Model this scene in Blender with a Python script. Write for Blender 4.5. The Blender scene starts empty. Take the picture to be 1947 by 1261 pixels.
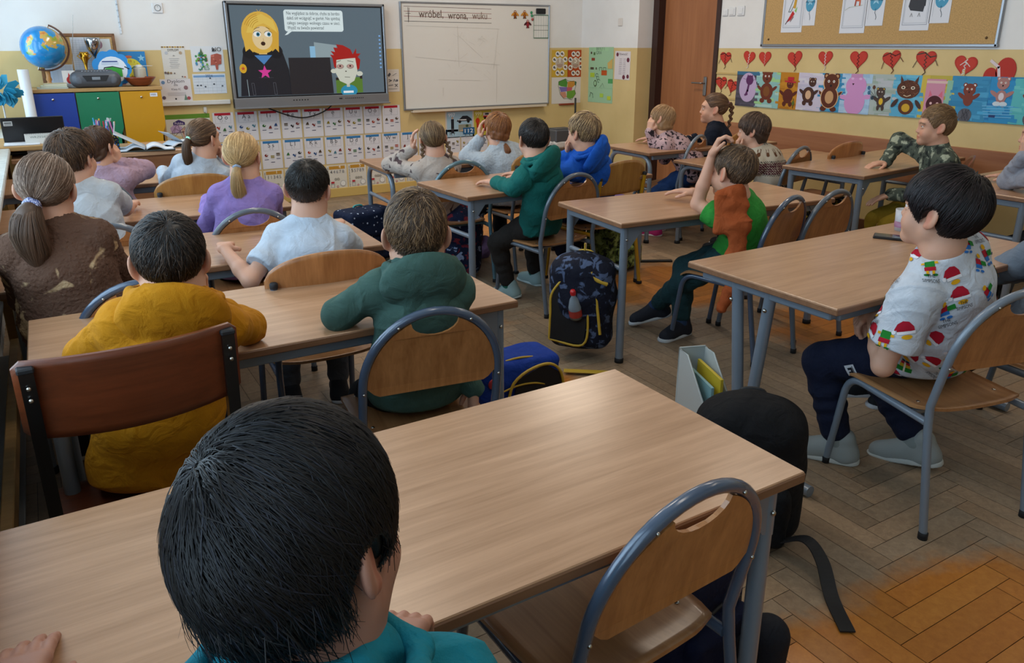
import bpy, math, random
import numpy as np
from mathutils import Vector, Matrix
random.seed(7); RNG = np.random.default_rng(7)
S = bpy.context.scene
COL = S.collection
pi = math.pi

# ------------------------------------------------------------------ colours and materials
def lin(c):
    if isinstance(c, str):
        c = [int(c[i:i+2], 16)/255 for i in (0, 2, 4)]
    return tuple((x/12.92 if x <= .04045 else ((x+.055)/1.055)**2.4) for x in c[:3])

MATS = {}
class NT:
    def __init__(s, name):
        s.m = bpy.data.materials.new(name); s.m.use_nodes = True
        s.t = s.m.node_tree; s.n = s.t.nodes; s.b = s.n['Principled BSDF']
    def node(s, typ, **kw):
        nd = s.n.new(typ)
        for k, v in kw.items():
            if k.startswith('_'): setattr(nd, k[1:], v)
            else:
                nd.inputs[k.replace('__', ' ')].default_value = v
        return nd
    def link(s, a, b): s.t.links.new(a, b)
    def ramp(s, fac, stops):
        r = s.n.new('ShaderNodeValToRGB'); e = r.color_ramp.elements
        while len(e) < len(stops): e.new(.5)
        for el, (p, c) in zip(e, stops): el.position = p; el.color = (*lin(c), 1)
        s.link(fac, r.inputs['Fac']); return r
    def coords(s, scale=(1, 1, 1), rot=(0, 0, 0)):
        tc = s.n.new('ShaderNodeTexCoord'); mp = s.n.new('ShaderNodeMapping')
        mp.inputs['Scale'].default_value = scale; mp.inputs['Rotation'].default_value = rot
        s.link(tc.outputs['Object'], mp.inputs['Vector']); return mp.outputs['Vector']
    def noise(s, vec, scale, detail=4, rough=.55, dist=0):
        n = s.node('ShaderNodeTexNoise', Scale=scale, Detail=detail, Roughness=rough, Distortion=dist)
        s.link(vec, n.inputs['Vector']); return n.outputs['Fac']
    def bump(s, h, strength, dist):
        b = s.node('ShaderNodeBump', Strength=strength, Distance=dist); s.link(h, b.inputs['Height'])
        s.link(b.outputs['Normal'], s.b.inputs['Normal'])
    def mix(s, f, a, b, mode='MIX'):
        x = s.n.new('ShaderNodeMix'); x.data_type = 'RGBA'; x.blend_type = mode
        for i, v in ((0, f), (6, a), (7, b)):
            if hasattr(v, 'is_output'): s.link(v, x.inputs[i])
            else: x.inputs[i].default_value = v if i == 0 else (*lin(v), 1)
        return x.outputs[2]
    def base(s, c):
        if hasattr(c, 'is_output'): s.link(c, s.b.inputs['Base Color'])
        else: s.b.inputs['Base Color'].default_value = (*lin(c), 1)

def mat(name, col=None, rough=.5, metal=0, bump=None, mottle=0, coat=0, spec=.5, sheen=0):
    """plain or slightly mottled surface"""
    if name in MATS: return MATS[name]
    t = NT(name); t.b.inputs['Roughness'].default_value = rough; t.b.inputs['Metallic'].default_value = metal
    t.b.inputs['Specular IOR Level'].default_value = spec
    if coat: t.b.inputs['Coat Weight'].default_value = coat; t.b.inputs['Coat Roughness'].default_value = .15
    if sheen: t.b.inputs['Sheen Weight'].default_value = sheen; t.b.inputs['Sheen Roughness'].default_value = .6
    t.base(col)
    v = t.coords() if (bump or mottle) else None
    if mottle:
        a = np.array([int(col[i:i+2], 16)/255 for i in (0, 2, 4)]) if isinstance(col, str) else np.array(col)
        n = t.noise(v, mottle[0], 5)
        r = t.ramp(n, [(.3, tuple(np.clip(a*(1-mottle[1]), 0, 1))), (.7, tuple(np.clip(a*(1+mottle[1]), 0, 1)))])
        t.base(r.outputs['Color'])
    if bump: t.bump(t.noise(v, bump[0], 5), bump[1], bump[2])
    MATS[name] = t.m; return t.m

def mat_attr(name, rough=.6, bump=None, spec=.4, sheen=0, mul=None, sss=0):
    """colour comes from the mesh's own printed / dyed colours ('Col')"""
    if name in MATS: return MATS[name]
    t = NT(name); a = t.n.new('ShaderNodeAttribute'); a.attribute_name = 'Col'
    t.b.inputs['Roughness'].default_value = rough; t.b.inputs['Specular IOR Level'].default_value = spec
    if sheen: t.b.inputs['Sheen Weight'].default_value = sheen
    if sss:
        t.b.inputs['Subsurface Weight'].default_value = sss; t.b.inputs['Subsurface Radius'].default_value = (.01, .004, .002)
        t.b.inputs['Subsurface Scale'].default_value = 1
    t.base(a.outputs['Color'])
    if bump: t.bump(t.noise(t.coords(), bump[0], 5), bump[1], bump[2])
    MATS[name] = t.m; return t.m

def mat_wood(name, dark, light, axis=0, scale=1., rough=.4, coat=0, bump=.03):
    if name in MATS: return MATS[name]
    t = NT(name); sc = [14*scale]*3; sc[axis] = .9*scale
    v = t.coords(tuple(sc)); n = t.noise(v, 1.6, 8, .62, .35)
    sc2 = [70*scale]*3; sc2[axis] = 2.2*scale; n2 = t.noise(t.coords(tuple(sc2)), 1.5, 3, .6)
    m = t.n.new('ShaderNodeMath'); m.operation = 'MULTIPLY_ADD'; t.link(n2, m.inputs[0]); m.inputs[1].default_value = .35
    t.link(n, m.inputs[2])
    t.base(t.ramp(m.outputs[0], [(.42, dark), (.9, light)]).outputs['Color'])
    t.b.inputs['Roughness'].default_value = rough
    if coat: t.b.inputs['Coat Weight'].default_value = coat; t.b.inputs['Coat Roughness'].default_value = .2
    if bump: t.bump(m.outputs[0], bump*3, .002)
    MATS[name] = t.m; return t.m

def mat_cloth(name, col, col2=None, pscale=0, thr=.55, soft=.03, rough=.85, weave=420, wb=.25, sheen=.0, third=None, vor=False, fold=.55):
    """fabric with fine weave, soft creases, and an optional blotchy print"""
    if name in MATS: return MATS[name]
    t = NT(name); t.b.inputs['Roughness'].default_value = rough; t.b.inputs['Specular IOR Level'].default_value = .25
    if sheen: t.b.inputs['Sheen Weight'].default_value = sheen; t.b.inputs['Sheen Roughness'].default_value = .5
    v = t.coords()
    c = None
    if col2:
        if vor:
            vo = t.node('ShaderNodeTexVoronoi', Scale=pscale); t.link(v, vo.inputs['Vector']); f = vo.outputs['Distance']
            r = t.ramp(f, [(thr-soft, col2), (thr+soft, col)]); c = r.outputs['Color']
        else:
            f = t.noise(v, pscale, 3, .5, .6)
            st = [(thr-soft, col), (thr+soft, col2)]
            if third: st = [(1-thr-soft, third), (1-thr+soft, col)] + st
            c = t.ramp(f, st).outputs['Color']
    else:
        a = np.array([int(col[i:i+2], 16)/255 for i in (0, 2, 4)])
        c = t.ramp(t.noise(v, 35, 4), [(.3, tuple(a*.97)), (.7, tuple(np.clip(a*1.03, 0, 1)))]).outputs['Color']
    t.base(c)
    n1 = t.noise(v, weave, 2); n2 = t.noise(v, 17, 3, .5, .8)
    b1 = t.node('ShaderNodeBump', Strength=fold, Distance=.02); t.link(n2, b1.inputs['Height'])
    b2 = t.node('ShaderNodeBump', Strength=wb, Distance=.004); t.link(n1, b2.inputs['Height']); t.link(b1.outputs['Normal'], b2.inputs['Normal'])
    t.link(b2.outputs['Normal'], t.b.inputs['Normal'])
    MATS[name] = t.m; return t.m

# ------------------------------------------------------------------ objects
def new_obj(name, me, parent=None, loc=None):
    o = bpy.data.objects.new(name, me); COL.objects.link(o)
    if parent: o.parent = parent
    if loc is not None: o.location = loc
    return o
def tag(o, label=None, cat=None, group=None, kind=None):
    if label: o['label'] = label
    if cat: o['category'] = cat
    if group: o['group'] = group
    if kind: o['kind'] = kind
    return o
def thing(name, label, cat, loc=(0, 0, 0), rz=0, group=None):
    o = bpy.data.objects.new(name, None); COL.objects.link(o); o.empty_display_size = .05
    o.location = loc; o.rotation_euler = (0, 0, rz); return tag(o, label, cat, group)
def kids_of(o): return [c for c in bpy.data.objects if c.parent == o]
CHILD = {}
def dup(o, parent=None):
    c = o.copy(); COL.objects.link(c)
    if parent: c.parent = parent
    for ch in list(o.children): dup(ch, c)
    return c

def unit(v): v = np.asarray(v, float); return v/ (np.linalg.norm(v)+1e-12)

class MB:
    """collects shapes and becomes ONE mesh object"""
    def __init__(s): s.v = []; s.f = []; s.c = []; s.sm = []; s.xf = None
    def add(s, vs, fs, col=None, smooth=False):
        o = len(s.v)
        for p in vs:
            p = Vector(p); s.v.append(s.xf @ p if s.xf else p)
        for f in fs:
            s.f.append([i+o for i in f]); s.c.append(col); s.sm.append(smooth)
        return s
    def box(s, c, size, bev=0, rz=0, col=None, M=None):
        hx, hy, hz = [x/2 for x in size]
        b = min(bev, hx*.99, hy*.99, hz*.99)
        R = Matrix.Rotation(rz, 3, 'Z')
        if b <= 0:
            vs = [(x*hx, y*hy, z*hz) for x in (-1, 1) for y in (-1, 1) for z in (-1, 1)]
            fs = [(0, 1, 3, 2), (4, 6, 7, 5), (0, 4, 5, 1), (2, 3, 7, 6), (0, 2, 6, 4), (1, 5, 7, 3)]
        else:
            vs = []; idx = {}
            for x in (-1, 1):
                for y in (-1, 1):
                    for z in (-1, 1):
                        for a in range(3):
                            q = [x*hx, y*hy, z*hz]; sg = (x, y, z)
                            for k in range(3):
                                if k != a: q[k] -= sg[k]*b
                            idx[(x, y, z, a)] = len(vs); vs.append(tuple(q))
            fs = []
            for a in range(3):
                u, w = [k for k in range(3) if k != a]
                for sg in (-1, 1):
                    ring = []
                    for su, sw in ((-1, -1), (1, -1), (1, 1), (-1, 1)):
                        q = [0, 0, 0]; q[a] = sg; q[u] = su; q[w] = sw; ring.append(idx[(*q, a)])
                    flip = (sg < 0) ^ (a == 1)
                    fs.append(ring[::-1] if flip else ring)
            for a in range(3):
                u, w = [k for k in range(3) if k != a]
                for su in (-1, 1):
                    for sw in (-1, 1):
                        q0 = [0, 0, 0]; q1 = [0, 0, 0]; q0[a] = -1; q1[a] = 1
                        for q in (q0, q1): q[u] = su; q[w] = sw
                        ring = [idx[(*q0, u)], idx[(*q1, u)], idx[(*q1, w)], idx[(*q0, w)]]
                        fs.append(ring)
            for x in (-1, 1):
                for y in (-1, 1):
                    for z in (-1, 1): fs.append([idx[(x, y, z, a)] for a in range(3)])
            # consistent outward orientation
            out = []
            for f in fs:
                ps = [Vector(vs[i]) for i in f]; n = (ps[1]-ps[0]).cross(ps[2]-ps[0]); cc = sum(ps, Vector())/len(ps)
                out.append(f if n.dot(cc) > 0 else f[::-1])
            fs = out
        c = Vector(c)
        if M is not None: vs = [c + M @ Vector(p) for p in vs]
        else: vs = [c + R @ Vector(p) for p in vs]
        return s.add(vs, fs, col, False)
    def tube(s, pts, r, n=12, closed=False, col=None, caps=True, sq=False):
        pts = [Vector(p) for p in pts]; m = len(pts)
        rs = r if hasattr(r, '__len__') else [r]*m
        tang = []
        for i in range(m):
            if closed: t = pts[(i+1) % m]-pts[i-1]
            else: t = pts[min(i+1, m-1)]-pts[max(i-1, 0)]
            tang.append(t.normalized() if t.length > 1e-9 else Vector((0, 0, 1)))
        up = Vector((0, 0, 1)) if abs(tang[0].z) < .9 else Vector((0, 1, 0))
        nrm = (up - tang[0]*up.dot(tang[0])).normalized()
        vs = []
        for i in range(m):
            if i:
                nrm = nrm - tang[i]*nrm.dot(tang[i])
                nrm = nrm.normalized() if nrm.length > 1e-6 else tang[i].orthogonal().normalized()
            b = tang[i].cross(nrm)
            for k in range(n):
                a = 2*pi*k/n + (pi/4 if sq else 0)
                vs.append(pts[i] + (nrm*math.cos(a) + b*math.sin(a))*rs[i])
        fs = []
        for i in range(m if closed else m-1):
            j = (i+1) % m
            for k in range(n):
                k2 = (k+1) % n; fs.append((i*n+k, i*n+k2, j*n+k2, j*n+k))
        s.add(vs, fs, col, not sq)
        if caps and not closed:
            s.add(vs[:n], [list(range(n))[::-1]], col); s.add(vs[-n:], [list(range(n))], col)
        return s
    def lathe(s, prof, n=24, c=(0, 0, 0), col=None, smooth=True):
        vs = []; fs = []
        for (r, z) in prof:
            for k in range(n):
                a = 2*pi*k/n; vs.append((c[0]+r*math.cos(a), c[1]+r*math.sin(a), c[2]+z))
        for i in range(len(prof)-1):
            for k in range(n):
                k2 = (k+1) % n; fs.append((i*n+k, i*n+k2, (i+1)*n+k2, (i+1)*n+k))
        return s.add(vs, fs, col, smooth)
    def prism(s, poly, z0, z1, M=None, col=None, smooth=False):
        """poly: 2D outline (counter-clockwise), extruded from z0 to z1, then mapped by M"""
        n = len(poly); vs = [(x, y, z0) for x, y in poly]+[(x, y, z1) for x, y in poly]
        if M is not None: vs = [M @ Vector(p) for p in vs]
        s.add(vs, [list(range(n))[::-1], list(range(n, 2*n))], col)
        o = len(s.v)-2*n
        for i in range(n):
            j = (i+1) % n; s.f.append([o+i, o+j, o+n+j, o+n+i]); s.c.append(col); s.sm.append(smooth)
        return s
    def ball(s, c, r, nu=16, nv=10, col=None, M=None):
        r = r if hasattr(r, '__len__') else (r, r, r)
        vs = []; fs = []
        for i in range(nv+1):
            th = pi*i/nv
            for k in range(nu):
                a = 2*pi*k/nu; q = Vector((r[0]*math.sin(th)*math.cos(a), r[1]*math.sin(th)*math.sin(a), r[2]*math.cos(th)))
                vs.append(Vector(c)+(M @ q if M is not None else q))
        for i in range(nv):
            for k in range(nu):
                k2 = (k+1) % nu; fs.append((i*nu+k, (i+1)*nu+k, (i+1)*nu+k2, i*nu+k2))
        return s.add(vs, fs, col, True)
    def build(s, name, material, parent=None, loc=None, rot=None):
        me = bpy.data.meshes.new(name); me.from_pydata([tuple(v) for v in s.v], [], s.f)
        me.polygons.foreach_set('use_smooth', s.sm)
        if any(c is not None for c in s.c):
            at = me.color_attributes.new('Col', 'FLOAT_COLOR', 'CORNER')
            buf = []
            for f, c in zip(s.f, s.c):
                cc = (*lin(c), 1) if c is not None else (.8, .8, .8, 1)
                buf.extend(cc*len(f))
            at.data.foreach_set('color', buf)
        me.materials.append(material); me.update()
        o = new_obj(name, me, parent, loc)
        if rot is not None: o.rotation_euler = rot
        return o

def fillet(pts, rad, n=6):
    """round the corners of a polyline"""
    pts = [Vector(p) for p in pts]; out = [pts[0]]
    for i in range(1, len(pts)-1):
        a, b, c = pts[i-1], pts[i], pts[i+1]
        r = rad[i-1] if hasattr(rad, '__len__') else rad
        u = (a-b); w = (c-b); r1 = min(r, u.length*.49, w.length*.49)
        p0 = b+u.normalized()*r1; p1 = b+w.normalized()*r1
        for k in range(n+1):
            t = k/n; out.append((1-t)**2*p0+2*t*(1-t)*b+t*t*p1)
    out.append(pts[-1]); return out
def bez(p0, p1, p2, n=12):
    p0, p1, p2 = map(Vector, (p0, p1, p2))
    return [(1-t)**2*p0+2*t*(1-t)*p1+t*t*p2 for t in [i/n for i in range(n+1)]]
def catmull(pts, n=8):
    P = [Vector(p) for p in pts]; P = [P[0]*2-P[1]]+P+[P[-1]*2-P[-2]]; out = []
    for i in range(1, len(P)-2):
        for k in range(n):
            t = k/n; a, b, c, d = P[i-1:i+3]
            out.append(.5*((2*b)+(c-a)*t+(2*a-5*b+4*c-d)*t*t+(3*b-a-3*c+d)*t**3))
    out.append(P[-2]); return out

# ------------------------------------------------------------------ soft bodies: distance fields -> one closed mesh
def ro(a, b, r1, r2, k=.02, sx=None, fold=None, op='u', flat=None):
    """tapering limb from a to b; sx=(axis, factor) widens it; fold=(amp, freq, phase) creases it"""
    a = np.array(a, float); b = np.array(b, float)
    def f(p):
        q = p-a; ba = b-a; L2 = max(ba@ba, 1e-9)
        t = np.clip((q@ba)/L2, 0, 1); d = q-t[:, None]*ba
        if sx is not None:
            ax, s = sx; c = d@ax; d = d-np.outer(c*(1-1/s), ax)
        r = r1+(r2-r1)*t
        if fold is not None:
            am, fr, ph = fold; w = q@np.array([.37, .55, .75])
            r = r+am*np.sin(fr*t*math.sqrt(L2)+ph+2.2*np.sin(23*w+ph))*np.sin(pi*np.clip(t*1.1-.05, 0, 1))
        return np.sqrt((d*d).sum(1))-r
    w = max(r1, r2)*(sx[1] if sx else 1)+.01
    return dict(f=f, k=k, op=op, lo=np.minimum(a, b)-w, hi=np.maximum(a, b)+w)
def el(c, rad, R=None, k=.02, op='u'):
    c = np.array(c, float); rad = np.array(rad, float); R = np.eye(3) if R is None else np.array(R)
    def f(p):
        q = (p-c)@R; k0 = np.sqrt(((q/rad)**2).sum(1)); k1 = np.sqrt(((q/rad**2)**2).sum(1))+1e-9
        return k0*(k0-1)/k1
    m = rad.max()+.005
    return dict(f=f, k=k, op=op, lo=c-m, hi=c+m)
def rbox(c, half, r, R=None, k=.01, op='u'):
    c = np.array(c, float); half = np.array(half, float)-r; R = np.eye(3) if R is None else np.array(R)
    def f(p):
        q = np.abs((p-c)@R)-half
        return np.sqrt((np.maximum(q, 0)**2).sum(1))+np.minimum(q.max(1), 0)-r
    m = np.linalg.norm(half)+r
    return dict(f=f, k=k, op=op, lo=c-m, hi=c+m)
def plane(c, n, k=.004):
    """keeps the side the normal points away from"""
    c = np.array(c, float); n = unit(n)
    return dict(f=lambda p: (p-c)@n, k=k, op='i', lo=None, hi=None)
def smin(a, b, k):
    h = np.maximum(k-np.abs(a-b), 0)/k; return np.minimum(a, b)-h*h*k*.25
def combine(D, d, pr):
    k = max(pr['k'], 1e-5)
    if pr['op'] == 'u': return smin(D, d, k)
    if pr['op'] == 's': return -smin(-D, d, k)
    return -smin(-D, -d, k)

def sdf_mesh(prims, h, disp=None, damp=0.):
    B = 8
    lo = np.min([p['lo'] for p in prims if p['op'] == 'u'], 0)-3*h-damp
    hi = np.max([p['hi'] for p in prims if p['op'] == 'u'], 0)+3*h+damp
    nb = np.ceil((hi-lo)/(B*h)).astype(int)+1
    g = np.stack(np.meshgrid(*[np.arange(n) for n in nb], indexing='ij'), -1).reshape(-1, 3)
    C = lo+(g*B+(B-1)/2)*h; R = B*h*.88
    cd = []; D = np.full(len(C), 9.)
    for p in prims:
        d = p['f'](C); cd.append(d); D = combine(D, d, p)
    near = np.abs(D) < R*1.5+damp+.02
    # trust in the coarse value is limited, so also keep blocks whose nearest shape surface is close
    for p, d in zip(prims, cd):
        if p['op'] == 'u': near |= (np.abs(d) < R*1.2) & (D > -R*2)
    ids = np.nonzero(near)[0]
    offs = np.stack(np.meshgrid(*[np.arange(B)]*3, indexing='ij'), -1).reshape(-1, 3)*h
    org = lo+g[ids]*B*h
    val = np.full((len(ids), B**3), 9.)
    Dn = D[ids]
    for p, d in zip(prims, cd):
        dn = d[ids]
        if p['op'] == 'u': m = dn < Dn+2.6*R+p['k']
        elif p['op'] == 's': m = dn < 2*R+p['k']
        else: m = dn > -2*R-p['k']
        if not m.any(): continue
        P = (org[m][:, None, :]+offs[None]).reshape(-1, 3)
        dv = p['f'](P).reshape(-1, B**3)
        val[m] = combine(val[m], dv, p)
    if disp is not None:
        P = (org[:, None, :]+offs[None]).reshape(-1, 3); val += disp(P).reshape(val.shape)
    F = np.repeat(np.repeat(np.repeat(D.reshape(nb), B, 0), B, 1), B, 2).astype(np.float32)
    F = np.where(np.abs(F) < .001, .001, F)
    F6 = F.reshape(nb[0], B, nb[1], B, nb[2], B)
    gi = g[ids]
    F6[gi[:, 0], :, gi[:, 1], :, gi[:, 2], :] = val.reshape(-1, B, B, B)
    F = F6.reshape(nb*B)
    s = F < 0
    cnt = np.zeros(np.array(F.shape)-1, np.int8)
    for i in (0, 1):
        for j in (0, 1):
            for k in (0, 1): cnt += s[i:F.shape[0]-1+i, j:F.shape[1]-1+j, k:F.shape[2]-1+k]
    act = (cnt > 0) & (cnt < 8); cells = np.argwhere(act)
    idx = np.full(act.shape, -1, np.int32); idx[act] = np.arange(len(cells))
    acc = np.zeros((len(cells), 3)); nn = np.zeros(len(cells))
    for a in range(3):
        u, w = [x for x in range(3) if x != a]
        for du in (0, 1):
            for dw in (0, 1):
                c0 = cells.copy(); c0[:, u] += du; c0[:, w] += dw; c1 = c0.copy(); c1[:, a] += 1
                f0 = F[tuple(c0.T)]; f1 = F[tuple(c1.T)]; m = (f0 < 0) != (f1 < 0)
                t = f0[m]/(f0[m]-f1[m]); q = c0[m].astype(float); q[:, a] += t
                acc[m] += q; nn[m] += 1
    V = lo+acc/nn[:, None]*h
    quads = []
    for a in range(3):
        u, w = (a+1) % 3, (a+2) % 3
        sl0 = [slice(None)]*3; sl1 = [slice(None)]*3; sl0[a] = slice(0, -1); sl1[a] = slice(1, None)
        s0 = s[tuple(sl0)]; s1 = s[tuple(sl1)]; e = np.argwhere(s0 != s1)
        e = e[(e[:, u] > 0) & (e[:, w] > 0) & (e[:, u] < F.shape[u]-1) & (e[:, w] < F.shape[w]-1)]
        ins = s[tuple(e.T)]
        cs = []
        for du, dw in ((-1, -1), (0, -1), (0, 0), (-1, 0)):
            c = e.copy(); c[:, u] += du; c[:, w] += dw; cs.append(idx[tuple(c.T)])
        q = np.stack(cs, 1); q[~ins] = q[~ins][:, ::-1]; quads.append(q)
    Q = np.concatenate(quads); Q = Q[(Q >= 0).all(1)]
    return V, Q

def np_mesh(name, V, Q, material, parent=None, cols=None, smooth=True, origin=(0, 0, 0)):
    me = bpy.data.meshes.new(name); V = np.asarray(V)-np.array(origin)
    me.vertices.add(len(V)); me.vertices.foreach_set('co', V.astype(np.float32).ravel())
    n = Q.shape[1]
    me.loops.add(Q.size); me.loops.foreach_set('vertex_index', Q.astype(np.int32).ravel())
    me.polygons.add(len(Q)); me.polygons.foreach_set('loop_start', np.arange(0, Q.size, n, dtype=np.int32))
    me.polygons.foreach_set('loop_total', np.full(len(Q), n, np.int32))
    me.polygons.foreach_set('use_smooth', np.full(len(Q), smooth))
    if cols is not None:
        at = me.color_attributes.new('Col', 'FLOAT_COLOR', 'POINT')
        c4 = np.ones((len(V), 4), np.float32); c4[:, :3] = cols; at.data.foreach_set('color', c4.ravel())
    me.materials.append(material); me.update(calc_edges=True); me.validate()
    return new_obj(name, me, parent)
def soft(name, prims, h, material, parent=None, origin=(0, 0, 0), cols=None, disp=None, damp=0.):
    V, Q = sdf_mesh(prims, h, disp, damp)
    return np_mesh(name, V, Q, material, parent, cols(V) if cols else None, True, origin)
def ripple(amp, fr, seed=0):
    """gentle cloth creases"""
    g = np.random.default_rng(seed); D = g.normal(size=(6, 3)); D /= np.linalg.norm(D, axis=1)[:, None]; ph = g.uniform(0, 6, 6)
    def f(P):
        w = sum(np.sin(P@D[i]*fr*.6+ph[i]) for i in range(3))
        return amp*(np.sin(P@D[3]*fr+1.6*w+ph[3])+.6*np.sin(P@D[4]*fr*1.9+1.3*w+ph[4])+.35*np.sin(P@D[5]*fr*3.3+w))
    return f

def crease(amp, fr, seed=0):
    """soft ridges of folded cloth, mostly running across the body"""
    g = np.random.default_rng(seed); D = g.normal(size=(7, 3)); D[:, 2] *= .9; D /= np.linalg.norm(D, axis=1)[:, None]; ph = g.uniform(0, 6, 7)
    def f(P):
        w = np.sin(P@D[0]*fr*.5+ph[0])+np.sin(P@D[1]*fr*.6+ph[1])+.5*np.sin(P@D[2]*fr*1.1+ph[2])
        r1 = (1-np.abs(np.sin(P@D[3]*fr*.5+1.1*w+ph[3])))**3; r2 = (1-np.abs(np.sin(P@D[4]*fr*.75+1.4*w+ph[4])))**4
        m1 = .5+.5*np.sin(P@D[5]*fr*.45+ph[5]); m2 = .5+.5*np.sin(P@D[6]*fr*.5+ph[6])
        return -amp*(1.3*r1*m1+1.0*r2*m2-.3)
    return f
# ------------------------------------------------------------------ people
SKIN = mat_attr('skin', rough=.5, spec=.35, sss=.12, bump=(220, .06, .002))
EYE = mat_attr('eye', rough=.12, spec=.6)
def hairmat(name='hair'):
    if name in MATS: return MATS[name]
    t = NT(name); a = t.n.new('ShaderNodeAttribute'); a.attribute_name = 'Col'
    t.base(a.outputs['Color']); t.b.inputs['Roughness'].default_value = .46; t.b.inputs['Specular IOR Level'].default_value = .38
    MATS[name] = t.m; return t.m
HAIR = hairmat()
def azv(az): a = math.radians(az); return np.array([math.sin(a), math.cos(a), 0]), np.array([math.cos(a), -math.sin(a), 0])
def headR(az, pitch, roll):
    """columns: right, forward, up of the head. pitch up positive, roll: positive leans to the person's right"""
    f, r = azv(az); p = math.radians(pitch); u = np.array([0, 0, 1.])
    f2 = f*math.cos(p)+u*math.sin(p); u2 = u*math.cos(p)-f*math.sin(p)
    q = math.radians(roll); r2 = r*math.cos(q)-u2*math.sin(q); u3 = u2*math.cos(q)+r*math.sin(q)
    return np.stack([r2, f2, u3], 1)
def ik(a, t, l1, l2, hint):
    """two-bone joint position"""
    a = np.array(a, float); t = np.array(t, float); d = t-a; L = np.linalg.norm(d); L2 = min(L, (l1+l2)*.995); dn = d/(L+1e-9)
    t2 = a+dn*L2
    x = (l1*l1-l2*l2+L2*L2)/(2*L2); y = math.sqrt(max(l1*l1-x*x, 1e-6))
    hv = np.array(hint, float); hv = hv-dn*(hv@dn); hv = unit(hv)
    return a+dn*x+hv*y, t2

def hand_prims(W, d, n, side, s=1., curl=.5, spread=.12, thumb=.6):
    """palm, four unequal bent fingers and a thumb. d: wrist to knuckles, n: the way the palm faces, side: +1 right hand"""
    d = unit(d); n = np.array(n, float); n = unit(n-d*(n@d)); x = np.cross(d, n)*side   # x points to the thumb side
    W = np.array(W, float); P = []
    kn = W+d*.066*s
    for o in (-.020, -.007, .007, .020):
        P.append(ro(W+x*o*.62*s+d*.004*s, kn+x*o*s, .0145*s, .0105*s, .010))
    lens = {-.024: (.023, .015, .013), -.0085: (.028, .018, .015), .0075: (.031, .020, .016), .0235: (.028, .018, .015)}
    for i, (o, ls) in enumerate(lens.items()):
        p = kn+x*o*s; cu = curl*(1.08-.05*i); dd = unit(d+x*o*spread*10); ang = 0
        for j, L in enumerate(ls):
            ang += cu*(.75, 1., .7)[j]
            v = dd*math.cos(ang)+n*math.sin(ang)
            r0 = (.0084, .0076, .0070)[j]*s; q = p+v*L*s*1.12
            P.append(ro(p, q, r0, r0*.93, .0035 if j else .006)); p = q
    b = W+d*.016*s+x*.019*s+n*.006*s; v1 = unit(d*.55+x*.8+n*.25*thumb); v2 = unit(d*.85+x*.35+n*.5*thumb); v3 = unit(d*.95+x*.05+n*.6*thumb)
    p1 = b+v1*.026*s; p2 = p1+v2*.024*s; p3 = p2+v3*.018*s
    P += [ro(b, p1, .0125*s, .0098*s, .010), ro(p1, p2, .0093*s, .0086*s, .004), ro(p2, p3, .0085*s, .0070*s, .004)]
    return P

def head_local():
    k = .014; P = [
        el((0, -.012, .026), (.073, .089, .078), k=.02), el((0, .022, -.030), (.056, .062, .070), k=.03),
        ro((-.046, .0, -.055), (-.010, .060, -.090), .021, .017, .03), ro((.046, .0, -.055), (.010, .060, -.090), .021, .017, .03),
        el((0, .066, -.091), (.017, .014, .013), k=.02),
        el((-.033, .050, -.044), (.028, .030, .030), k=.02), el((.033, .050, -.044), (.028, .030, .030), k=.02),
        el((0, .074, .018), (.046, .012, .016), k=.025),
        ro((0, .080, -.004), (0, .0935, -.032), .0065, .0085, .012), el((-.008, .087, -.036), (.007, .008, .006), k=.006), el((.008, .087, -.036), (.007, .008, .006), k=.006),
        el((-.031, .094, -.001), (.016, .013, .010), k=.012, op='s'), el((.031, .094, -.001), (.016, .013, .010), k=.012, op='s'),
        el((-.030, .071, .0065), (.0155, .0135, .0075), k=.003), el((.030, .071, .0065), (.0155, .0135, .0075), k=.003), el((-.030, .071, -.0095), (.014, .0125, .005), k=.004), el((.030, .071, -.0095), (.014, .0125, .005), k=.004),
        el((0, .080, -.0615), (.021, .011, .0075), k=.006), el((0, .078, -.0725), (.018, .011, .0075), k=.006),
        el((0, .094, -.067), (.022, .010, .0018), k=.003, op='s')]
    for sg in (-1, 1):
        Re = np.array([[1, 0, 0], [0, math.cos(.25), -math.sin(.25)], [0, math.sin(.25), math.cos(.25)]])
        t = sg*.55; Rz = np.array([[math.cos(t), -math.sin(t), 0], [math.sin(t), math.cos(t), 0], [0, 0, 1]])
        Rr = Rz@Re
        P += [el((sg*.081, -.016, -.008), (.0075, .021, .032), Rr, .007), el((sg*.075, -.004, -.033), (.006, .009, .010), None, .006),
              el((sg*.0895, -.010, -.004), (.006, .0125, .021), Rr, .005, op='s')]
    return P
def xform(pr, R, c, s):
    f0 = pr['f']; q = dict(pr); q['k'] = pr['k']*s
    q['f'] = lambda p: f0((p-c)@R/s)*s
    if pr['lo'] is not None:
        m = (pr['lo']+pr['hi'])/2; w = np.linalg.norm(pr['hi']-pr['lo'])/2*s; cc = c+R@m*s
        q['lo'] = cc-w; q['hi'] = cc+w
    return q

HAIRLINE = dict(
    short=[-.074, -.074, -.040, .010, -.012, .024, .052, .058],
    crew=[-.045, -.045, -.015, .014, .002, .030, .056, .062],
    mop=[-.092, -.092, -.050, .004, -.030, -.006, .020, .026],
    bowl=[-.085, -.085, -.045, .006, -.025, .010, .016, .018],
    bob=[-.118, -.118, -.116, -.110, -.100, -.060, .030, .032],
    tied=[-.070, -.070, -.038, .016, -.004, .030, .058, .064])
YS = np.array([-.13, -.06, -.034, -.004, .020, .042, .066, .13])

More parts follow.
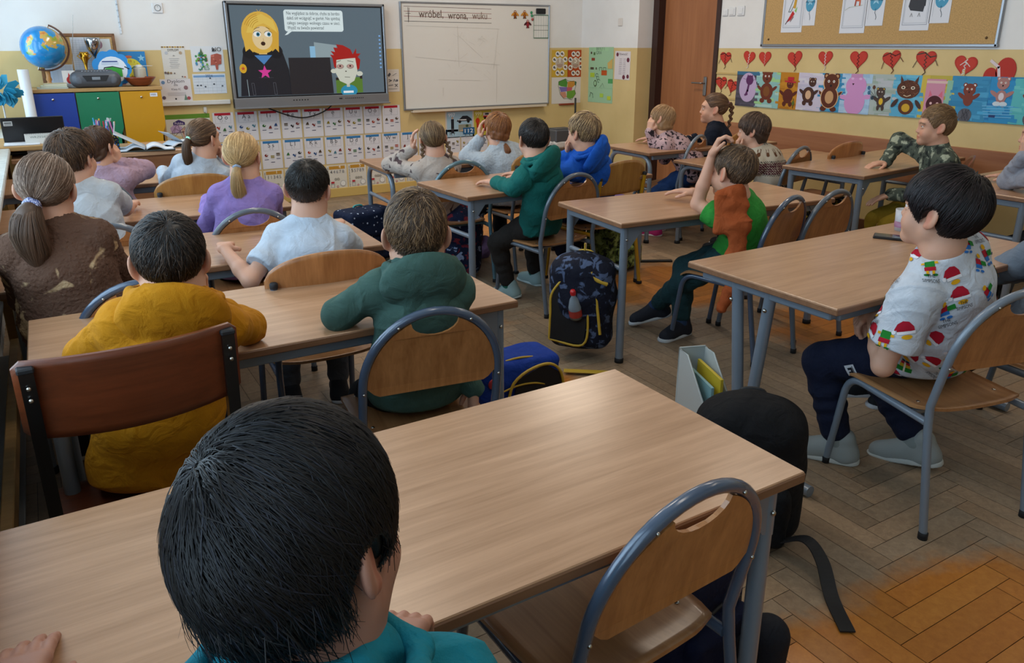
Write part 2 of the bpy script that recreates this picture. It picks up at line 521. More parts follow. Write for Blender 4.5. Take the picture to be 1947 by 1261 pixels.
def hair_parts(root, o, R, c, s, hr, h):
    style = hr['style']; vol = hr.get('vol', 0.); gain = np.array([1.65, 1.5, 1.32]); col = np.array(lin(hr['col'])); gain = gain if col.sum() > .03 else gain*0+1; col = col*gain; zs = np.array(HAIRLINE[hr.get('line', style)])
    rng = np.random.default_rng(hr.get('seed', 1))
    E0 = np.array([0, -.014, .028]); rad = np.array([.079, .096, .086])+vol; rad[2] += hr.get('top', 0)
    def zb(p): return np.interp(p[:, 1], YS, zs)
    cap = el(E0, rad, k=.02)
    fr = hr.get('fringe', 0)
    prims = [cap]
    if style == 'bob':
        low = -.07 if style == 'bob' else -.035
        prims.append(el((0, -.028, low+.03), (.074+vol, .074+vol, .080), k=.03))
    def lowcut(p): return (zb(p)-p[:, 2])*.8
    prims.append(dict(f=lowcut, k=.012, op='i', lo=None, hi=None))
    # keep the face clear
    prims.append(el((0, .075, -.045), (.060, .050, .085 if fr <= 0 else .070), k=.010, op='s'))
    if style != 'bob': 
        for sg in (-1, 1): prims.append(el((sg*.085, -.008, -.020), (.026, .024, .030), k=.008, op='s'))
    lump = ripple(hr.get('lump', .0025), 60, hr.get('seed', 1))
    fl = [dict(pr) for pr in prims]
    V, Q = sdf_mesh(fl, h/s, lump, .006)
    cw = np.array([hr.get('crown', (.012, -.062, .100))])
    gather = hr.get('gather')
    def cfun(P, k):
        return np.clip(col*k[:, None], 0, 1)
    fade = hr.get('fade')
    def tone(P):
        k = .82+.1*np.sin(P[:, 0]*300+P[:, 2]*40)+.1*np.sin(P[:, 1]*170)
        cc = cfun(P, k)
        if fade is not None:
            fc = np.array(lin(fade)); t = np.clip((hr.get('fz', .02)-P[:, 2])/.05, 0, 1)[:, None]; cc = cc*(1-t)+fc*t
        return cc
    cap_cols = tone(V); allV = [c+(V@R.T)*s]; allQ = [Q]; allC = [cap_cols]; base = len(V)
    # ---- strands lying over the cap
    n = hr.get('n', 1500); st = 9; L = hr.get('len', .06)
    u = rng.normal(size=(n*3, 3)); u /= np.linalg.norm(u, axis=1)[:, None]
    P = E0+u*rad
    ok = (P[:, 2] > zb(P)+.004) & ~((P[:, 1] > .055) & (P[:, 2] < .03))
    P = P[ok][:n]; n = len(P)
    jit = rng.normal(size=(n, 3))*hr.get('messy', .25); off = rng.uniform(.0005, .005+vol*.25, n); lens = L*rng.uniform(.6, 1.25, n)
    if fade is not None: lens = np.where(P[:, 2] < hr.get('fz', .02), lens*.25, lens)
    pts = [P.copy()]; alive = np.ones(n, bool); wid = [np.ones(n)]
    p = P.copy()
    for i in range(st):
        nr = (p-E0)/rad**2; nr /= np.linalg.norm(nr, axis=1)[:, None]
        if gather is not None: v = np.array(gather)-p
        else:
            v = p-cw; v /= np.linalg.norm(v, axis=1)[:, None]+.02
            v = v+np.array([0, 0, -hr.get('grav', .5)])+np.array(hr.get('comb', (0, 0, 0)))*np.clip((p[:, 2]-.02)/.06, 0, 1)[:, None]
        v = v-nr*(v*nr).sum(1)[:, None]; v /= np.linalg.norm(v, axis=1)[:, None]+1e-6
        v = v+jit*(.5+.5*i/st); v /= np.linalg.norm(v, axis=1)[:, None]+1e-6
        if hr.get('curl', 0): v = v+hr['curl']*np.stack([np.sin(i*1.3+jit[:, 0]*9), np.cos(i*1.1+jit[:, 1]*9), np.sin(i+jit[:, 2]*7)], 1)
        q = p+v*(lens/st)[:, None]
        e = q-E0; rr = np.sqrt(((e/rad)**2).sum(1)); surf = E0+e/rr[:, None]
        hang = q[:, 2] < -.01 if style in ('bob', 'mop') else np.zeros(n, bool)
        lift = off*(1+hr.get('lift', .5)*i/st)
        q2 = surf+nr*lift[:, None]
        q2[hang, :2] = np.where((np.abs(q2[hang, :2]) > np.abs(q[hang, :2])), q2[hang, :2], q[hang, :2])
        q = np.where((rr > 1)[:, None] & hang[:, None], q, q2)
        low = (q[:, 2] < zb(q)-hr.get('over', .006)+rng.uniform(-.006, .006, n)) | ((q[:, 1] > .06) & (q[:, 2] < zs[-1]-.012))
        if style != 'bob': low |= (np.abs(q[:, 0]) > .055) & (((q[:, 1]+.012)/.030)**2+((q[:, 2]+.018)/.036)**2 < 1)
        if gather is not None: low |= np.linalg.norm(q-np.array(gather), axis=1) < .010
        alive &= ~low
        p = np.where(alive[:, None], q, p); pts.append(p.copy()); wid.append(np.where(alive, 1-.8*((i+1)/st)**2, .05))
    pts = np.stack(pts, 1); wid = np.stack(wid, 1)
    w0 = hr.get('w', .0016)*rng.uniform(.6, 1.3, n)
    tn = np.gradient(pts, axis=1)
    nr = (pts-E0)/rad**2; nr /= np.linalg.norm(nr, axis=2)[..., None]
    bn = np.cross(tn, nr); bn /= np.linalg.norm(bn, axis=2)[..., None]+1e-9
    hw = (w0[:, None]*wid)[..., None]
    ring = np.stack([pts-bn*hw-nr*hw*.5, pts+nr*hw*.7, pts+bn*hw-nr*hw*.5], 2)       # n,st+1,3,3
    RV = ring.reshape(-1, 3); m = st+1
    b0 = (np.arange(n)*m*3)[:, None, None]+(np.arange(st)*3)[None, :, None]
    q1 = np.concatenate([b0+0, b0+3, b0+4, b0+1], 2); q2 = np.concatenate([b0+1, b0+4, b0+5, b0+2], 2)
    RQ = np.concatenate([q1.reshape(-1, 4), q2.reshape(-1, 4)])
    kk = rng.normal(1, hr.get('var', .18), n).clip(.5, 1.8)
    hi = hr.get('hi'); cc = col[None]*kk[:, None]
    if hi is not None:
        pick = rng.random(n) < hr.get('hifrac', .25); cc[pick] = np.array(lin(hi))*gain*kk[pick][:, None]
    if fade is not None:
        fc = np.array(lin(fade)); t = np.clip((hr.get('fz', .02)-P[:, 2])/.05, 0, 1)[:, None]; cc = cc*(1-t)+fc*t
    RC = np.repeat(np.clip(cc, 0, 1), m*3, 0)
    allV.append(c+(RV@R.T)*s); allQ.append(RQ+base); allC.append(RC)
    ho = np_mesh('hair', np.concatenate(allV), np.concatenate(allQ), HAIR, root, np.concatenate(allC), True, o)
    # ---- tails and braids (points in head-local space, hanging)
    for tl in hr.get('tails', []):
        pl = np.array(tl['pts'], float); ra = tl['rad']; W = c+(pl@R.T)*s if not tl.get('world') else pl
        cur = np.array([tuple(x) for x in catmull([tuple(w) for w in W], 6)]); T = len(cur)
        rr = np.interp(np.linspace(0, 1, T), np.linspace(0, 1, len(ra)), ra)*s
        if tl.get('braid'):
            P2 = []
            for i, q in enumerate(np.linspace(0, T-1.001, tl['braid'])):
                j = int(q); p0 = cur[j]+(cur[min(j+1, T-1)]-cur[j])*(q-j); t = unit(cur[min(j+1, T-1)]-cur[max(j-1, 0)])
                sd = unit(np.cross(t, [.3, .9, .1]))*(1 if i % 2 else -1); r = rr[j]
                P2.append(ro(p0+sd*r*.55-t*r*.5, p0-sd*r*.35+t*r*1.1, r*.72, r*.6, .002))
            ob = soft('braid', P2, max(.0022, h*.7), HAIR, ho, o, lambda V: np.clip(col*(1+.18*np.sin(V@np.array([310, 250, 420.])))[:, None], 0, 1))
        else:
            core = [ro(cur[i], cur[i+1], rr[i]*.80, rr[i+1]*.80, .004) for i in range(T-1)]
            Vt, Qt = sdf_mesh(core, max(.003, h)); Ct = np.clip(np.tile(col*.75, (len(Vt), 1)), 0, 1)
            nt = tl.get('n', 350); th = rng.uniform(0, 2*pi, nt); fr0 = np.sqrt(rng.uniform(.35, 1.15, nt)); end = rng.uniform(.72, 1.04, nt)
            m2 = 11; tt = np.linspace(0, 1, m2)[None]*end[:, None]*(T-1); tt = tt.clip(0, T-1.001); j = tt.astype(int); fr = tt-j
            cp = cur[j]*(1-fr)[..., None]+cur[np.minimum(j+1, T-1)]*fr[..., None]; rp = rr[j]*(1-fr)+rr[np.minimum(j+1, T-1)]*fr
            tg = unit(cur[-1]-cur[0]); e1 = unit(np.cross(tg, [.2, .5, .83])); e2 = np.cross(tg, e1)
            thw = th[:, None]+.5*np.sin(tt/T*4+th[:, None]*3)*tl.get('wave', .4)
            dirs = np.cos(thw)[..., None]*e1+np.sin(thw)[..., None]*e2
            pp = cp+dirs*(rp*fr0[:, None])[..., None]
            tn = np.gradient(pp, axis=1); bn = np.cross(tn, dirs); bn /= np.linalg.norm(bn, axis=2)[..., None]+1e-9
            hw = (hr.get('w', .0016)*s*rng.uniform(.6, 1.3, nt)[:, None]*np.linspace(1, .35, m2)[None])[..., None]
            ring = np.stack([pp-bn*hw, pp+dirs*hw*.8, pp+bn*hw], 2).reshape(-1, 3)
            b0 = (np.arange(nt)*m2*3)[:, None, None]+(np.arange(m2-1)*3)[None, :, None]
            q1 = np.concatenate([b0+0, b0+3, b0+4, b0+1], 2); q2 = np.concatenate([b0+1, b0+4, b0+5, b0+2], 2)
            RQ = np.concatenate([q1.reshape(-1, 4), q2.reshape(-1, 4)])+len(Vt)
            kk = rng.normal(1, .2, nt).clip(.5, 1.8); RC = np.repeat(np.clip(col[None]*kk[:, None], 0, 1), m2*3, 0)
            ob = np_mesh('ponytail', np.concatenate([Vt, ring]), np.concatenate([Qt, RQ]), HAIR, ho, np.concatenate([Ct, RC]), True, o)
        if tl.get('tie'):
            t = unit(cur[1]-cur[0]); p0 = cur[0]+t*.004; r0 = rr[0]*.8
            e1 = unit(np.cross(t, [.2, .5, .83])); e2 = np.cross(t, e1); pr = []
            tk = tl.get('tk', .006)
            for i in range(10):
                a = i/10*2*pi; b = (i+1)/10*2*pi
                pr.append(ro(p0+(e1*math.cos(a)+e2*math.sin(a))*r0, p0+(e1*math.cos(b)+e2*math.sin(b))*r0, tk*(1+.25*(i % 2)), tk*(1.25-.25*(i % 2)), .003))
            c1, c2 = [np.array(lin(x)) for x in tl['tie']]
            soft('hair_tie', pr, .0025, mat_attr('hair_tie', .7), ho, o, lambda V: np.where((np.sin(V@np.array([900., 700, 800]))*np.sin(V@np.array([-500., 900, 300])) > -.1)[:, None], c1, c2))
    return ho

def kid(label, head, haz=0, hp=0, hroll=0, pelvis=(0, 0), baz=0, top=None, pants='trousers_black', shoe=('17181c', 'd8d8d8'), hair=None,
        L=None, Rr=None, feet=None, h=.005, s=1., seat=.40, skin='cb9a80', sock=None, slouch=.03, group=None, eyes='5a4632', knees=None, legspread=.09, hsc=.94):
    hd = np.array(head, float); R = headR(haz, hp, hroll); bf, br = azv(baz); up = np.array([0, 0, 1.])
    pz = seat+.085*s; pel = np.array([pelvis[0], pelvis[1], pz]); o = np.array([pelvis[0], pelvis[1], 0.])
    root = thing('person', label, 'person', tuple(o), 0, group)
    hs_ = s*hsc; neck = hd+R@np.array([0, -.032, -.100])*s*.6+np.array([0, 0, -.100*s])*.4-bf*.012*s-np.array([0, 0, top.get('neck', 0)])
    chest = pel*.36+neck*.64-bf*slouch; mid = pel*.7+neck*.3-bf*(slouch*1.5)
    spine = unit(neck-pel); lat = unit(br-spine*(br@spine))
    shw = .108*s*(top.get('wide', 1.)); tilt = top.get('tilt', 0)*s
    shc = neck-spine*.048*s
    SL = shc-lat*shw+up*(tilt-.034*s); SR = shc+lat*shw-up*(tilt+.034*s)
    u1, u2 = .205*s, .185*s
    def arm(cfg, Sh, sd):
        cfg = dict(cfg or {}); pose = cfg.get('pose', 'desk'); t = cfg.get('t')
        out = lat*sd
        if pose == 'chin':
            t = hd+R@np.array([sd*.030, .080, -.105])*s if t is None else np.array(t); d = cfg.get('d', unit(R@np.array([-sd*.10, .15, .9]))); n = cfg.get('n', R@np.array([-sd*.35, -.9, .1]))
            cu = cfg.get('curl', .85); W = np.array(t)-np.array(d)*.030*s; hint = cfg.get('hint', out*.8-up*1.+bf*.5)
        elif pose == 'cheek':
            t = hd+R@np.array([sd*.062, .055, -.045])*s if t is None else np.array(t); d = cfg.get('d', unit(R@np.array([-sd*.05, -.05, 1]))); n = cfg.get('n', R@np.array([-sd, -.25, .1]))
            cu = cfg.get('curl', .45); W = np.array(t)-np.array(d)*.055*s; hint = cfg.get('hint', out*.7-up*1.+bf*.4)
        elif pose == 'hang':
            W = np.array(t); d = cfg.get('d', -up); n = cfg.get('n', -out); cu = cfg.get('curl', .3); hint = cfg.get('hint', -bf+out*.4)
        else:
            W = np.array(t); d = cfg.get('d', bf); n = cfg.get('n', -up); cu = cfg.get('curl', .22); hint = cfg.get('hint', out*.3-up*.9-bf*.35)
        e, W2 = ik(Sh, W, u1, u2, hint)
        if cfg.get('elbow') is not None: e = np.array(cfg['elbow'], float)
        return e, W2 if cfg.get('elbow') is None else np.array(W), np.array(d), np.array(n), cu, cfg
    eL, wL, dL, nL, cL, cfL = arm(L, SL, -1); eR, wR, dR, nR, cR, cfR = arm(Rr, SR, 1)
    # legs
    legs = []
    l1, l2 = .285*s, .275*s
    for i, sd in enumerate((-1, 1)):
        hip = pel+br*sd*.068*s-up*.005
        ft = None if feet is None else feet[i]
        if ft is None: ft = hip+bf*.30*s+br*sd*(legspread-.06)*s; ft = (ft[0], ft[1], .0)
        fx = np.array(ft[:3], float); ank = fx+up*.066*s; fdir = azv(ft[3])[0] if len(ft) > 3 else bf
        ank = ank-fdir*.045*s
        fp = math.radians(ft[4]) if len(ft) > 4 else 0
        fd3 = fdir*math.cos(fp)-up*math.sin(fp)
        kn, an = ik(hip, ank, l1, l2, (bf+up*.9+br*sd*.25) if knees is None else knees)
        legs.append((hip, kn, an, fd3))
    # ---------------- body: one continuous skin
    hs = [xform(p, R, hd, hs_) for p in head_local()]
    P = hs+[ro(hd+R@np.array([0, -.022, -.055])*hs_, neck+spine*.0, .041*s, .045*s, .022),
            ro(neck, chest, .045*s, .074*s, .05, (lat, 1.3)), ro(chest, mid, .074*s, .068*s, .05, (lat, 1.34)), ro(mid, pel, .068*s, .078*s, .05, (br, 1.38)),
            ro(shc, SL, .04*s, .036*s, .03), ro(shc, SR, .04*s, .036*s, .03)]
    for (Sh, e, W) in ((SL, eL, wL), (SR, eR, wR)):
        dW = unit(W-e)
        P += [ro(Sh, e, .036*s, .029*s, .015), ro(e, e+(W-e)*.35, .0305*s, .029*s, .012), ro(e+(W-e)*.35, W, .029*s, .0185*s, .012)]
    P += hand_prims(wL, dL, nL, -1, s*.98, cL, thumb=cfL.get('thumb', .6)); P += hand_prims(wR, dR, nR, 1, s*.98, cR, thumb=cfR.get('thumb', .6))
    for hip, kn, an, fd in legs:
        P += [ro(hip, kn, .066*s, .045*s, .03), ro(kn, kn+(an-kn)*.35, .044*s, .044*s, .02), ro(kn+(an-kn)*.35, an, .043*s, .030*s, .02),
              ro(an, an+fd*.06*s-up*.03*s, .027*s, .022*s, .02)]
    sk = np.array(lin(skin)); lip = sk*np.array([.92, .62, .60]); red = sk*np.array([1.08, .72, .66]); brow = np.array(lin(hair['col']))*.9 if hair else sk
    def scol(V):
        q = (V-hd)@R/hs_; c = np.tile(sk, (len(V), 1))
        n = np.sin(V@np.array([40., 55, 35]))*.03; c = c*(1+n[:, None])
        def blend(c, m, col): return c*(1-m[:, None])+np.array(col)*m[:, None]
        ear = np.clip(1-np.abs(np.abs(q[:, 0])-.080)/.013, 0, 1)*np.clip(1-np.abs(q[:, 1]+.01)/.035, 0, 1)*np.clip(1-np.abs(q[:, 2]+.01)/.045, 0, 1)
        c = blend(c, np.clip(ear*1.6, 0, .8), red)
        lp = np.clip(1.25-np.sqrt((q[:, 0]/.021)**2+((q[:, 2]+.067)/.0105)**2), 0, 1)*(q[:, 1] > .068)
        c = blend(c, np.clip(lp*2.2, 0, .85), lip)
        ch = np.clip(1-np.sqrt(((np.abs(q[:, 0])-.038)/.024)**2+((q[:, 2]+.04)/.024)**2), 0, 1)*(q[:, 1] > .03)
        c = blend(c, ch*.5, red)
        b = np.clip(1.3-np.abs(q[:, 2]-.019+((np.abs(q[:, 0])-.030)/.05)**2*.03)/.0045, 0, 1)*(np.abs(np.abs(q[:, 0])-.031) < .019)*(q[:, 1] > .055)
        c = blend(c, np.clip(b, 0, .8), brow)
        return np.clip(c, 0, 1)
    soft('body', P, h*.8, SKIN, root, o, scol)
    # eyes
    for sd in (-1, 1):
        ce = np.array([sd*.030, .0705, -.001]); nu, nv = 20, 14; vs = []; fs = []; cs = []
        th = np.linspace(0, pi, nv); ph = np.arange(nu)*2*pi/nu
        for a in th:
            for b in ph:
                q = np.array([math.sin(a)*math.cos(b), math.cos(a), math.sin(a)*math.sin(b)]); vs.append(hd+R@(ce+q*.0118)*hs_)
                cs.append(lin('0a0806') if a < .22 else (lin(eyes) if a < .55 else lin('dcd5cf')))
        for i in range(nv-1):
            for k2 in range(nu): fs.append((i*nu+k2, i*nu+(k2+1) % nu, (i+1)*nu+(k2+1) % nu, (i+1)*nu+k2))
        np_mesh('eye', np.array(vs), np.array(fs), EYE, root, np.array(cs), True, o)
    # ---------------- clothes
    tk = top['kind']; bk = top.get('bulk', .012)*s; tm = MATS[top['mat']]; fo = top.get('fold', .0022)*s
    T = [ro(neck-spine*.022*s, chest, .052*s+bk*.5, .074*s+bk, .05, (lat, 1.3)), ro(chest, mid, .074*s+bk, .080*s+bk*1.2, .05, (lat, 1.36), (fo*.5, 55, 1)),
         ro(mid, pel-up*top.get('drop', .01)*s, .080*s+bk*1.2, .098*s+bk, .05, (br, 1.40), (fo*.6, 60, 2)),
         ro(shc, SL, .042*s+bk*.5, .038*s+bk, .03), ro(shc, SR, .042*s+bk*.5, .038*s+bk, .03)]
    T += [ro(neck-spine*.026*s, SL+spine*.004*s, .042*s+bk*.5, .036*s+bk*.6, .03), ro(neck-spine*.026*s, SR+spine*.004*s, .042*s+bk*.5, .036*s+bk*.6, .03)]
    colcut = plane(neck+spine*.010*s, spine+bf*.25, .008)
    body_prims = T
    slv = []
    for (Sh, e, W) in ((SL, eL, wL), (SR, eR, wR)):
        if tk == 'tee':
            q = Sh+(e-Sh)*.68; slv += [ro(Sh, q, .038*s+bk, .040*s+bk*1.3, .026, None, (fo, 60, 1)), plane(q, e-Sh, .004)]
        else:
            q = W-unit(W-e)*.006*s if not top.get('push') else W-(W-e)*top['push']
            slv += [ro(Sh, e, .037*s+bk, .033*s+bk*.9, .028, None, (fo, 85, .5)), ro(e, q, .034*s+bk*.95, .024*s+bk*.8, .016, None, (fo*1.2, 140, 2))]
            slv += [ro(q-unit(W-e)*.028*s, q, .026*s+bk*.55, .0245*s+bk*.4, .006)]
    if tk == 'tee':
        # torso and each sleeve are cut separately, then joined
        def grp(prs):
            lo = np.min([p['lo'] for p in prs if p['op'] == 'u'], 0); hi = np.max([p['hi'] for p in prs if p['op'] == 'u'], 0)
            def f(p):
                D = np.full(len(p), 9.)
                for pr in prs: D = combine(D, pr['f'](p), pr)
                return D
            return dict(f=f, k=.02, op='u', lo=lo, hi=hi)
        C = [grp(T+[colcut]), grp(slv[:2]), grp(slv[2:])]
        C[1]['k'] = C[2]['k'] = .02
    elif tk == 'sweater': C = T+slv+[]
    else: C = T+slv
    C.append(plane(pel-up*.076*s, -up, .025))
    if tk in ('sweater', 'polo'):
        C += [ro(neck-spine*.012*s, neck+spine*.012*s, .050*s+bk*.4, .047*s+bk*.3, .01)]
    if tk == 'hoodie':
        bk2 = -bf
        hb = neck+bk2*.060*s-spine*.030*s
        a1 = neck-lat*.046*s+bf*.044*s-spine*.012*s; a2 = neck-lat*.058*s-bf*.012*s+spine*.004*s; a3 = neck-bf*.062*s+spine*.016*s
        b2 = neck+lat*.058*s-bf*.012*s+spine*.004*s; b1 = neck+lat*.046*s+bf*.044*s-spine*.012*s
        rr = .017*s
        for p, q in ((a1, a2), (a2, a3-lat*.03*s), (a3-lat*.03*s, a3+lat*.03*s), (a3+lat*.03*s, b2), (b2, b1)): C.append(ro(p, q, rr, rr, .014))
        Rh = np.stack([lat, unit(bf+spine*.45), unit(spine-bf*.45)], 1)
    C += []
    hh = h
    disp = crease(top.get('rip', .0042)*s, 24, len(label))
    if top.get('fleece'):
        fz = top['fleece']; rp = disp
        def disp(Pt):
            q = Pt*330; v = np.sin(q[:, 0]+1.7*np.sin(q[:, 1]*.7))*np.sin(q[:, 1]+1.5*np.sin(q[:, 2]*.8))*np.sin(q[:, 2]+1.6*np.sin(q[:, 0]*.9))
            return rp(Pt)+fz*v
    to = soft('jacket' if tk == 'jacket' else {'tee': 't_shirt', 'hoodie': 'hoodie'}.get(tk, 'sweater'), C, hh, tm, root, o, top.get('cols'), disp, .008)
    if tk == 'hoodie':
        hc = neck-bf*.060*s-spine*.044*s; Rh = np.stack([lat, unit(bf+spine*.55), unit(spine-bf*.55)], 1)
        H_ = [el(hc, (.124*s, .056*s, .108*s), Rh, .01), ro(hc-bf*.030*s-spine*.070*s-lat*.04*s, hc-bf*.030*s-spine*.070*s+lat*.04*s, .024*s, .024*s, .03),
              ro(neck-lat*.085*s-bf*.02*s-spine*.004*s, neck-lat*.050*s+bf*.035*s-spine*.018*s, .024*s, .018*s, .03), ro(neck+lat*.085*s-bf*.02*s-spine*.004*s, neck+lat*.050*s+bf*.035*s-spine*.018*s, .024*s, .018*s, .03),
              el(hc+spine*.040*s+bf*.030*s, (.100*s, .060*s, .084*s), Rh, .012, op='s'), ro(neck-spine*.05*s, neck+spine*.10*s, .043*s, .050*s, .01, op='s')]
        rim = [neck+lat*x*s+bf*y*s+spine*z*s for x, y, z in ((-.070, .034, -.004), (-.094, -.022, .004), (-.080, -.064, .012), (-.040, -.088, .016), (.040, -.088, .016), (.080, -.064, .012), (.094, -.022, .004), (.070, .034, -.004))]
        for p, q in zip(rim, rim[1:]): H_.append(ro(p, q, .0125*s, .0125*s, .008))
        soft('hood', H_, hh, tm, to, o, None, crease(.005*s, 24, len(label)+3), .010)
        MBs = [ro(hc-bf*.066*s-spine*(.086-.17*k/5)*s, hc-bf*(.066+.006*math.sin(k))*s-spine*(.086-.17*(k+1)/5)*s, .0016, .0016, .001) for k in range(0)]
    pb = .010*s
    PT = [ro(pel-up*.004, pel+spine*.03*s, .090*s, .078*s, .03, (br, 1.32))]
    for i, (hip, kn, an, fd) in enumerate(legs):
        pf = .0035*s
        PT += [ro(hip, kn, .072*s+pb, .050*s+pb, .03, None, (pf, 70, i)), ro(kn, an+(kn-an)*.16, .050*s+pb, .036*s+pb, .018, None, (pf, 90, i+1))]
    soft('trousers', PT, h*1.15, MATS[pants], root, o, None, crease(.003*s, 30, 3), .008)
    if sock:
        for hip, kn, an, fd in legs:
            soft('sock', [ro(an+(kn-an)*.30, an, .039*s, .034*s, .01), ro(an, an+fd*.03*s-up*.02*s, .034*s, .03*s, .01)], h, mat('sock_'+sock, sock, .9), root, o)
    c1, c2 = np.array(lin(shoe[0])), np.array(lin(shoe[1]))
    for hip, kn, an, fd in legs:
        sdv = unit(np.cross(fd, up)); nu_ = np.cross(sdv, fd); Rf = np.stack([sdv, fd, nu_], 1); hc = an-nu_*.040*s
        pr = [ro(hc-fd*.035*s, hc+fd*.115*s-nu_*.004*s, .034*s, .031*s, .03, (sdv, 1.02)), ro(hc-fd*.028*s, hc-fd*.02*s+nu_*.052*s, .036*s, .036*s, .03), ro(hc+fd*.02*s+nu_*.03*s, hc+fd*.085*s, .030*s, .028*s, .03),
              plane(hc-nu_*.026*s, -nu_, .004)]
        sole = [ro(hc-fd*.038*s-nu_*.020*s, hc+fd*.118*s-nu_*.020*s, .038*s, .036*s, .01), plane(hc-nu_*.026*s, -nu_, .003), plane(hc-nu_*.008*s, nu_, .003)]
        so = soft('shoe', pr, min(h, .005), mat_attr('shoe_fabric', .75, (300, .2, .002)), root, o, lambda V: np.tile(c1, (len(V), 1)))
        soft('sole', sole, min(h, .005), mat_attr('shoe_sole', .6), so, o, lambda V: np.tile(c2, (len(V), 1)))
    if hair: hair_parts(root, o, R, hd, hs_, hair, min(h, .004))
    return dict(root=root, neck=neck, chest=chest, shc=shc, SL=SL, SR=SR, lat=lat, spine=spine, pel=pel, bf=bf, o=o, legs=legs, R=R, hd=hd, to=to)
# ------------------------------------------------------------------ furniture
BEECH = mat_wood('beech_laminate', '997150', 'bc9270', 0, 1.7, .30, .25)
EDGE = mat_wood('beech_edge', '6d4a33', '8d6547', 0, 1., .4)
PLY = mat_wood('chair_plywood', '8c562a', 'b87c48', 2, 1.3, .32, .3)
PLYS = mat_wood('seat_plywood', '8a5a34', 'b08054', 1, 1.3, .32, .3)
PLYY = mat_wood('honey_plywood', '8a5a26', 'b08040', 2, 1.3, .32, .3)
DARKW = mat_wood('dark_stained_wood', '54260f', '7c3c1e', 0, 1., .38, .2)
STEEL = mat('grey_paint_steel', '5d6670', .32, .15, coat=.5)
STEELL = mat('light_grey_steel', '737d88', .34, .15, coat=.4)
STEELB = mat('blue_grey_steel', '48566a', .25, .15, coat=.7)
TEALS = mat('teal_grey_steel', '50707a', .3, .15, coat=.5)
YELS = mat('yellow_steel', 'b98712', .35, .05, coat=.5)
BLKS = mat('black_steel', '121213', .35, .1, coat=.4)
RUB = mat('black_rubber', '15161a', .7)
SCREW = mat('screw_metal', 'b8b4ac', .25, 1)

def slab_grid(mb, fn, nx, ny, thick, inside=None):
    """bent board: fn(u,v)->(point, normal), u,v in 0..1"""
    top = []; bot = []
    for j in range(ny+1):
        for i in range(nx+1):
            p, n = fn(i/nx, j/ny); p = Vector(p); n = Vector(n).normalized()
            top.append(p+n*thick/2); bot.append(p-n*thick/2)
    N = len(top); fs = []; W = nx+1
    for j in range(ny):
        for i in range(nx):
            a, b, c, d = j*W+i, j*W+i+1, (j+1)*W+i+1, (j+1)*W+i
            fs.append((a, b, c, d)); fs.append((N+d, N+c, N+b, N+a))
    rim = [i for i in range(nx)]+[j*W+nx for j in range(ny)]+[ny*W+i for i in range(nx, 0, -1)]+[j*W for j in range(ny, 0, -1)]
    mb.add(top+bot, fs, None, True)
    o = len(mb.v)-2*N
    for k in range(len(rim)):
        a, b = rim[k], rim[(k+1) % len(rim)]; mb.f.append([o+b, o+a, o+N+a, o+N+b]); mb.c.append(None); mb.sm.append(False)

SEAT = .385
def make_seat(t, m, w=.40, d=.39):
    mb = MB()
    def fn(u, v):
        x = (u-.5); y = (v-.5)
        # superellipse-ish rounded outline
        k = 1-.10*max(0, abs(2*y)-.72)/.28*(1 if True else 0)
        kx = 1-.06*max(0, abs(2*x)-.72)/.28
        wx = w*(.94+.06*v)
        px = x*wx*k; py = y*d*kx
        z = SEAT-.012*(1-(2*x)**2)*(1-v)*.8-.030*max(0, (v-.80)/.20)**2+.012*max(0, (.15-v)/.15)
        return (px, py, z), (0, 0, 1)
    slab_grid(mb, fn, 18, 18, .010); s = mb.build('seat', m, t)
    sc = MB()
    for sx in (-1, 1):
        for y in (-.11, .12): sc.lathe([(0, .0065), (.0045, .006), (.006, .004)], 10, (sx*.150, y, SEAT-.001))
    sc.build('rivet', SCREW, s)
    return s

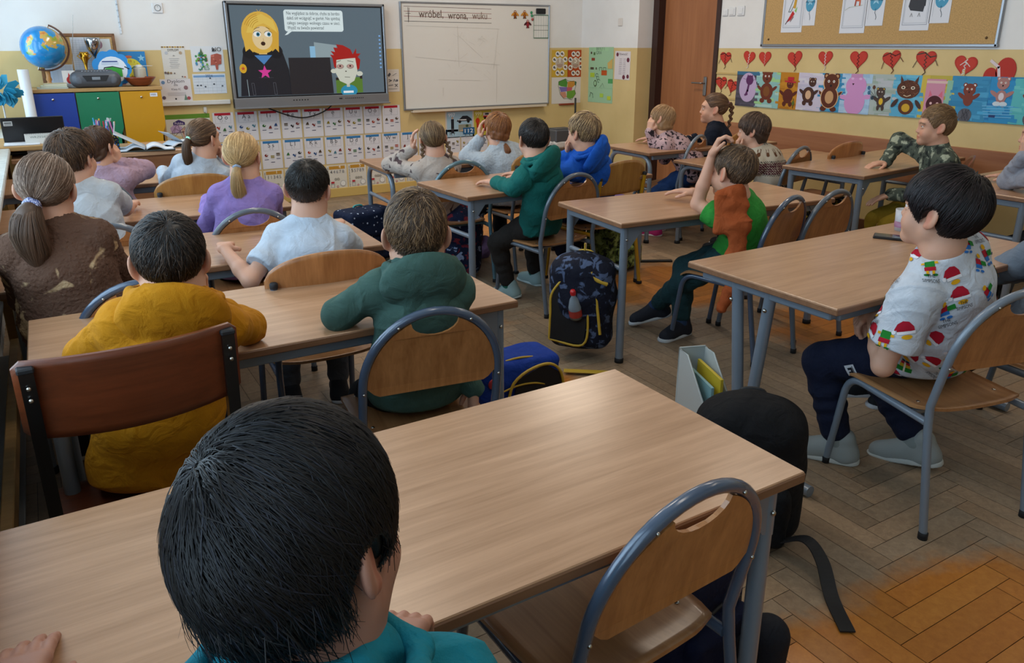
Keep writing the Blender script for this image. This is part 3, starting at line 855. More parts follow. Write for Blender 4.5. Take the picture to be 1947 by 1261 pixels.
def chair_arch(label, loc, az, steel=None, ply=None, group='tube-framed classroom chairs'):
    steel = steel or STEEL; ply = ply or PLY
    t = thing('classroom_chair', label, 'chair', (loc[0], loc[1], 0), -math.radians(az), group)
    make_seat(t, PLYS)
    r = .0125
    # back loop: the two rear legs and the arch are one bent tube
    H, lean = .800, .075
    def back(z): return -.205-lean*max(0, (z-.42)/.38)**1.1
    L = [(-.200, -.262, r), (-.197, -.205, .36), (-.196, -.200, .42), (-.195, back(.56), .56)]
    arch = []
    for k in range(1, 24):
        a = pi-pi*k/24; arch.append((.195*math.cos(a), back(.565+.215*math.sin(a)), .565+.215*math.sin(a)))
    Rr = [(-x, y, z) for x, y, z in L][::-1]
    MB().tube(fillet(L[:3], .06)+[L[3]]+arch+[Rr[0]]+fillet(Rr[1:], .06), r, 14).build('back_frame', steel, t)
    # front legs run back under the seat and are welded to the loop
    for sx in (-1, 1):
        MB().tube(fillet([(sx*.182, .215, r), (sx*.178, .165, SEAT-.020), (sx*.190, -.200, SEAT-.024)], .075, 8), r, 14).build('leg', steel, t)
    MB().tube([(-.178, .10, SEAT-.021), (.178, .10, SEAT-.021)], .009, 10).tube([(-.186, -.12, SEAT-.023), (.186, -.12, SEAT-.023)], .009, 10).build('crossbar', steel, t)
    for x, y in ((-.200, -.262), (.200, -.262), (-.182, .215), (.182, .215)): MB().lathe([(0, 0), (.0145, 0), (.0145, .022), (.0128, .024)], 14, (x, y, 0)).build('foot_cap', RUB, t)
    # D-shaped plywood panel with the grip cut out below the tube
    poly = [(-.165, .548), (-.150, .540), (.150, .540), (.165, .548), (.181, .565)]
    a1 = math.acos(.066/.183)
    for k in range(0, 13): a = a1*k/12; poly.append((.183*math.cos(a), .565+.202*math.sin(a)))
    gz = .565+.202*math.sin(a1)
    for k in range(1, 10):
        a = pi*k/10; poly.append((.066*math.cos(a), gz-.040*math.sin(a)))
    for k in range(12, -1, -1): a = a1*k/12; poly.append((-.183*math.cos(a), .565+.202*math.sin(a)))
    poly.append((-.181, .565))
    mb = MB(); n = len(poly)
    def P(x, z, s): return (x, back(z)+s*.0045-.010*(1-(x/.185)**2), z)
    # fill by columns so the board can bow
    fr = [P(x, z, 1) for x, z in poly]; bk = [P(x, z, -1) for x, z in poly]
    from mathutils.geometry import tessellate_polygon
    tri = tessellate_polygon([[Vector((x, z, 0)) for x, z in poly]])
    mb.add(fr+bk, [list(q) for q in tri]+[[n+i for i in q[::-1]] for q in tri]); o = len(mb.v)-2*n
    for i in range(n):
        j = (i+1) % n; mb.f.append([o+i, o+j, o+n+j, o+n+i]); mb.c.append(None); mb.sm.append(False)
    bp = mb.build('backrest', ply, t)
    bmesh_fix(bp)
    sc = MB()
    for x, z in ((-.194, .555), (.194, .555), (-.10, .745), (.10, .745)):
        sc.ball((x, back(z)-.012, z), .0045, 8, 6)
    sc.build('screw', SCREW, t)
    return t
def bmesh_fix(o):
    import bmesh
    bm = bmesh.new(); bm.from_mesh(o.data); bmesh.ops.recalc_face_normals(bm, faces=bm.faces); bm.to_mesh(o.data); bm.free()

def chair_post(label, loc, az, steel=None, ply=None, rect=False, square=False, top=.80, w=.40, hb=.20, group='stacking chairs with curved backs', dark=False):
    """chair whose bent plywood back is held between two posts"""
    steel = steel or STEEL; ply = ply or PLY
    t = thing('classroom_chair', label, 'chair', (loc[0], loc[1], 0), -math.radians(az), group)
    make_seat(t, DARKW if dark else PLYS, w, .39)
    r = .0145 if square else .012; hw = w/2-.012
    for sx in (-1, 1):
        MB().tube(fillet([(sx*(hw+.004), -.255, r), (sx*hw, -.200, SEAT-.02), (sx*hw, -.215, SEAT+.05), (sx*hw, -.262, top-(.015 if rect else .10))], .05), r*(1.25 if square else 1), 4 if square else 12, sq=square).build('rear_post', steel, t)
        MB().tube(fillet([(sx*(hw-.005), .215, r), (sx*(hw-.01), .165, SEAT-.020), (sx*hw, -.200, SEAT-.024)], .07, 8), r*(1.25 if square else 1), 4 if square else 12, sq=square).build('leg', steel, t)
        pz = top-(.015 if rect else .10)
        if square: MB().box((sx*hw, -.262, pz), (.030, .030, .012), .003).build('post_cap', RUB, t)
        else: MB().lathe([(.0125, -.006), (.0138, .0), (.0138, .010), (.010, .014), (0, .015)], 14, (sx*hw, -.262, pz)).build('post_cap', RUB, t)
    MB().tube([(-hw, .09, SEAT-.021), (hw, .09, SEAT-.021)], .009, 10).build('crossbar', steel, t)
    for x, y in ((-hw-.004, -.255), (hw+.004, -.255), (-hw+.005, .215), (hw-.005, .215)): MB().box((x, y, .010), (.03, .03, .02), .004).build('foot_cap', RUB, t)
    mb = MB(); z0 = top-hb
    def fn(u, v):
        x = (u-.5)*2; W = w/2+.012
        if rect:
            tz = top; bz = z0-.012*(1-x*x); cr = .10
            e = max(0, (abs(x)-.93)/.07); tz -= .016*e*e; bz += .016*e*e
        else:
            tz = z0+.105+(hb-.105)*math.sqrt(max(0, 1-(abs(x)*.995)**2.3)); bz = z0+.018*x*x*0+.012*max(0, (abs(x)-.85)/.15)
        z = bz+(tz-bz)*v
        y = -.245-.020*(z-z0)/hb-(.036 if not rect else .042)*(1-x*x)+.02
        return (x*W, y, z), (0, -1, 0)
    slab_grid(mb, fn, 26, 10, .010); b = mb.build('backrest', ply, t)
    sc = MB()
    for sx in (-1, 1):
        for dz in ((-.05, -.075) if rect else (-.135,)): sc.ball((sx*hw, -.262-.014, top+dz), .005, 8, 6)
    sc.build('screw', SCREW, t)
    return t

DH = .69
def desk(label, loc, rot, kind='bracket', W=1.32, D=.57, steel=None, group='two-seat beech desks'):
    steel = steel or STEELL
    t = thing('school_desk', label, 'desk', (loc[0], loc[1], 0), math.radians(rot), group)
    th = .024
    MB().box((0, 0, DH-th/2+.0012), (W-.004, D-.004, th-.002), .002).build('desktop', BEECH, t)
    MB().box((0, 0, DH-th/2-.0012), (W, D, th-.0035), .0025).build('edge_band', EDGE, t)
    r = .0165; x = W/2-.05; y = D/2-.045; zt = DH-th-.002
    for sx in (-1, 1):
        if kind == 'tleg':
            for y0, y1 in ((-.03, .03), (.12, .05)):
                lg = MB().tube([(sx*(x+.0), y1, .03), (sx*x, y0, zt)], .021, 14).build('leg', steel, t)
                MB().ball((sx*(x+.02), y0+.004, zt-.07), .008, 8, 6).build('bolt', SCREW, lg)
            MB().tube([(sx*x, -y, .022), (sx*x, y, .022)], .020, 12).build('foot_bar', steel, t)
            MB().box((sx*x, 0, zt-.016), (.036, 2*y, .030), .004).build('side_rail', steel, t); continue
        if kind == 'round':
            MB().tube(fillet([(sx*x, -y, .02), (sx*x, -y, zt-r), (sx*x, y, zt-r), (sx*x, y, .02)], .11, 10), r, 14).build('leg_frame', steel, t)
        else:
            for sy in (-1, 1):
                lg = MB().tube([(sx*x, sy*y, .015), (sx*x, sy*y, zt)], r*1.15, 14).build('leg', steel, t)
            MB().box((sx*x, 0, zt-.018), (.034, 2*y, .034), .004).build('side_rail', steel, t)
            for sy in (-1, 1):
                poly = [(0, 0), (-.115, 0), (-.03, -.105), (0, -.115)] if sx > 0 else [(0, 0), (0, -.115), (.03, -.105), (.115, 0)]
                M = Matrix(((1, 0, 0, sx*(x+.012)), (0, 0, 1, sy*(y+.008)-.0), (0, 1, 0, zt), (0, 0, 0, 1)))
                g = MB().prism(poly, -.008, .008, M).build('corner_bracket', steel, t); bmesh_fix(g)
                MB().ball((sx*x, sy*(y+.02), zt-.06), .006, 8, 6).build('bolt', SCREW, g)
        MB().tube([(sx*x, -y, .46), (sx*x, y, .46)], .0125, 12).build('crossbar', steel, t)
        for sy in (-1, 1): MB().lathe([(0, 0), (r*1.3, 0), (r*1.3, .02), (r, .026)], 14, (sx*x, sy*y, 0)).build('foot_cap', RUB, t)
    for sy in (-1, 1): MB().box((0, sy*y, zt-.018), (2*x-.03, .022, .034), .003).build('long_rail', steel, t)
    return t
# ------------------------------------------------------------------ the room (z up, +y towards the board wall, +x towards the door wall)
YF, XR, XL, ZC, YB = 7.48, 5.62, -.50, 3.1, -2.2
XJ, YJ = 5.36, 6.50           # boxed-in corner beside the door
CAMH = 1.45
import numpy as _n
_f, _cx, _cy, _P, _Y, _R = 1473.32, 973.5, 569.54, math.radians(18.275), math.radians(30.711), math.radians(-.1456)
def _ray(px, py):
    a = (px-_cx)/_f; b = (py-_cy)/_f
    x = a*math.cos(_R)+b*math.sin(_R); u = -(-a*math.sin(_R)+b*math.cos(_R))
    fw = math.cos(_P)+u*math.sin(_P); z = -math.sin(_P)+u*math.cos(_P)
    return _n.array([fw*math.sin(_Y)+x*math.cos(_Y), fw*math.cos(_Y)-x*math.sin(_Y), z])
def onf(px, py, y=None):
    """point of the board wall (or of a plane y) seen at a photo position -> (x, z)"""
    r = _ray(px, py); t = (YF if y is None else y)/r[1]; return r[0]*t, CAMH+r[2]*t
def onr(px, py, x=None):
    """point of the door wall -> (y, z)"""
    r = _ray(px, py); t = (XR if x is None else x)/r[0]; return r[1]*t, CAMH+r[2]*t
def onz(px, py, z=0.):
    r = _ray(px, py); t = (z-CAMH)/r[2]; return r[0]*t, r[1]*t

def wall_mat(name, border):
    t = NT(name); tc = t.n.new('ShaderNodeNewGeometry'); sp = t.n.new('ShaderNodeSeparateXYZ'); t.link(tc.outputs['Position'], sp.inputs[0])
    gt = t.n.new('ShaderNodeMath'); gt.operation = 'GREATER_THAN'; t.link(sp.outputs['Z'], gt.inputs[0]); gt.inputs[1].default_value = border
    v = t.coords(); n = t.noise(v, 2.2, 4)
    ye = t.ramp(n, [(.3, 'c9b078'), (.7, 'd6bd84')]); wh = t.ramp(n, [(.3, 'd9d7d4'), (.7, 'e2e1de')])
    t.base(t.mix(gt.outputs[0], ye.outputs['Color'], wh.outputs['Color'])); t.b.inputs['Roughness'].default_value = .55
    t.bump(t.noise(v, 90, 4), .12, .003); return t.m
WALL = wall_mat('painted_wall', 1.405)
def struct(name, mb, m, parent=None):
    o = mb.build(name, m, parent); 
    if parent is None: o['kind'] = 'structure'
    return o
T = .12
struct('wall_front', MB().box(((XL+XR)/2, YF+T/2, ZC/2), (XR-XL+2*T, T, ZC)), WALL)
struct('wall_corner', MB().box(((XJ+XR)/2, (YJ+YF)/2, ZC/2), (XR-XJ, YF-YJ, ZC)), WALL)
# door wall with the doorway left open
DY0, DY1, DZ = 5.665, 6.46, 2.10
dw = MB()
dw.box((XR+T/2, (YB+DY0)/2, ZC/2), (T, DY0-YB, ZC)); dw.box((XR+T/2, (DY1+YF)/2, ZC/2), (T, YF-DY1, ZC)); dw.box((XR+T/2, (DY0+DY1)/2, (ZC+DZ)/2), (T, DY1-DY0, ZC-DZ))
struct('wall_right', dw, WALL)
struct('wall_back', MB().box(((XL+XR)/2, YB-T/2, ZC/2), (XR-XL+2*T, T, ZC)), WALL)
struct('ceiling', MB().box(((XL+XR)/2, (YF+YB)/2, ZC+.05), (XR-XL+2*T, YF-YB+2*T, .1)), mat('ceiling_paint', 'dddcd8', .7))
# window wall: a sill with radiators under it, large panes above
SILL = .82
WINS = [(-1.6, .55), (1.0, 3.1), (3.5, 5.6), (5.95, 7.25)]
WZ0, WZ1 = .86, 2.75
lw = MB(); lw.box((XL-T/2, (YF+YB)/2, WZ0/2), (T, YF-YB, WZ0)); lw.box((XL-T/2, (YF+YB)/2, (ZC+WZ1)/2), (T, YF-YB, ZC-WZ1))
ys = [YB]+[v for w in WINS for v in w]+[YF]
for a, b in zip(ys[::2], ys[1::2]): lw.box((XL-T/2, (a+b)/2, (WZ0+WZ1)/2), (T, b-a, WZ1-WZ0))
struct('wall_left', lw, WALL)
WHITEP = mat('white_paint', 'dcdcd8', .35)
def glassm():
    t = NT('window_glass'); g = t.n.new('ShaderNodeBsdfTransparent'); g.inputs[0].default_value = (.95, .97, .97, 1)
    s = t.n.new('ShaderNodeBsdfGlossy'); s.inputs['Roughness'].default_value = .02; mx = t.n.new('ShaderNodeMixShader'); mx.inputs[0].default_value = .06
    t.link(g.outputs[0], mx.inputs[1]); t.link(s.outputs[0], mx.inputs[2]); t.link(mx.outputs[0], t.n['Material Output'].inputs['Surface']); return t.m
GLASS = glassm()
for i, (a, b) in enumerate(WINS):
    f = MB(); x = XL-.05; m = (a+b)/2
    for y in (a+.03, m, b-.03): f.box((x, y, (WZ0+WZ1)/2), (.06, .06, WZ1-WZ0))
    for z in (WZ0+.03, 2.05, WZ1-.03): f.box((x, m, z), (.06, b-a, .06))
    w = struct('window_%d' % (i+1), f, WHITEP); struct('pane', MB().box((x, m, (WZ0+WZ1)/2), (.008, b-a-.06, WZ1-WZ0-.06)), GLASS, w)
struct('trim_1', MB().box((XL+.15, (YF+YB)/2, SILL-.015), (.30, YF-YB-.01, .03), .006), mat('sill_stone', 'b9bcb8', .35, mottle=(30, .08)))
# door, its dark frame and the skirting
dfm = mat_wood('dark_door_frame', '26130f', '3a201a', 2, .8, .45)
fr = MB(); fr.box((XR-.012, DY1+.0, DZ/2), (.12, .09, DZ)); fr.box((XR+.02, DY0-.02, DZ/2), (.07, .05, DZ)); fr.box((XR+.01, (DY0+DY1)/2, DZ+.04), (.10, DY1-DY0+.1, .08))
struct('trim_2', fr, dfm)
d = struct('door_1', MB().box((XR+.035, (DY0+DY1)/2, DZ/2+.004), (.04, DY1-DY0-.05, DZ-.012), .003), mat_wood('door_veneer', '84502e', 'a56c44', 2, .5, .45))
hd = MB().box((XR+.004, DY0+.11, 1.05), (.012, .04, .18), .005).tube(fillet([(XR+.004, DY0+.11, 1.08), (XR-.045, DY0+.11, 1.08), (XR-.045, DY0+.24, 1.08)], .015), .008, 10)
struct('door_handle', hd, mat('handle_metal', '8d8d8d', .3, .9), d)
SK = mat_wood('skirting_wood', 'a9813e', 'c8a25a', 0, 1, .5)
struct('baseboard_front', MB().box(((XL+XJ)/2, YF-.009, .045), (XJ-XL, .018, .09), .004), mat('skirting_yellow', 'c8a860', .5))
struct('baseboard_right', MB().box((XR-.008, (YB+DY0-.06)/2, .045), (.016, DY0-.06-YB, .09), .004), mat('skirting_brown', '6b4226', .5))
struct('baseboard_corner', MB().box((XJ-.006, (YJ+YF)/2, .03), (.012, YF-YJ, .06), .003), mat('skirting_yellow', 'c8a860', .5))
# ---- herringbone floor: every block a board of the one parquet
def floor_mat():
    t = NT('parquet'); a = t.n.new('ShaderNodeAttribute'); a.attribute_name = 'Col'
    tc = t.n.new('ShaderNodeTexCoord'); v = tc.outputs['Object']
    # varnish worn away to bare grey-brown along the walked lanes, left orange elsewhere
    big = t.noise(v, .85, 5, .6, .5); fine = t.noise(v, 9, 6, .65)
    s = t.n.new('ShaderNodeMath'); s.operation = 'MULTIPLY_ADD'; t.link(fine, s.inputs[0]); s.inputs[1].default_value = .22; t.link(big, s.inputs[2])
    sp = t.n.new('ShaderNodeSeparateXYZ'); t.link(v, sp.inputs[0])
    def mth(op, x, y=None):
        m = t.n.new('ShaderNodeMath'); m.operation = op
        for i, q in ((0, x), (1, y)):
            if q is None: continue
            if hasattr(q, 'is_output'): t.link(q, m.inputs[i])
            else: m.inputs[i].default_value = q
        return m.outputs[0]
    acc = s.outputs[0]
    for (x, y, rx, ry, am) in ((1.75, .62, .85, .50, .75), (1.62, 2.35, .34, .55, .6), (3.3, 3.55, .8, .5, .55), (3.6, 2.2, .7, .6, .5), (3.2, 6.2, 1.6, 1.3, .45), (5.2, 5.3, .7, 1.2, .45), (2.5, .35, .5, .3, .25)):
        dx = mth('DIVIDE', mth('SUBTRACT', sp.outputs[0], x), rx); dy = mth('DIVIDE', mth('SUBTRACT', sp.outputs[1], y), ry)
        r = mth('SQRT', mth('ADD', mth('MULTIPLY', dx, dx), mth('MULTIPLY', dy, dy)))
        acc = mth('ADD', acc, mth('MULTIPLY', mth('MAXIMUM', mth('SUBTRACT', 1.25, r), 0.), am))
    mask = t.ramp(acc, [(.76, '000000'), (.90, 'ffffff')]).outputs['Color']
    sc = t.coords((3, 3, 3)); grain = t.noise(sc, 14, 6, .7, .4)
    worn = t.ramp(grain, [(.25, '86705a'), (.75, 'a88f72')]).outputs['Color']; warm = t.ramp(grain, [(.25, 'a8662a'), (.75, 'c4823a')]).outputs['Color']
    c = t.mix(mask, worn, warm); c = t.mix(1.0, c, a.outputs['Color'], 'MULTIPLY')
    t.base(c); rr = t.ramp(mask, [(0, (.62,)*3), (1, (.40,)*3)]); 
    mr = t.n.new('ShaderNodeMapRange'); t.link(mask, mr.inputs[0]); mr.inputs[3].default_value = .52; mr.inputs[4].default_value = .33
    t.link(mr.outputs[0], t.b.inputs['Roughness']); t.bump(fine, .12, .002); return t.m
PW, PL = .072, .432
vs = []; fs = []; cs = []
g = np.random.default_rng(3)
def plank(x0, y0, x1, y1):
    if x1 < XL or x0 > XR or y1 < YB or y0 > YF: return
    e = .0009; x0 = max(x0+e, XL); x1 = min(x1-e, XR); y0 = max(y0+e, YB); y1 = min(y1-e, YF)
    if x1-x0 < .004 or y1-y0 < .004: return
    o = len(vs); vs.extend([(x0, y0, 0), (x1, y0, 0), (x1, y1, 0), (x0, y1, 0)]); fs.append((o, o+1, o+2, o+3))
    k = g.normal(1, .10); w = g.normal(0, .025); cs.append((min(1, .86*k+w), min(1, .86*k), min(1, .86*k-w)))
for k in range(-220, 260):
    for m in range(-30, 30):
        x, y = k*PW+m*PL, k*PW-m*PL
        if x < XL-1 or x > XR+1 or y < YB-1 or y > YF+1: continue
        plank(x, y, x+PL, y+PW); plank(x, y+PW, x+PW, y+PW+PL)
o_ = len(vs); 
me = bpy.data.meshes.new('floor'); z = -.003
V = vs+[(XL-T, YB-T, z), (XR+T, YB-T, z), (XR+T, YF+T, z), (XL-T, YF+T, z)]
me.from_pydata(V, [], fs+[(o_, o_+1, o_+2, o_+3)])
at = me.color_attributes.new('Col', 'FLOAT_COLOR', 'CORNER'); buf = []
for c in cs+[(.12, .10, .09)]: buf.extend([*c, 1]*4)
at.data.foreach_set('color', buf); me.materials.append(floor_mat()); fo = new_obj('floor', me); fo['kind'] = 'structure'
# wainscot board along the door wall
struct('trim_3', MB().box((XR-.010, (YB+5.58)/2, .585), (.020, 5.58-YB, .31), .004), mat_wood('wainscot_board', '8c5638', 'aa7450', 1, .6, .42))
# ---- camera and light
cam = bpy.data.cameras.new('camera'); co = new_obj('camera', cam); S.camera = co
cam.sensor_width = 36; cam.lens = 36*_f/1947; cam.clip_start = .05
cam.shift_y = -(630.5-_cy)/1947
F = Vector((math.sin(_Y)*math.cos(_P), math.cos(_Y)*math.cos(_P), -math.sin(_P))); Rg = Vector((math.cos(_Y), -math.sin(_Y), 0)); U = Rg.cross(F)
R2 = Rg*math.cos(_R)+U*math.sin(_R)*1; U2 = U*math.cos(_R)-Rg*math.sin(_R)*1
co.matrix_world = Matrix(((R2.x, U2.x, -F.x, 0), (R2.y, U2.y, -F.y, 0), (R2.z, U2.z, -F.z, CAMH), (0, 0, 0, 1)))
wd = bpy.data.worlds.new('world'); S.world = wd; wd.use_nodes = True; bg = wd.node_tree.nodes['Background']
bg.inputs[0].default_value = (.62, .80, 1.0, 1); bg.inputs[1].default_value = 1.0
def area(name, loc, rot, sx, sy, power, col):
    l = bpy.data.lights.new(name, 'AREA'); l.shape = 'RECTANGLE'; l.size = sx; l.size_y = sy; l.energy = power; l.color = col
    o = new_obj(name, l, None, loc); o.rotation_euler = rot; return o
for i, (a, b) in enumerate(WINS):     # daylight entering each window
    area('window_daylight', (XL-.16, (a+b)/2, (WZ0+WZ1)/2), (0, -pi/2, 0), WZ1-WZ0-.1, b-a-.1, (27, 52, 63, 36)[i], (.60, .80, 1.0))
for x in (1.2, 3.9):                  # fluorescent ceiling fittings, warm white
    for y in (.6, 3.0, 5.6):
        area('ceiling_lamp', (x, y, ZC-.06), (0, 0, 0), .3, 1.2, {.6: 8, 3.0: 14, 5.6: 30}[y], (1.0, .86, .70))
S.view_settings.view_transform = 'Standard'; S.view_settings.look = 'None'; S.view_settings.gamma = 1; S.view_settings.exposure = 0
# ------------------------------------------------------------------ printed and drawn things
PRINT = mat_attr('printed_paper', rough=.6, spec=.3)
def screen_mat():
    t = NT('lit_screen'); a = t.n.new('ShaderNodeAttribute'); a.attribute_name = 'Col'
    t.base('08090a'); t.b.inputs['Roughness'].default_value = .18
    t.link(a.outputs['Color'], t.b.inputs['Emission Color']); t.b.inputs['Emission Strength'].default_value = .80; return t.m
SCREEN = screen_mat()
GLY = {}
def glyphs(s, serif=False):
    key = s
    if key in GLY: return GLY[key]
    c = bpy.data.curves.new('t', 'FONT'); c.body = s; c.size = 1; c.resolution_u = 3
    o = bpy.data.objects.new('t', c); m = o.to_mesh()
    v = [tuple(q.co) for q in m.vertices]; f = [list(p.vertices) for p in m.polygons]
    o.to_mesh_clear(); bpy.data.objects.remove(o); bpy.data.curves.remove(c)
    if v:
        x0 = min(q[0] for q in v); x1 = max(q[0] for q in v)
        v = [(q[0]-x0, q[1]) for q in v]; w = x1-x0
    else: w = 0
    GLY[key] = (v, f, w); return GLY[key]
class Art:
    """flat drawing: u, v run 0..1 over the sheet, each mark lies on top of the one before"""
    def __init__(s, W, H, paper='e6e6e4', th=.0012, base=True):
        s.W, s.H, s.mb, s.z, s.clip = W, H, MB(), 0., base
        if base: s.mb.box((W/2, H/2, th/2-.0002), (W, H, th), 0, 0, paper); s.z = th
    step = .00020
    def up(s): s.z += s.step; return s.z
    def poly(s, pts, col):
        if s.clip: pts = [(min(1, max(0, u)), min(1, max(0, v))) for u, v in pts]
        z = s.up(); s.mb.add([(u*s.W, v*s.H, z) for u, v in pts], [list(range(len(pts)))], col); return s
    def rect(s, u0, v0, u1, v1, col): return s.poly([(u0, v0), (u1, v0), (u1, v1), (u0, v1)], col)
    def ell(s, u, v, ru, rv=None, col='000000', n=20, rot=0, circ=False):
        rv = ru*s.W/s.H if rv is None else rv; a = rot; out = []
        for k in range(n):
            t = 2*pi*k/n; x, y = ru*math.cos(t)*s.W, rv*math.sin(t)*s.H
            out.append((u+(x*math.cos(a)-y*math.sin(a))/s.W, v+(x*math.sin(a)+y*math.cos(a))/s.H))
        return s.poly(out, col)
    def line(s, pts, w, col, closed=False):
        z = s.up(); P = [(u*s.W, v*s.H) for u, v in pts]
        if closed: P = P+[P[0]]
        for (x0, y0), (x1, y1) in zip(P, P[1:]):
            d = math.hypot(x1-x0, y1-y0)
            if d < 1e-9: continue
            nx, ny = -(y1-y0)/d*w/2, (x1-x0)/d*w/2; ex, ey = (x1-x0)/d*w*.3, (y1-y0)/d*w*.3
            s.mb.add([(x0-ex+nx, y0-ey+ny, z), (x0-ex-nx, y0-ey-ny, z), (x1+ex-nx, y1+ey-ny, z), (x1+ex+nx, y1+ey+ny, z)], [(0, 1, 2, 3)], col)
        return s
    def arc(s, u, v, ru, rv, a0, a1, w, col, n=14):
        return s.line([(u+ru*math.cos(a0+(a1-a0)*k/n), v+rv*math.sin(a0+(a1-a0)*k/n)) for k in range(n+1)], w, col)
    def text(s, u, v, txt, h, col='202020', width=None, align='c', rot=0):
        """h: letter size in metres; width squeezes the line to a width in metres"""
        V, Fc, w = glyphs(txt)
        if not V: return s
        sx = h if width is None else width/w; z = s.up(); tw = w*sx
        ox = {'c': -tw/2, 'l': 0, 'r': -tw}[align]; ca, sa = math.cos(rot), math.sin(rot)
        s.mb.add([(u*s.W+(x*sx+ox)*ca-(y*h)*sa, v*s.H+(x*sx+ox)*sa+y*h*ca, z) for x, y in V], Fc, col); return s
    def rr(s, u0, v0, u1, v1, r, col):
        P = []
        for cx, cy, a0 in ((u1-r/s.W, v1-r/s.H, 0), (u0+r/s.W, v1-r/s.H, pi/2), (u0+r/s.W, v0+r/s.H, pi), (u1-r/s.W, v0+r/s.H, 1.5*pi)):
            for k in range(6): a = a0+pi/2*k/5; P.append((cx+r*math.cos(a)/s.W, cy+r*math.sin(a)/s.H))
        return s.poly(P, col)
    def star(s, u, v, r, col, rot=0, n=5, inner=.42):
        return s.poly([(u+r*(1 if k % 2 == 0 else inner)*math.sin(pi*k/n+rot)/s.W, v+r*(1 if k % 2 == 0 else inner)*math.cos(pi*k/n+rot)/s.H) for k in range(2*n)], col)
    def build(s, name, m=None, parent=None): return s.mb.build(name, m or PRINT, parent)
def tri_fix(o): pass
def seatw(o, wall, x, z, off=.0015, tilt=0):
    """hang a finished sheet; x,z = its lower-left corner on the wall"""
    if wall == 'f': o.matrix_world = Matrix.Translation((x, YF-off, z)) @ Matrix.Rotation(pi/2, 4, 'X') @ Matrix.Rotation(tilt, 4, 'Z')
    elif wall == 'r': o.matrix_world = Matrix.Translation((XR-off, x, z)) @ Matrix.Rotation(-pi/2, 4, 'Z') @ Matrix.Rotation(pi/2, 4, 'X') @ Matrix.Rotation(tilt, 4, 'Z')
    elif wall == 'j': o.matrix_world = Matrix.Translation((XJ-off, x, z)) @ Matrix.Rotation(-pi/2, 4, 'Z') @ Matrix.Rotation(pi/2, 4, 'X') @ Matrix.Rotation(tilt, 4, 'Z')
    return o
def wrect(wall, px0, py0, px1, py1):
    """lower-left corner and size of the upright rectangle seen between two photo corners"""
    if wall == 'f': a, b = onf(px0, py0), onf(px1, py1); return a[0], b[1], b[0]-a[0], a[1]-b[1]
    X = XR if wall == 'r' else XJ
    a, b = onr(px0, py0, X), onr(px1, py1, X); return a[0], b[1], a[0]-b[0], a[1]-b[1]
def sheet(name, label, cat, wall, px, draw, paper='e6e6e4', group=None, off=.0015, tilt=0, th=.0012):
    x, z, W, H = wrect(wall, *px); a = Art(W, H, paper, th); draw(a); o = a.build(name); tag(o, label, cat, group); return seatw(o, wall, x, z, off, tilt)
# dyed prints that follow the garment
mat_attr('c_reindeer', .9, (90, .5, .006), .2)
def knit_cols(base_z, top_z):
    """bands of a fair-isle jumper counted from the hem up"""
    cr, mr, dk, br = [np.array(lin(x)) for x in ('b4aa98', '4a1826', '1c2028', '5a3a24')]
    def f(V):
        t = (V[:, 2]-base_z)/(top_z-base_z); a = np.arctan2(V[:, 1]-V[:, 1].mean(), V[:, 0]-V[:, 0].mean()); w = a*.16
        c = np.tile(cr, (len(V), 1))
        band = (t > .44) & (t < .62); pat = np.sin(w*420)*np.sin(t*150) > -.25; c[band & pat] = mr
        for z0 in (.42, .64, .92): 
            z = np.abs(t-z0-.008*np.sign(np.sin(w*500))); c[z < .007] = dk
        b2 = (t > .12) & (t < .24); c[b2 & (np.sin(w*300)*np.sin(t*110) > -.2)] = dk
        m_ = np.mod(w*16, 1)-.5; dd = ((m_/.20)**2+((t-.755)/.035)**2 < 1) | ((np.abs(np.abs(m_)-.16) < .05) & (t > .78) & (t < .84)); c[dd] = br
        return c
    return f
# ------------------------------------------------------------------ desks and chairs
DESKS = dict(
 A5=('foreground beech desk reaching from the left picture edge to the picture bottom', (.459, 1.092), .5, 'bracket'),
 A4=('beech desk where the yellow-hoodie child and the grey-green hoodie child sit', (.53, 2.25), -.4, 'bracket'),
 A3=('beech desk in front of the child in a white t-shirt with cropped dark hair', (.45, 3.15), -1.8, 'round'),
 A2=('beech desk in front of the child in the lilac sweater', (.36, 4.12), -2, 'bracket'),
 A1=('front beech desk of the window row before the teacher desk', (.30, 5.19), -1, 'bracket'),
 B1=('front beech desk of the middle row, children with plaits and fluffy sweater at it', (2.502, 4.881), -2.7, 'round'),
 B2=('beech desk in front of the dark green hoodie and bright blue hoodie children', (2.489, 3.882), 3.2, 'bracket'),
 B3=('beech desk with a backpack hanging at its left end', (2.818, 2.881), -4.4, 'bracket'),
 B4=('beech desk with the black phone lying on it', (2.619, 1.714), .4, 'bracket'),
 C1=('front desk of the wall row with the pink print child leaning on it', (4.44, 4.66), -1, 'round'),
 C2=('beech desk in front of the child in the reindeer sweater', (4.63, 4.06), 0, 'round'),
 C3=('beech desk with the camouflage-shirt child resting a hand on it', (4.813, 3.268), 6.5, 'bracket'),
 C4=('beech desk at the right picture edge, a grey sleeve resting on it', (4.86, 2.32), 2, 'bracket'))
for k, (lb, lc, r, kd) in DESKS.items():
    kw = {}
    if k == 'B4': kw = dict(D=.64); kd = 'tleg'
    if k == 'C4': kw = dict(W=1.2)
    dd = desk(lb, lc, r, kd, **kw)
    if k == 'C2': dd.scale = (1, 1, .63/.69)
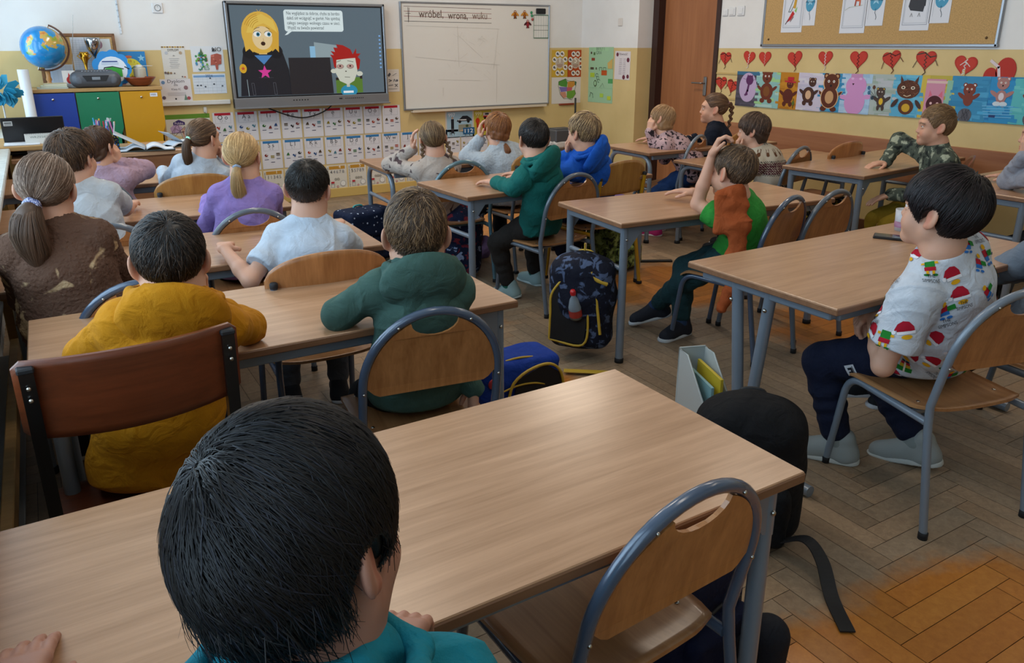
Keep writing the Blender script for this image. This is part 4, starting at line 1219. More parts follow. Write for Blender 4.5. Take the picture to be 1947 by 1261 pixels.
# teacher's desk near the board: closed front towards the class
td = thing('teacher_desk', 'long wooden teacher desk with a closed front under the open books', 'desk', (.42, 6.02, 0), 0)
MB().box((0, .2, .735), (1.25, .60, .03), .003).build('desktop', BEECH, td)
MB().box((0, -.07, .55), (1.20, .02, .34), .002).build('front_panel', mat_wood('desk_panel', '7a4a2e', '9a6844', 0, .8, .4), td)
for sx in (-1, 1): MB().box((sx*.59, .2, .36), (.025, .55, .72), .002).build('side_panel', mat_wood('desk_panel', '7a4a2e', '9a6844', 0, .8, .4), td)
ch = chair_arch
ch('empty grey-framed chair with D-shaped back in the bottom right foreground', (.78, 1.035), -4, STEELB)
ch('blue-grey framed chair holding the child in the grey-green hoodie', (.85, 2.04), 8, STEELB)
ch('blue-grey framed chair holding the child in the brown teddy fleece', (.20, 2.72), 6, STEELB)
ch('grey-framed chair with dark scribbles on its back panel', (.73, 3.62), 4, STEEL)
ch('grey-framed chair behind the white t-shirt child with floppy brown hair', (.19, 3.62), 8, STEEL)
ch('grey-framed chair mostly hidden behind two heads at the front window desk', (.19, 4.85), 4, STEEL)
ch('teal-framed chair behind the child with two thin plaits', (2.16, 4.42), 6, TEALS)
ch('grey-framed chair holding the child in the dark green hoodie', (2.40, 3.68), -8, STEEL)
ch('grey-framed chair under the child in the green t-shirt', (2.83, 2.62), -14, STEELB)
ch('empty grey-framed chair between the green t-shirt child and the wall row', (3.17, 2.62), -6, STEEL)
ch('light grey framed chair of the child in the cartoon-print t-shirt', (2.38, 1.31), 14, STEELL)
ch('grey-framed chair the child in pink print kneels on', (4.19, 4.67), -22, STEELL)
ch('grey-framed chair behind the child in the reindeer sweater', (4.32, 3.80), -14, STEEL)
ch('grey-framed chair partly cut off at the right picture edge', (2.97, 1.32), 4, STEEL)
ch('grey-framed chair at the rightmost desk under the pale grey sleeve child', (4.52, 1.98), -8, STEEL)
cp = chair_post
cp('dark brown wooden chair on black square posts in the lower left', (.07, 1.92), -3, BLKS, DARKW, rect=True, square=True, top=.875, w=.40, hb=.17, dark=True, group='dark square-post chair')
cp('round-topped plywood chair behind the white t-shirt child with cropped hair', (.76, 2.72), 2, STEELB, PLY)
cp('wide round-topped plywood chair behind the child with the high ponytail', (.66, 4.66), 0, STEEL, PLYY)
cp('honey plywood chair behind the child with red-blond hair', (2.72, 4.50), -4, STEEL, PLYY)
cp('yellow-framed plywood chair under the child in the bright blue hoodie', (2.87, 3.86), -8, YELS, PLYY)
cp('honey plywood chair beside the child in the navy top', (4.66, 4.65), -18, STEEL, PLYY)
cp('honey plywood chair standing empty at the right end of the reindeer desk', (4.80, 3.76), -6, STEEL, PLY)
cp('brown plywood chair under the child in the camouflage shirt', (4.66, 2.86), -30, STEEL, DARKW)
# ------------------------------------------------------------------ the class
mat_cloth('c_teal', '127a8c'); mat_cloth('c_white3', 'c2c8d0'); mat_cloth('c_yellow', 'b97a08'); mat_cloth('c_sage', '3e5a52'); mat_cloth('c_white', 'b9c4d0'); mat_cloth('c_white2', 'b8bdc2')
mat_cloth('c_lilac', '8a74b0'); mat_cloth('c_pale', 'a9b2bc'); mat_cloth('c_green', '12605a'); mat_cloth('c_blue', '1656b8'); mat_cloth('c_navy', '0d1626'); mat_cloth('c_tee', '2f8a34')
mat_cloth('c_grey', '8f929c'); mat_cloth('c_ltgrey', '6a7480'); mat_cloth('c_pinkf', 'a48896', weave=120, wb=.6)
mat_cloth('fleece_brown', '5a4032', 'b09470', 9, .60, .02, weave=110, wb=.9)
mat_cloth('print_braids', 'a89c92', '4a3a3c', 16, .62, .02); mat_cloth('print_pink', 'b89a9c', '2a2228', 34, .57, .012)
mat_cloth('fluffy_white', 'aab4bc', weave=90, wb=.9); mat_cloth('camo', '4a5248', '9aa08c', 22, .58, .02, third='262c2a')
mat_cloth('trousers_black', '121317'); mat_cloth('trousers_navy', '10162c'); mat_cloth('trousers_char', '26221f'); mat_cloth('trousers_pine', '1d3a3e'); mat_cloth('jeans', '1c3a6a', weave=300, wb=.5)
mat_cloth('trousers_mustard', '7a6212'); mat_cloth('trousers_dots', '15161c', 'b0b0b8', 30, .10, .02, vor=True); mat_cloth('trousers_grey', '4a4e55')
def slv(x): return x
G = 'children seated at the desks'
# nearest child, from behind
kid('child in teal hoodie with thick dark hair, nearest the camera', (0.144, 0.620, 1.019), 54, 0, -8, (.06, .58), 8, dict(kind='hoodie', mat='c_teal', bulk=.016, neck=-.008, wide=1.2), 'trousers_navy',
    hair=dict(style='mop', col='0e0c0d', vol=.007, top=.008, n=15000, len=.082, w=.0007, hi='1a1b24', hifrac=.2, messy=.28, lump=.0015, seed=3, crown=(-.035, -.07, .10), over=.010, curl=.12), hsc=.95,
    L=dict(t=(-.14, .92, .71)), Rr=dict(t=(.265, .735, .722), d=(.55, .8, -.02), curl=.5), h=.0032, s=1.05, group=G, skin='a87864')
kid('child in mustard yellow hoodie seen from behind', (0.206, 1.900, 0.980), 10, 4, 0, (.11, 1.95), 4, dict(kind='hoodie', mat='c_yellow', bulk=.014, neck=-.022), 'trousers_dots',
    hair=dict(style='short', col='1e1815', n=3600, len=.045, w=.0011, hi='4a3d34', hifrac=.3, messy=.35, vol=.001, seed=4), L=dict(t=(.10, 2.20, .72), elbow=(.0, 2.04, .73)), Rr=dict(pose='chin', elbow=(.385, 2.03, .735)), h=.0035, group=G)
kid('child in grey-green hoodie seen from behind, one arm hanging down', (0.847, 1.950, 0.950), 20, 4, 0, (.85, 2.0), 10, dict(kind='hoodie', mat='c_sage', bulk=.013, tilt=.012, neck=-.022), 'trousers_black', ('b8b4b0', 'd8d8d8'),
    hair=dict(style='crew', line='short', col='3a2d22', n=3800, len=.045, w=.0010, hi='6e5a44', hifrac=.35, messy=.4, top=.010, seed=5, fade='4e3c30', fz=.01, crown=(.02, -.04, .11)), L=dict(pose='chin', elbow=(.63, 2.02, .725)), Rr=dict(pose='hang', t=(.99, 1.90, .46), hint=(0, 1, 0)), h=.0035, group=G, hsc=1.03)
kid('child in brown teddy fleece with low ponytail', (-0.018, 2.800, 1.027), 14, 2, 4, (.02, 2.78), 4, dict(kind='jacket', mat='fleece_brown', bulk=.026, fleece=.0032, wide=1.0), 'trousers_black',
    hair=dict(style='tied', col='4a3a30', n=3000, len=.16, w=.0010, hi='7a6a60', hifrac=.3, messy=.10, gather=(-.02, -.108, -.03), seed=6, vol=.002,
              tails=[dict(pts=[(-.02, -.105, -.03), (-.03, -.14, -.06), (-.03, -.150, -.12), (-.02, -.145, -.18), (-.01, -.140, -.24)], rad=[.020, .042, .052, .046, .016], tie=('2a3a78', 'd8d8ec'), tk=.010, n=1300)]),
    L=dict(t=(-.06, 3.06, .72)), Rr=dict(t=(.14, 3.06, .72)), h=.0045, group=G)
kid('child in white t-shirt with very short dark hair, from behind', (0.812, 2.840, 0.943), 32, 1, 3, (.76, 2.78), 14, dict(kind='tee', mat='c_white', bulk=.014), 'trousers_grey', ('1a1c22', 'c8c8cc'),
    hair=dict(style='crew', line='short', col='17130f', n=3000, len=.03, w=.0009, hi='2c241d', hifrac=.3, messy=.3, seed=7, fade='3c2d24', fz=.02), L=dict(t=(.50, 2.90, .74), hint=(-1, -.3, -.6)), Rr=dict(t=(1.0, 3.10, .73), hint=(.6, -.2, -1)), h=.0045, group=G)
kid('child in white t-shirt with floppy brown hair by the window', (0.093, 3.720, 1.008), 38, 1, 0, (.16, 3.68), 10, dict(kind='tee', mat='c_white2', bulk=.014), 'trousers_navy',
    hair=dict(style='bowl', line='short', col='35281e', n=2600, len=.07, w=.0012, hi='5a4636', hifrac=.35, messy=.3, vol=.010, seed=8), L=dict(t=(.0, 4.0, .73)), Rr=dict(t=(.30, 4.02, .73)), h=.005, group=G)
kid('child in fluffy pink sweater half hidden at the front window desk', (0.242, 4.720, 0.935), 40, 1, 0, (.26, 4.78), 14, dict(kind='sweater', mat='c_pinkf', bulk=.018, fleece=.0022), 'trousers_black',
    hair=dict(style='bob', line='short', col='3a281c', n=1200, len=.06, seed=9), L=dict(t=(.12, 5.06, .73)), Rr=dict(pose='cheek'), h=.006, group=G)
kid('child in lilac sweater with blond low ponytail', (0.772, 3.720, 0.962), 30, 1, -2, (.73, 3.68), 8, dict(kind='sweater', mat='c_lilac', bulk=.016), 'trousers_navy',
    hair=dict(style='tied', col='8a7350', n=2600, len=.15, w=.0011, hi='b49c74', hifrac=.4, messy=.10, gather=(.0, -.108, -.035), seed=10, vol=.001,
              tails=[dict(pts=[(0, -.105, -.035), (0, -.135, -.07), (0, -.135, -.14), (.005, -.120, -.22)], rad=[.016, .024, .034, .030], tie=('7a8aa0', '9aa8ba'), n=700)]), L=dict(t=(.64, 3.98, .73)), Rr=dict(t=(.88, 3.98, .73)), h=.005, group=G)
kid('child in pale top with high brown ponytail and green hair tie', (0.779, 4.720, 0.947), 55, 1, 0, (.62, 4.72), 16, dict(kind='sweater', mat='c_pale', bulk=.014), 'jeans',
    hair=dict(style='tied', col='3f2f22', n=1800, len=.15, w=.0014, hi='6a5440', hifrac=.35, messy=.10, gather=(-.01, -.110, .01), seed=11,
              tails=[dict(pts=[(-.01, -.105, .01), (-.01, -.135, -.02), (-.01, -.140, -.10), (-.02, -.125, -.20)], rad=[.014, .022, .028, .014], tie=('8ad0b0', 'c8f0d8'), n=500)]), L=dict(t=(.58, 5.06, .73)), Rr=dict(pose='chin'), h=.006, group=G)
kid('child in pale print shirt with two thin plaits', (2.067, 4.440, 0.892), 12, 1, -6, (2.10, 4.46), 2, dict(kind='sweater', mat='print_braids', bulk=.015), 'trousers_grey',
    hair=dict(style='tied', col='4c3d2c', n=1600, len=.13, w=.0014, hi='7a684e', hifrac=.3, messy=.10, gather=(.0, -.098, -.06), seed=12,
              tails=[dict(pts=[(-.078, -.03, -.03), (-.088, -.04, -.09), (-.085, -.05, -.15)], rad=[.013, .013, .008], braid=9), dict(pts=[(.080, -.03, -.03), (.095, -.05, -.09), (.10, -.06, -.17), (.11, -.055, -.24)], rad=[.013, .014, .012, .007], braid=13)]),
    L=dict(pose='cheek', t=(1.965, 4.52, .88), elbow=(1.86, 4.66, .72)), Rr=dict(t=(2.22, 4.78, .73)), h=.006, group=G)
kid('child in fluffy white sweater with red-blond hair', (2.585, 4.540, 0.911), 6, -2, 4, (2.66, 4.52), -6, dict(kind='sweater', mat='fluffy_white', bulk=.022, fleece=.003), 'trousers_black',
    hair=dict(style='bob', line='tied', col='694429', n=2000, len=.10, w=.0014, hi='8a6038', hifrac=.35, messy=.08, vol=.006, seed=13, tails=[dict(pts=[(.03, -.09, -.10), (.035, -.115, -.14), (.03, -.11, -.20)], rad=[.016, .024, .018], n=350)]),
    L=dict(pose='cheek', t=(2.495, 4.62, .90), d=(0, .1, 1), elbow=(2.42, 4.66, .73)), Rr=dict(t=(2.84, 4.72, .73)), h=.006, group=G)
kid('child in dark green hoodie with one eye print on the hood', (2.229, 3.530, 0.971), 8, 2, 0, (2.36, 3.66), -18, dict(kind='hoodie', mat='c_green', bulk=.014, neck=-.012), 'trousers_char', ('8fa8a8', 'c0d0d0'),
    hair=dict(style='crew', line='short', col='1c1815', n=2600, len=.035, w=.0011, hi='3a302a', hifrac=.3, messy=.3, seed=14), L=dict(t=(2.10, 3.715, .722), elbow=(2.115, 3.545, .715)), Rr=dict(t=(2.38, 3.90, .72)), feet=((2.22, 3.86, 0, -40, 6), (2.52, 4.02, 0, -10)), sock='0e5a4a', h=.005, s=1.0, group=G)
kid('child in bright blue hoodie resting chin on hand', (2.618, 3.620, 0.975), -14, 1, 0, (2.86, 3.86), -18, dict(kind='hoodie', mat='c_blue', bulk=.016, neck=-.012), 'trousers_navy', ('1a1c22', '8d8d8d'),
    hair=dict(style='bowl', line='short', col='5a4a38', n=2600, len=.075, w=.0012, hi='a08a68', hifrac=.35, messy=.15, vol=.006, seed=15), L=dict(pose='chin', elbow=(2.42, 3.86, .73)), Rr=dict(t=(2.80, 4.10, .72)), feet=((2.76, 3.98, .02, -50, 25), (2.95, 4.20, 0, -20)), h=.005, group=G)
kid('child in pink animal-print top leaning over the front desk', (4.073, 4.620, 0.896), -30, 1, 12, (4.27, 4.46), -40, dict(kind='sweater', mat='print_pink', bulk=.016), 'jeans', ('c02a78', 'e0d8dc'),
    hair=dict(style='bob', col='7c6246', n=1600, len=.12, w=.0014, hi='92795c', hifrac=.35, messy=.10, vol=.004, seed=16), L=dict(pose='cheek', elbow=(4.02, 4.62, .725)), Rr=dict(t=(4.16, 4.80, .73)), h=.006, group=G, seat=.42)
kid('child in navy top with one long plait and pink hair tie', (4.611, 4.620, 0.957), -48, 2, 0, (4.62, 4.58), -34, dict(kind='sweater', mat='c_navy', bulk=.014), 'trousers_black',
    hair=dict(style='tied', col='4a3628', n=1500, len=.14, w=.0014, hi='6a523e', hifrac=.3, messy=.08, gather=(.0, -.105, .045), seed=17,
              tails=[dict(pts=[(0, -.10, .045), (.02, -.135, .02), (.03, -.14, -.06), (.03, -.13, -.15), (.02, -.12, -.25)], rad=[.014, .018, .016, .014, .007], braid=17, tie=('c88aa0', 'e8b8c8'))]),
    L=dict(t=(4.36, 4.62, .73)), Rr=dict(t=(4.50, 4.70, .73)), h=.006, s=1.05, group=G, hsc=.98)
kid('child in knitted reindeer sweater with chin on hand', (4.176, 3.800, 0.883), -32, -2, 0, (4.34, 3.74), -30, dict(kind='sweater', mat='c_reindeer', bulk=.018, cols=knit_cols(.43, .83)), 'trousers_black',
    hair=dict(style='bob', line='mop', col='33261f', n=2000, len=.11, w=.0014, hi='57453a', hifrac=.35, messy=.16, vol=.008, seed=18), L=dict(pose='chin', elbow=(4.02, 3.86, .725)), Rr=dict(t=(4.28, 3.98, .73)), h=.0055, s=1.05, group=G)
kid('child in green t-shirt clasping the top of the head', (2.697, 2.550, 0.888), -6, -2, 4, (2.80, 2.58), -30, dict(kind='tee', mat='c_tee', bulk=.014), 'trousers_pine', ('1a1e2a', 'c8ccd0'),
    hair=dict(style='crew', line='short', col='3c2f24', n=3200, len=.04, w=.0010, hi='6a5642', hifrac=.35, messy=.35, seed=19), L=dict(pose='cheek', t=(2.64, 2.60, 1.02), d=(.25, -.25, .93), n=(.5, -.5, -.5), curl=.9, elbow=(2.58, 2.64, .735)), Rr=dict(t=(2.76, 2.86, .74)),
    feet=((2.62, 3.04, .02, -60, 15), (2.64, 2.80, 0, -100)), sock='1c3558', h=.0045, s=1.04, group=G, hsc=1.02)
kid('child in camouflage shirt turned sideways', (4.642, 2.800, 0.971), -46, 0, 0, (4.70, 2.78), -58, dict(kind='sweater', mat='camo', bulk=.014), 'trousers_mustard',
    hair=dict(style='crew', line='short', col='5e4a34', n=2600, len=.045, w=.0011, hi='7c664c', hifrac=.35, messy=.4, top=.012, comb=(0, .9, 1.2), seed=20), L=dict(t=(4.50, 2.93, .545), d=(-.7, .5, -.3)), Rr=dict(t=(4.60, 3.06, .725), d=(-.6, .25, -.1), hint=(.4, .3, .4)), h=.005, s=1.08, group=G, knees=(-.6, .3, .9))
PK = kid('child in cartoon-print white t-shirt looking up', (2.254, 1.300, 0.977), -8, 6, 0, (2.42, 1.36), -8, dict(kind='tee', mat='c_white3', bulk=.024, wide=1.08), 'trousers_navy', ('8d9290', 'b9bcb8'),
    hair=dict(style='bowl', line='mop', col='171112', n=4200, len=.08, w=.0012, hi='2c2022', hifrac=.3, messy=.14, vol=.010, seed=21), L=dict(t=(2.235, 1.45, .605), d=(.5, .4, -.4), curl=.7, hint=(-.5, -.3, -1)), Rr=dict(t=(2.33, 1.48, .61), d=(-.5, .4, -.4), curl=.7, hint=(.5, -.3, -1)),
    feet=((2.27, 1.60, 0, -35), (2.50, 1.44, .01, -20, 10)), sock='7d8482', h=.0038, s=1.12, group=G, hsc=.96, seat=.405)
kid('child in grey jumper mostly cut off by the right picture edge', (3.080, 1.280, 0.990), 0, 0, 0, (3.02, 1.30), 4, dict(kind='sweater', mat='c_ltgrey', bulk=.022), 'trousers_char', ('14161c', 'd0d0d4'),
    hair=dict(style='short', col='2a211c', n=1200, len=.045, seed=22), L=dict(t=(2.98, 1.56, .57)), Rr=dict(t=(3.16, 1.56, .57)), feet=((2.54, 1.86, 0, -60), (2.62, 1.68, 0, -50)), h=.005, group=G)
kid('child at right picture edge in pale grey sleeve with hand on face', (4.47, 2.12, .985), -30, 1, 0, (4.60, 1.98), -12, dict(kind='sweater', mat='c_grey', bulk=.016), 'trousers_black',
    hair=dict(style='short', col='221a16', n=1200, len=.045, seed=23), L=dict(pose='cheek', elbow=(4.47, 2.24, .735)), Rr=dict(t=(4.66, 2.32, .73)), h=.0055, group=G)
# ------------------------------------------------------------------ the board wall
rnd = random.Random(11)
SILV = mat('silver_bezel', '9a9da2', .3, .7)
# interactive screen
x, z, W, H = wrect('f', 420, 3, 732, 195)
x0t, z0t = x, z+.004
tv = thing('interactive_screen', 'large silver-framed wall screen showing two cartoon figures and a speech bubble', 'screen', (x+W/2, YF, z0t), 0)
mb = MB(); dpt = .085
mb.box((0, -dpt/2-.02, H/2), (W, dpt-.02, H), .008)
mb.box((0, -.012, H/2), (W*.6, .022, H*.6))
mb.build('housing', mat('dark_plastic', '1c1d20', .5), tv)
b = MB(); t_ = .022; fy = -dpt-.012
b.box((0, fy, H-t_/2), (W, .024, t_), .004); b.box((-W/2+t_/2, fy, H/2), (t_, .024, H), .004); b.box((W/2-t_/2, fy, H/2), (t_, .024, H), .004); b.box((0, fy-.004, .045), (W, .034, .095), .006)
b.box((0, fy-.020, .004), (W*1.004, .05, .012), .003)
bz = b.build('bezel', SILV, tv)
bt = MB()
for k in range(6): bt.box((-W*.14+k*.026, fy-.0215, .060), (.012, .003, .010), .001)
for k in range(10): bt.box((W*.20+k*.019, fy-.0215, .060), (.010, .003, .008), .001)
bt.box((W*.165, fy-.0215, .060), (.03, .003, .012), .001)
bt.build('button_row', mat('dark_plastic', '1c1d20', .5), bz)
sw, sh = W-2*t_, H-t_-.092
a = Art(sw, sh, '14161a', .004); a.rect(.012, .016, .988, .985, '5f6f7a')
A = a
# grey wall panel and blue card behind the seated figure
A.poly([(.52, .60), (.67, .565), (.67, .43), (.52, .43)], '93a5ab'); A.rect(.49, .40, .525, .555, '8fc0e0')
# standing figure with a blond bob in a dark hooded top
A.poly([(.03, .02), (.35, .02), (.345, .30), (.315, .48), (.27, .53), (.12, .53), (.07, .50), (.045, .30)], '23242b')
A.ell(.11, .50, .045, .075, '1b1c22', rot=.5); A.ell(.27, .50, .045, .075, '1b1c22', rot=-.5)
A.poly([(.135, .46), (.245, .46), (.19, .36)], '4f86c0')
A.poly([(.165, .47), (.215, .47), (.215, .56), (.165, .56)], 'd8bd88')
A.ell(.185, .70, .115, .225, 'dfb34a', 28); A.poly([(.075, .70), (.085, .50), (.11, .53), (.13, .49), (.16, .60), (.16, .75)], 'dfb34a'); A.poly([(.30, .72), (.29, .49), (.27, .53), (.25, .50), (.235, .60), (.22, .75)], 'd9a93e')
A.ell(.195, .645, .062, .125, 'e6cd9c', 26)
A.poly([(.10, .70), (.13, .84), (.20, .90), (.27, .83), (.29, .70), (.25, .76), (.21, .80), (.16, .77), (.135, .70)], 'e6c35a')
for k in range(5): A.arc(.185, .70, .10-.012*k, .20-.02*k, 1.7, 2.7, .004, 'b98a2a')
A.line([(.185, .92), (.175, .945)], .003, 'dfb34a').line([(.19, .92), (.20, .945)], .003, 'dfb34a')
for u in (.165, .232): A.ell(u, .685, .023, .030, 'f2f2ee').ell(u+.005, .683, .011, .022, '2f7a96').ell(u+.005, .683, .005, .010, '10141a').arc(u, .685, .024, .034, .3, 2.8, .0035, '2a1c10')
A.line([(.148, .735), (.165, .752), (.182, .758)], .004, '4a3210').line([(.222, .760), (.236, .748), (.243, .738)], .004, '4a3210')
A.ell(.196, .585, .014, .022, '3a2016').line([(.198, .64), (.201, .618), (.195, .612)], .003, 'b08a50')
A.star(.19, .275, .062, 'd8409a').ell(.058, .32, .022, .05, 'd8a92c').star(.058, .32, .02, 'c04a38')
for u in (.10, .235): A.line([(u, .16), (u+.005, .03), (u+.02, .03), (u+.015, .16)], .003, '5a5c64', True)
A.line([(.15, .22), (.24, .215)], .003, '4a4c54').line([(.075, .20), (.078, .02)], .004, '9fb2b8')
# back of a monitor and the seated red-haired figure
A.poly([(.345, .02), (.628, .02), (.618, .43), (.345, .43)], '2a282d')
A.rect(.648, .02, .832, .20, '5b7f34'); A.rect(.648, .17, .668, .20, '2c2320'); A.rect(.815, .18, .832, .215, '2c2320')
A.ell(.735, .045, .058, .07, '2f8fb4'); A.rect(.695, .02, .765, .045, 'eef2f4'); A.rect(.72, .09, .742, .16, 'c3c4b2')
A.poly([(.645, .42), (.65, .25), (.675, .16), (.73, .115), (.775, .16), (.80, .26), (.80, .42), (.72, .47)], 'cfd2c4')
A.ell(.637, .275, .020, .025, 'cfd2c4'); A.ell(.815, .24, .022, .028, 'cfd2c4')
A.poly([(.635, .42), (.62, .46), (.645, .455), (.625, .50), (.655, .49), (.645, .54), (.675, .535), (.665, .575), (.71, .565), (.76, .52), (.775, .46), (.80, .53), (.80, .47), (.83, .47), (.808, .43), (.825, .40), (.815, .30), (.80, .28), (.79, .42), (.74, .415), (.66, .40), (.655, .30), (.642, .32)], 'a8201c')
for u in (.683, .752): A.ell(u, .325, .026, .028, 'a58f86').ell(u, .33, .017, .014, 'c99a92').ell(u, .33, .007, .010, '2a1010')
A.line([(.66, .375), (.69, .395)], .004, '2a1a14').line([(.735, .39), (.775, .375)], .004, '2a1a14').line([(.71, .205), (.745, .20)], .004, '2a2420').ell(.72, .27, .006, .006, '3a302a')
# speech bubble
A.rr(.338, .715, .722, .948, .022, 'dfeef0'); A.poly([(.36, .72), (.335, .675), (.352, .68), (.385, .72)], 'dfeef0')
for k, (tx, wd_) in enumerate((('Nie wyglądasz za dobrze, chyba za bardzo', .345), ('dałeś się wciągnąć w gierkę. Nie spędzaj', .345), ('całego swojego wolnego czasu w sieci.', .345), ('Wyjdź na świeże powietrze!', .235))):
    A.text(.356, .895-k*.052, tx, .040, '20303a', wd_*sw, 'l')
for k in range(9): A.rect(.962, .30+k*.045, .974, .318+k*.045, '7fb0e8')
o = A.build('display', SCREEN, tv); o.location = (-sw/2, fy+.002, .092); o.rotation_euler = (pi/2, 0, 0)
# cable under the screen
p = [onf(*q) for q in ((497, 200), (520, 210), (550, 220), (575, 223), (600, 217), (618, 208), (628, 199))]
tag(MB().tube(catmull([(q[0], YF-.05-(.0 if 0 < i < 6 else -.0), q[1]) for i, q in enumerate(p)], 5), .006, 8).tube([(p[0][0], YF-.05, p[0][1]), (p[0][0], YF-.05, p[0][1]+.03)], .006, 8).tube([(p[-1][0], YF-.05, p[-1][1]), (p[-1][0], YF-.05, p[-1][1]+.03)], .006, 8).build('screen_cable', mat('black_rubber', '15161a', .7)), 'thin black cable sagging below the large wall screen', 'cable')

# whiteboard
x, z, W, H = wrect('f', 760, 4, 1041, 196)
wb = thing('whiteboard', 'white dry-erase board with aluminium frame and faint handwriting', 'board', (x, YF, z), 0)
a = Art(W, H, 'd9d6cf', .012)
for k in range(4): a.line([(.02, .965-k*.045), (.585, .955-k*.045)], .004, ('5a3a34', '8a4440', '8a4440', '3c3a3a')[k])
def script(u, v, word, h, col, wd):
    a.text(u, v, word, h, col, wd, 'l')
a.line([(.045, .955), (.045, .82), (.052, .95)], .004, '4a3434').line([(.03, .90), (.06, .90)], .003, '4a3434')
script(.11, .865, 'wróbel,', .105, '5a4238', .155*W); script(.295, .855, 'wrona,', .105, '5a4238', .13*W); script(.455, .858, 'wuku', .10, '7a655c', .10*W)
for q in ([(.03, .79), (.64, .765)], [(.355, .79), (.36, .40)], [(.36, .70), (.52, .48)], [(.63, .76), (.60, .38)], [(.08, .50), (.64, .41)], [(.60, .44), (.595, .36)], [(.22, .28), (.5, .26)], [(.25, .20), (.25, .12)], [(.62, .42), (.615, .03)]): a.line(q, .0022, 'bfbab2')
g_ = random.Random(5)
for k in range(26):
    u, v = g_.uniform(.3, .62), g_.uniform(.3, .7); a.line([(u, v), (u+g_.uniform(-.05, .05), v+g_.uniform(-.06, .06))], .0016, 'c6c2ba')
wp = a.build('panel', mat_attr('whiteboard_surface', .22, spec=.5), wb); wp.location = (0, 0, 0); wp.rotation_euler = (pi/2, 0, 0)
f = MB(); t_ = .016
f.box((W/2, -.010, H+.0), (W+.02, .022, t_), .003); f.box((W/2, -.010, 0), (W+.02, .022, t_), .003); f.box((0, -.010, H/2), (t_, .022, H), .003); f.box((W, -.010, H/2), (t_, .022, H), .003)
f.build('frame', SILV, wb)
MB().box((W*.5, -.045, -.022), (W*.93, .07, .012), .003).box((W*.5, -.078, -.016), (W*.93, .006, .024), .002).build('marker_ledge', mat('cream_ledge', 'cdbfa8', .5), wb)
MB().box((W*.935, -.022, H*.945), (.115, .026, .055), .006).build('eraser', mat('eraser_felt', '17171a', .8), wb)
def onwb(px0, py0, px1, py1): 
    q = wrect('f', px0, py0, px1, py1); return q
def mag(label, cx_, cy_, wings, col, col2, name='bird_magnet'):
    q = onf(cx_, cy_); a = Art(.10, .10, base=False); a.z = .002
    for dx, dy, r, ru, rv in wings: a.ell(.5+dx, .5+dy, ru, rv, col2 if abs(dx) > .1 else col, rot=r)
    a.ell(.5, .72, .16, .16, col).ell(.44, .76, .04, .04, 'f0f0f0').ell(.56, .76, .04, .04, 'f0f0f0').poly([(.46, .68), (.54, .68), (.5, .60)], 'd8a020')
    a.line([(.42, .22), (.34, .06)], .006, '2a2018').line([(.58, .22), (.66, .06)], .006, '2a2018')
    bm = a.mb
    o = a.build(name); seatw(o, 'f', q[0]-.05, q[1]-.05, .0145); solid(o, .003); tag(o, label, 'magnet', 'bird cut-outs on the whiteboard'); return o
def solid(o, th):
    m = o.modifiers.new('thickness', 'SOLIDIFY'); m.thickness = th; m.offset = -1
wg = [(0, -.05, 0, .20, .30), (-.25, 0, .7, .26, .10), (.25, 0, -.7, .26, .10), (0, -.30, 0, .10, .16)]
mag('orange bird magnet, left of the two upper ones on the whiteboard', 978, 27, wg, '8a4a1c', 'c8862c'); mag('orange bird magnet, right of the two upper ones on the whiteboard', 996, 27, wg, '94521c', 'c88a34'); mag('crimson bird magnet below the orange ones on the whiteboard', 1002, 45, wg, '8a1f2c', '4a1620')
for lb, px_, py_, c in (('upper green round magnet on the whiteboard', 1009, 24, '2f8a5a'), ('lower green round magnet on the whiteboard', 1010, 30, '2f8a5a'), ('red round magnet below the green ones on the whiteboard', 1011, 37, 'a84a4a')):
    q = onf(px_, py_); tag(MB().lathe([(.0001, 0), (.014, 0), (.014, .006), (.010, .009), (.0001, .009)], 16).build('round_magnet', mat('magnet_'+c, c, .4), None, (q[0], YF-.0132, q[1]), (pi/2, 0, 0)), lb, 'magnet', 'round magnets on the whiteboard')
def grid_(a):
    for k in range(1, 6): a.line([(k/6, 0), (k/6, .98)], .002, '8a9a92')
    for v in (.35, .55, .97, .03): a.line([(0, v), (1, v)], .003, '4a5a52')
    a.line([(.02, .01), (.98, .01), (.98, .99), (.02, .99)], .006, '6a8a72', True)
sheet('duty_chart', 'small ruled chart hanging in the top right corner of the whiteboard', 'chart', 'f', (1013, 28, 1041, 73), grid_, 'd8d8d2', off=.0145)

# white cable duct left of the screen, wall hook
q0, q1 = onf(306, 199), onf(437, 193)
tag(MB().box(((q0[0]+q1[0])/2, YF-.018, onf(370, 195.5)[1]), (q1[0]-q0[0], .036, .038), .004).build('cable_duct', mat('white_plastic', 'd2d2ce', .4)), 'white horizontal cable duct left of the wall screen', 'duct')
q = onf(390.5, 211); tag(MB().box((q[0], YF-.006, q[1]+.01), (.03, .012, .05), .006).tube(fillet([(q[0], YF-.01, q[1]), (q[0], YF-.035, q[1]-.02), (q[0], YF-.035, q[1]+.012)], .01), .004, 8).build('wall_hook', mat('white_plastic', 'd2d2ce', .4)), 'small white hook on the yellow wall above the green-headed map', 'hook')
